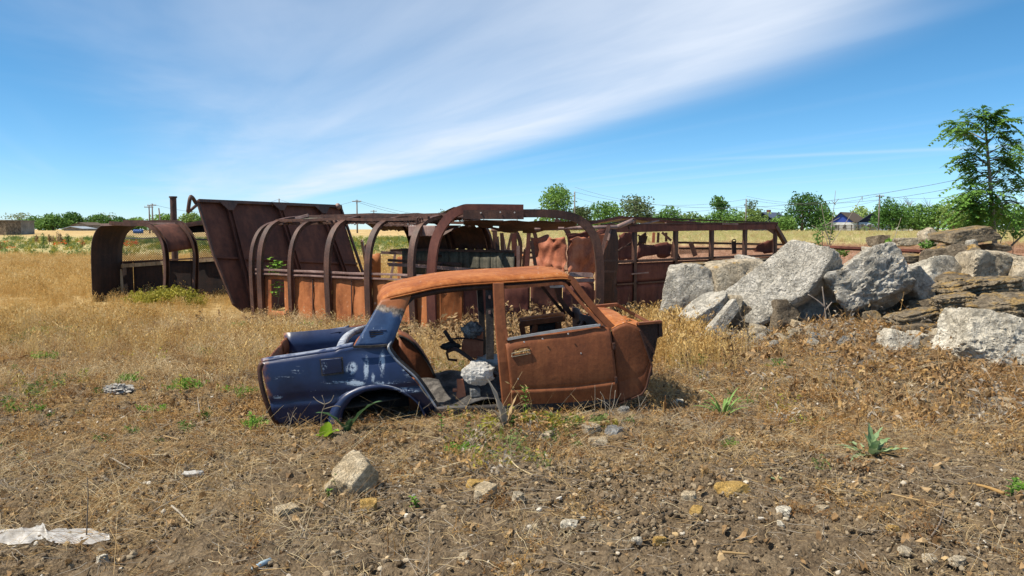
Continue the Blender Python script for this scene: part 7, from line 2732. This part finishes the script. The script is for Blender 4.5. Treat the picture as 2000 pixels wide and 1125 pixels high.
# ================================================================== single plants and small things
def dock(px, ytop, ybase, lab, mat='dry_leaf'):
    b = gp(px, ybase)
    zt = at(px, ytop, b.y).z
    t = thing('dock_plant', lab, 'plant', b, 'dried dock stalks in the left meadow')
    h = zt - b.z
    obj('stem', MB().tube([b, Vector((b.x + .03, b.y, zt))], .03, 5, .012), M['dead_grey'], t)
    g = np.random.default_rng(int(px) + 50)
    V, F = leaf_cloud([((b.x, b.y, b.z + h * .62), (.16, .16, h * .36)), ((b.x + .05, b.y, b.z + h * .4), (.22, .2, h * .2))], 150, .075, int(px) + 50, fill=.8)
    obj('seed_head', (V, F), M[mat], t)


for px, yt, yb, lb in ((72, 458, 478, 'leftmost dried dock stalk, thin and standing alone'), (85, 455, 481, 'tall thick dried dock stalk left of a cluster'), (97, 457, 478, 'dried dock stalk in the middle cluster, left'), (104, 459, 477, 'short dried dock stalk in the middle cluster, right'),
                       (114, 452, 479, 'tallest dried dock stalk of the left meadow'), (118, 455, 478, 'dried dock stalk leaning on the tallest one'), (132, 456, 479, 'dried dock stalk above the orange poppies'), (160, 464, 484, 'bushy brown dock nearest the bus end section'), (-2, 470, 492, 'brown dock cut by the left edge')):
    dock(px, yt, yb, lb, 'russet' if px in (160, -2) else 'field_green' if px in (85, 132) else 'dry_leaf')


def leaf_mesh(base, direction, length, width, arch, fold=.25, n=9, wave=0.0, droop=0.0):
    """one real leaf: midrib curve, two folded halves with a wavy edge"""
    d = Vector(direction)
    hd = Vector((d.x, d.y, 0))
    hd = hd.normalized() if hd.length > 1e-5 else Vector((1, 0, 0))
    side = Vector((-hd.y, hd.x, 0))
    el = math.atan2(d.z, math.hypot(d.x, d.y))
    p = Vector(base)
    rows = []
    step = length / n
    for i in range(n + 1):
        s = i / n
        e = el - arch * s * s
        w = width / 2 * (math.sin(math.pi * min(1, (.06 + .94 * s)) ** .8) ** .8 if 0 < s < 1 else (.12 if s == 0 else .02))
        nz = Vector((-hd.x * math.sin(e), -hd.y * math.sin(e), math.cos(e)))
        k = wave * math.sin(s * 26 + length * 40)
        rows.append([p + side * w + nz * (w * fold + w * k), p + side * w * .5 + nz * w * fold * .3, Vector(p), p - side * w * .5 + nz * w * fold * .3, p - side * w + nz * (w * fold - w * k)])
        p = p + (hd * math.cos(e) + Vector((0, 0, math.sin(e)))) * step
    return MB().grid(rows)


# big leaved mullein-like plant by the wheel arch
def leaf_green(name, c1, c2, trans=.25):
    k = NT(name)
    n1 = k.noise(9, 4, .6)
    n2 = k.noise(40, 3, .6)
    c = k.ramp(k.math('ADD', k.math('MULTIPLY', n1, .6), k.math('MULTIPLY', n2, .4)), [(.35, c1), (.65, c2)])
    k.color(c)
    k.b.inputs['Roughness'].default_value = .6
    k.bump(n2, .3, .004)
    tr = k.n('ShaderNodeBsdfTranslucent')
    k.l(c, tr.inputs[0])
    mx = k.n('ShaderNodeMixShader')
    mx.inputs[0].default_value = trans
    k.l(k.b.outputs[0], mx.inputs[1])
    k.l(tr.outputs[0], mx.inputs[2])
    k.l(mx.outputs[0], k.out.inputs['Surface'])
    return k.m


M['big_leaf'] = leaf_green('big_leaf', (.045, .10, .04), (.085, .16, .07))
M['lime_leaf'] = leaf_green('lime_leaf', (.20, .34, .02), (.33, .48, .05), .4)
M['glaucous_leaf'] = leaf_green('glaucous_leaf', (.17, .26, .11), (.30, .40, .22))
M['strap_leaf'] = leaf_green('strap_leaf', (.13, .25, .05), (.24, .38, .11))
b = gp(678, 846)
pl = thing('broad_leaf_plant', 'plant with two long dark green leaves arching in front of the wheel arch', 'plant', b)
T = Vector
for tip, Y, w, ar, nm in (((741, 781), 5.98, .085, .9, 0), ((621, 801), 5.95, .075, 1.1, 1), ((686, 822), 5.93, .05, .3, 2), ((668, 828), 6.02, .05, .4, 3)):
    e = at(tip[0], tip[1], Y)
    v = e - b
    d = Vector((v.x, v.y, v.z + v.length * .38))
    o = obj('leaf', leaf_mesh(b, d, v.length * 1.06, w * 1.25, ar, .3, 12, .12), M['big_leaf'], pl, True)
b2 = gp(636, 858)
pl2 = thing('lime_leaf_plant', 'bright lime green leaf in the sun at the foot of the blue tail', 'plant', b2)
for tip, w, ar in (((641, 824), .095, .5), ((660, 838), .10, 1.0), ((619, 852), .06, .8)):
    e = at(tip[0], tip[1], b2.y - .02)
    v = e - b2
    obj('leaf', leaf_mesh(b2, Vector((v.x, v.y - .02, v.z + .03)), max(v.length, .08) * 1.15, w * 1.1, ar, .3, 8, .15), M['lime_leaf'], pl2, True)
# strap leaved green tuft right of the car shadow
b = gp(1412, 812)
pl = thing('strap_leaf_plant', 'green tuft of arching strap leaves right of the car shadow', 'plant', b)
for k in range(26):
    a = rnd.uniform(0, 6.28)
    l = rnd.uniform(.19, .33)
    el = rnd.uniform(.45, 1.2)
    d = Vector((math.cos(a) * math.cos(el), math.sin(a) * math.cos(el) * .8, math.sin(el)))
    obj('leaf', leaf_mesh(b + Vector((math.cos(a) * .02, math.sin(a) * .02, -.01)), d, l, .022, rnd.uniform(.8, 1.9), .3, 7), M['strap_leaf'], pl, True)
b = gp(1703, 890)
pl = thing('wavy_leaf_plant', 'blue green plant with wavy upright leaves on the right foreground', 'plant', b)
for k in range(12):
    a = k * 6.28 / 12 + rnd.uniform(-.2, .2)
    up = k % 3 == 0
    el = rnd.uniform(.95, 1.4) if up else rnd.uniform(.15, .7)
    l = rnd.uniform(.20, .26) if up else rnd.uniform(.20, .30)
    d = Vector((math.cos(a) * math.cos(el), math.sin(a) * math.cos(el), math.sin(el)))
    obj('leaf', leaf_mesh(b, d, l * .9, .058, rnd.uniform(.1, 1.2), .35, 9, .30), M['glaucous_leaf'], pl, True)
for k, (px, py) in enumerate(((1628, 868), (1752, 878), (1735, 882))):
    e = at(px, py, b.y)
    v = e - b
    obj('leaf', leaf_mesh(b, Vector((v.x, v.y, v.z + .04)), v.length, .035, .5, .4, 9, .3), M['glaucous_leaf'] if k == 0 else M['weed_yellow'], pl, True)


def sprig(px, py, hpx, mat, label, name='green_sprig', nleaf=14, seed=0, ll=.05, group=None, stem='weed_green', lean=0.0, wl=.024):
    b = gp(px, py)
    h = hpx * b.y / FOC
    t = thing(name, label, 'plant', b, group)
    g = random.Random(seed + int(px))
    path = smooth_path([b - Vector((0, 0, .02)), b + Vector((lean * h * .4 + g.uniform(-.02, .02), 0, h * .5)), b + Vector((lean * h, g.uniform(-.03, .03), h))], 8)
    obj('stem', MB().tube(path, .004, 5, .002), M[stem], t)
    for k in range(nleaf):
        s = .1 + .9 * k / nleaf
        i = min(int(s * 7), 6)
        p = path[i].lerp(path[i + 1], s * 7 - i)
        a = k * 2.4
        el = g.uniform(.1, .8)
        obj('leaf', leaf_mesh(p, Vector((math.cos(a), math.sin(a), math.sin(el))), ll * g.uniform(.7, 1.2), wl, g.uniform(.2, 1.0), .3, 4), M[mat], t, True)


sprig(660, 966, 44, 'leaf_bright', 'leafy green sprig against the large sandstone lump', nleaf=22, ll=.032, wl=.02)
sprig(645, 972, 18, 'weed_green', 'low green sprig left of the sprig on the sandstone lump', nleaf=10, ll=.028, wl=.018)
sprig(806, 998, 32, 'leaf_bright', 'small bright green seedling alone on the bare soil', nleaf=18, ll=.03, wl=.02)
sprig(862, 848, 40, 'weed_green', 'small upright green sprig below the car sill', nleaf=10, ll=.04)
sprig(1024, 822, 70, 'weed_green', 'green weed with pale seed head by the left edge of the door', nleaf=18, ll=.05)
sprig(1152, 790, 60, 'glaucous_leaf', 'grey green bushy weed standing against the middle of the door', nleaf=24, ll=.03, wl=.014)
sprig(1520, 945, 18, 'glaucous_leaf', 'single pale green leaf standing on the soil left of the wavy plant', nleaf=3, ll=.06)
sprig(1980, 975, 40, 'weed_green', 'green sprig at the right edge of the foreground', nleaf=12, ll=.05)
sprig(355, 772, 42, 'weed_yellow', 'yellow topped green weed left of the car', nleaf=16, ll=.05)
sprig(490, 842, 36, 'leaf_bright', 'green weed just left of the blue tail corner', nleaf=16, ll=.05)
# vine growing through the open bay of the bus
vb = at(540, 612, 14.25)
vt = thing('climbing_shrub', 'bright green shrub growing up through the open side panel of the bus', 'plant', vb)
obj('stem', MB().tube(smooth_path([vb, at(544, 570, 14.2), at(538, 545, 14.25), at(545, 515, 14.3)], 14), .010, 5, .004), M['bark'], vt)
obj('stem', MB().tube(smooth_path([vb, at(548, 560, 14.1), at(550, 520, 14.25)], 10), .008, 5, .004), M['bark'], vt)
for k in range(95):
    s = rnd.random()
    px = rnd.gauss(540, 8.5)
    py = rnd.choice([rnd.gauss(520, 7), rnd.gauss(560, 9), rnd.gauss(530, 10)])
    p = at(px, py, 14.2 + rnd.uniform(-.12, .12))
    a = rnd.uniform(0, 6.28)
    obj('leaf', leaf_mesh(p, Vector((math.cos(a), math.sin(a), rnd.uniform(-.3, .6))), rnd.uniform(.06, .11), .065, .9, .25, 4), M['leaf_bright'], vt, True)


# dry single stalks
def stalks(name, label, lines, Y, mat, r=.004, cat='dead plant', tips=0, group=None):
    b = at(lines[0][0][0], lines[0][0][1], Y)
    t = thing(name, label, cat, (b.x, b.y, b.z), group)
    for ln in lines:
        pts = smooth_path([at(p[0], p[1], Y + (p[2] if len(p) > 2 else 0)) for p in ln], max(4, 4 * len(ln)))
        obj('stalk', MB().tube(pts, r, 5, r * .5), M[mat], t, True)


stalks('dead_weed', 'pale bare branching dead weed in front of the blue panel', [[(626, 862), (628, 810), (634, 790), (629, 772)], [(634, 790), (620, 783), (612, 775)], [(634, 790), (646, 784), (652, 772)], [(630, 800), (655, 793), (666, 795)]], 5.9, 'dead_grey', .004)
stalks('dead_weed', 'thin grey dead weed at the lower corner of the blue tail', [[(558, 850), (568, 825), (572, 808), (580, 796)], [(568, 825), (562, 806)], [(572, 812), (588, 830), (600, 840)]], 5.95, 'dead_grey', .003)
stalks('dead_weed', 'bare pale stalks leaning at the front wing of the car', [[(1236, 822), (1250, 795), (1268, 765)], [(1250, 795), (1246, 772)], [(1240, 815), (1262, 790)]], 6.35, 'dead_grey', .005)
stalks('dead_weed', 'reddish brown upright dead stalk in the car shadow', [[(1297, 812), (1299, 790), (1300, 772)], [(1298, 808), (1302, 786)], [(1296, 810), (1296, 785)]], 6.5, 'russet', .008)
stalks('dead_weed', 'purplish dead stems in front of the right part of the door', [[(1185, 815), (1180, 780), (1172, 765)], [(1190, 815), (1192, 770), (1196, 748)], [(1195, 815), (1205, 785), (1213, 768)], [(1200, 815), (1188, 790), (1166, 778)], [(1160, 815), (1162, 780), (1162, 752)], [(1188, 812), (1198, 792), (1202, 762)]], 6.35, 'dead_grey', .0035)
stalks('dead_weed', 'single thin dark stem standing left of the white film', [[(169, 1045), (171, 1000), (172, 960), (170, 930)]], 3.95, 'bark', .004)
stalks('dead_weed', 'tall brown stem at the bottom centre of the soil', [[(757, 1100), (758, 1060), (757, 1030), (760, 1022)], [(770, 1085), (772, 1070), (768, 1050)]], 3.75, 'russet', .0035)
stalks('dead_sapling', 'bare forked dead sapling at the right end of the steep slab', [[(1615, 640), (1612, 610), (1608, 575), (1606, 560)], [(1612, 606), (1625, 590)], [(1611, 600), (1598, 588), (1578, 575)]], 10.7, 'bark_pale', .014)
stalks('dry_stalk_clump', 'tall thin dry stalks rising behind the top of the steep slab', [[(1622, 478), (1612, 440), (1604, 400)], [(1620, 478), (1626, 430), (1632, 372)], [(1622, 480), (1655, 430), (1684, 384)], [(1618, 480), (1608, 455), (1585, 440)], [(1632, 400), (1624, 392)], [(1630, 398), (1638, 388)], [(1684, 384), (1684, 392)], [(1612, 440), (1640, 425)], [(1616, 460), (1600, 425)], [(1745, 472), (1752, 450), (1760, 425)]], 16.2, 'dead_grey', .008)
b = at(1612, 480, 16.2)
V, F = [], []
sb = thing('green_shrub', 'small sparse green shrub behind the top of the steep slab', 'shrub', (b.x, b.y, h1(b.x, b.y)))
V, F = leaf_cloud([(tuple(at(1598, 460, 16.3)), (.11, .15, .26)), (tuple(at(1610, 440, 16.3)), (.09, .15, .18)), (tuple(at(1622, 455, 16.3)), (.08, .1, .22))], 210, .035, 61, fill=.8)
obj('foliage', (V, F), M['leaf_mid'], sb)
obj('stem', MB().tube([Vector((b.x, b.y, h1(b.x, b.y))), at(1606, 450, 16.3)], .012, 5, .006), M['bark'], sb)
for (px, py, rx, rz, Y, mt, n, lb, sd) in ((1812, 478, 14, 8, 15.3, 'leaf_mid', 130, 'low green plant left of the stacked slabs', 1), (1736, 475, 8, 9, 16.5, 'leaf_bright', 60, 'green sprig right of the dark stone on the beam', 2), (1818, 452, 14, 13, 17, 'leaf_pale', 170, 'pale green bush behind the left end of the stacked slabs', 3), (1642, 492, 16, 9, 19, 'field_green', 120, 'green weeds under the rusty beam', 4),
                                           (1980, 455, 18, 10, 16.4, 'leaf_dark', 80, 'dark leaves on the low branch right of the young tree trunk', 5)):
    c = at(px, py, Y)
    s = Y / FOC
    t = thing('green_shrub', lb, 'shrub', (c.x, c.y, h1(c.x, c.y)))
    V, F = leaf_cloud([(tuple(c), (rx * s, rx * s, rz * s)), (tuple(c + Vector((rx * s * .5, 0, -rz * s * .4))), (rx * s * .7, rx * s * .7, rz * s * .7))], n, .045, 300 + sd, fill=.8)
    obj('foliage', (V, F), M[mt], t)
    obj('stem', MB().tube([Vector((c.x, c.y, h1(c.x, c.y))), c], .012, 5, .006), M['bark'], t)

# dried leaf cluster and low weeds by the door sill
pts = []
for k in range(46):
    g_ = gp(rnd.gauss(1085, 60), rnd.uniform(826, 850))
    pts.append((g_.x, g_.y, g_.z, rnd.uniform(.6, 1.0)))
pts = np.array(pts)
scatter('sill_weeds', [tuft('sill_weed', m, 9, .14, .06, .004, .6, 1000 + i, leafy=8, leaf=(.045, .022)) for i, m in enumerate(('weed_yellow', 'russet', 'dry_leaf', 'field_green'))], pts[:, :3], pts[:, 3], upright(rng, len(pts), .25), 'low yellowish and brown weeds along the foot of the door', 'weeds')
dl = thing('dried_leaf_plant', 'dried plant with big grey curled leaves left of the door bottom', 'dead plant', gp(985, 842))
bb_ = Vector(dl.location)
for tip, w, ar in (((957, 738), .07, .4), ((1015, 790), .05, .3), ((940, 830), .08, 1.0), ((985, 795), .05, .4), ((1012, 770), .035, .2), ((965, 800), .06, .7), ((1000, 835), .06, .8)):
    e = at(tip[0], tip[1], bb_.y + .05)
    v = e - bb_
    obj('leaf', leaf_mesh(bb_, Vector((v.x, v.y, v.z + .06)), v.length * 1.05, w, ar, .5, 9, .3), M['dead_grey'] if tip[0] < 1005 else M['dry_leaf'], dl, True)

# white plastic film, bottom left
g0 = gp(105, 1050)
rows = []
U = 46
V_ = 12
for i in range(U + 1):
    s = i / U
    px = -25 + 237 * s
    pyc = 1060 - 8 * math.sin(s * 3.4) - 22 * max(0, s - .62) ** 1.2 + (-6 if .38 < s < .5 else 0)
    hw = 24 * (1 - .45 * math.exp(-((s - .50) / .06) ** 2)) * (1 - .75 * max(0, s - .86) / .14) + 4
    rr = []
    for j in range(V_ + 1):
        t = j / V_ - .5
        p = gp(px + 5 * math.sin(i * .7), pyc + hw * 1.1 * t)
        hgt = .022 + .018 * abs(math.sin(s * 9 + t * 3)) * (1 - 2 * abs(t)) + .030 * math.exp(-((s - .46) / .06) ** 2) * (1 - 2 * abs(t)) + .035 * math.exp(-((s - .30) / .10) ** 2) * (1 - 2 * abs(t))
        nz_ = float(np.abs(vnoise(np.array([[s * 26, t * 5, 1.5]]), 4))[0])
        p.z += hgt * (.8 + .4 * nz_)
        p.y -= .02 * nz_
        rr.append(p)
    rows.append(rr)
k = NT('thin_film')
k.color(k.ramp(k.noise(7, 5, .65), [(.35, (.42, .39, .35)), (.6, (.72, .70, .67))]))
k.b.inputs['Roughness'].default_value = .3
tr = k.n('ShaderNodeBsdfTransparent')
mx = k.n('ShaderNodeMixShader')
k.l(k.mask(k.noise(9, 4, .6), .2, .75), mx.inputs[0])
mv = k.n('ShaderNodeMapRange')
k.l(k.noise(11, 4, .6), mv.inputs[0])
mv.inputs['From Min'].default_value = .3
mv.inputs['From Max'].default_value = .7
mv.inputs['To Min'].default_value = .05
mv.inputs['To Max'].default_value = .7
k.l(mv.outputs[0], mx.inputs[0])
k.l(k.b.outputs[0], mx.inputs[1])
k.l(tr.outputs[0], mx.inputs[2])
k.l(mx.outputs[0], k.out.inputs['Surface'])
M['thin_film'] = k.m
tag(obj('plastic_film', MB().grid(rows), M['thin_film'], None, True, 0, loc=g0), 'strip of torn white plastic film lying on the soil at the bottom left', 'plastic film')
g1 = gp(378, 934)
Q, F = crumple(g1 + Vector((0, 0, .03)), (.13, .07, .04), 31, 3, .4, 4)
tag(obj('plastic_scrap', (Q, F), M['film'], None, True, loc=g1), 'small white plastic scrap on the straw left of the sandstone lump', 'plastic scrap')
g1 = gp(232, 768)
Q, F = crumple(g1 + Vector((.0, 0, .04)), (.24, .2, .10), 33, 4, .4, 4)
M['pale_rag'] = simple('pale_rag', (.30, .285, .26), .9, .35, 9)
tag(obj('rag', (Q, F), M['pale_rag'], None, False, loc=g1), 'pale grey rag in the weeds left of the car', 'rag')
M['pale_blue'] = simple('pale_blue', (.32, .42, .48), .5, .2, 8)
g1 = gp(510, 1116)
tag(obj('broken_pipe', MB().tube([gp(494, 1124) + Vector((0, 0, .03)), gp(512, 1115) + Vector((0, 0, .035)), gp(528, 1106) + Vector((0, 0, .03))], .012, 8), M['pale_blue'], None, True, loc=g1), 'short piece of pale blue pipe at the bottom edge', 'pipe piece')


# fallen sticks, each one
STK = [([(990, 898), (1010, 922), (1040, 938)], .006, 'straw', 'pale curved stick on the soil in the centre'), ([(1040, 938), (1100, 944), (1165, 952)], .003, 'bark', 'thin dark twig trailing right from the pale curved stick'),
       ([(1155, 876), (1200, 882), (1268, 892)], .005, 'bark', 'dark twig below the grey paving fragment'), ([(1740, 976), (1800, 990), (1865, 1003)], .005, 'straw', 'long straight straw coloured stick on the right soil'),
       ([(1818, 1062), (1835, 1035), (1843, 1008)], .006, 'bark', 'forked dark twig near the bottom right'), ([(336, 1000), (352, 1014), (372, 1036)], .007, 'dead_grey', 'bleached stick right of the white film'),
       ([(1765, 790), (1800, 770), (1866, 722)], .007, 'dead_grey', 'long grey stick leaning on the litter at the right'), ([(1640, 692), (1604, 695)], .016, 'dead_grey', 'short pale grey wood stub on the litter below the pile'),
       ([(1715, 610), (1760, 640), (1792, 688)], .012, 'bark_pale', 'bare branch running down from the boulders to the grey rock'), ([(200, 612), (420, 1000)], .0, 'straw', ''),
       ([(390, 815), (388, 800), (386, 782)], .006, 'dead_grey', 'upright bleached stub left of the car'), ([(220, 905), (255, 925)], .006, 'dead_grey', 'grey stick on the litter at the left'),
       ([(300, 1010), (360, 975), (395, 965)], .004, 'dead_grey', 'thin grey twig above the bleached stick'), ([(1960, 975), (1925, 962), (1890, 955)], .012, 'russet', 'strip of orange bark at the right edge'),
       ([(1410, 1092), (1460, 1096)], .008, 'straw', 'short cream stick at the bottom right of the soil'), ([(320, 860), (352, 868)], .006, 'straw', 'short pale stick on the left litter')]
for pts_, r, mt, lb in STK:
    if not lb:
        continue
    pp_ = [gp(*p) + Vector((0, 0, .035)) for p in pts_]
    pp_ = smooth_path(pp_, 8)
    tag(obj('stick', MB().tube(pp_, r, 6, r * .6), M[mt], None, True, loc=pp_[0]), lb, 'stick', 'fallen sticks on the ground')
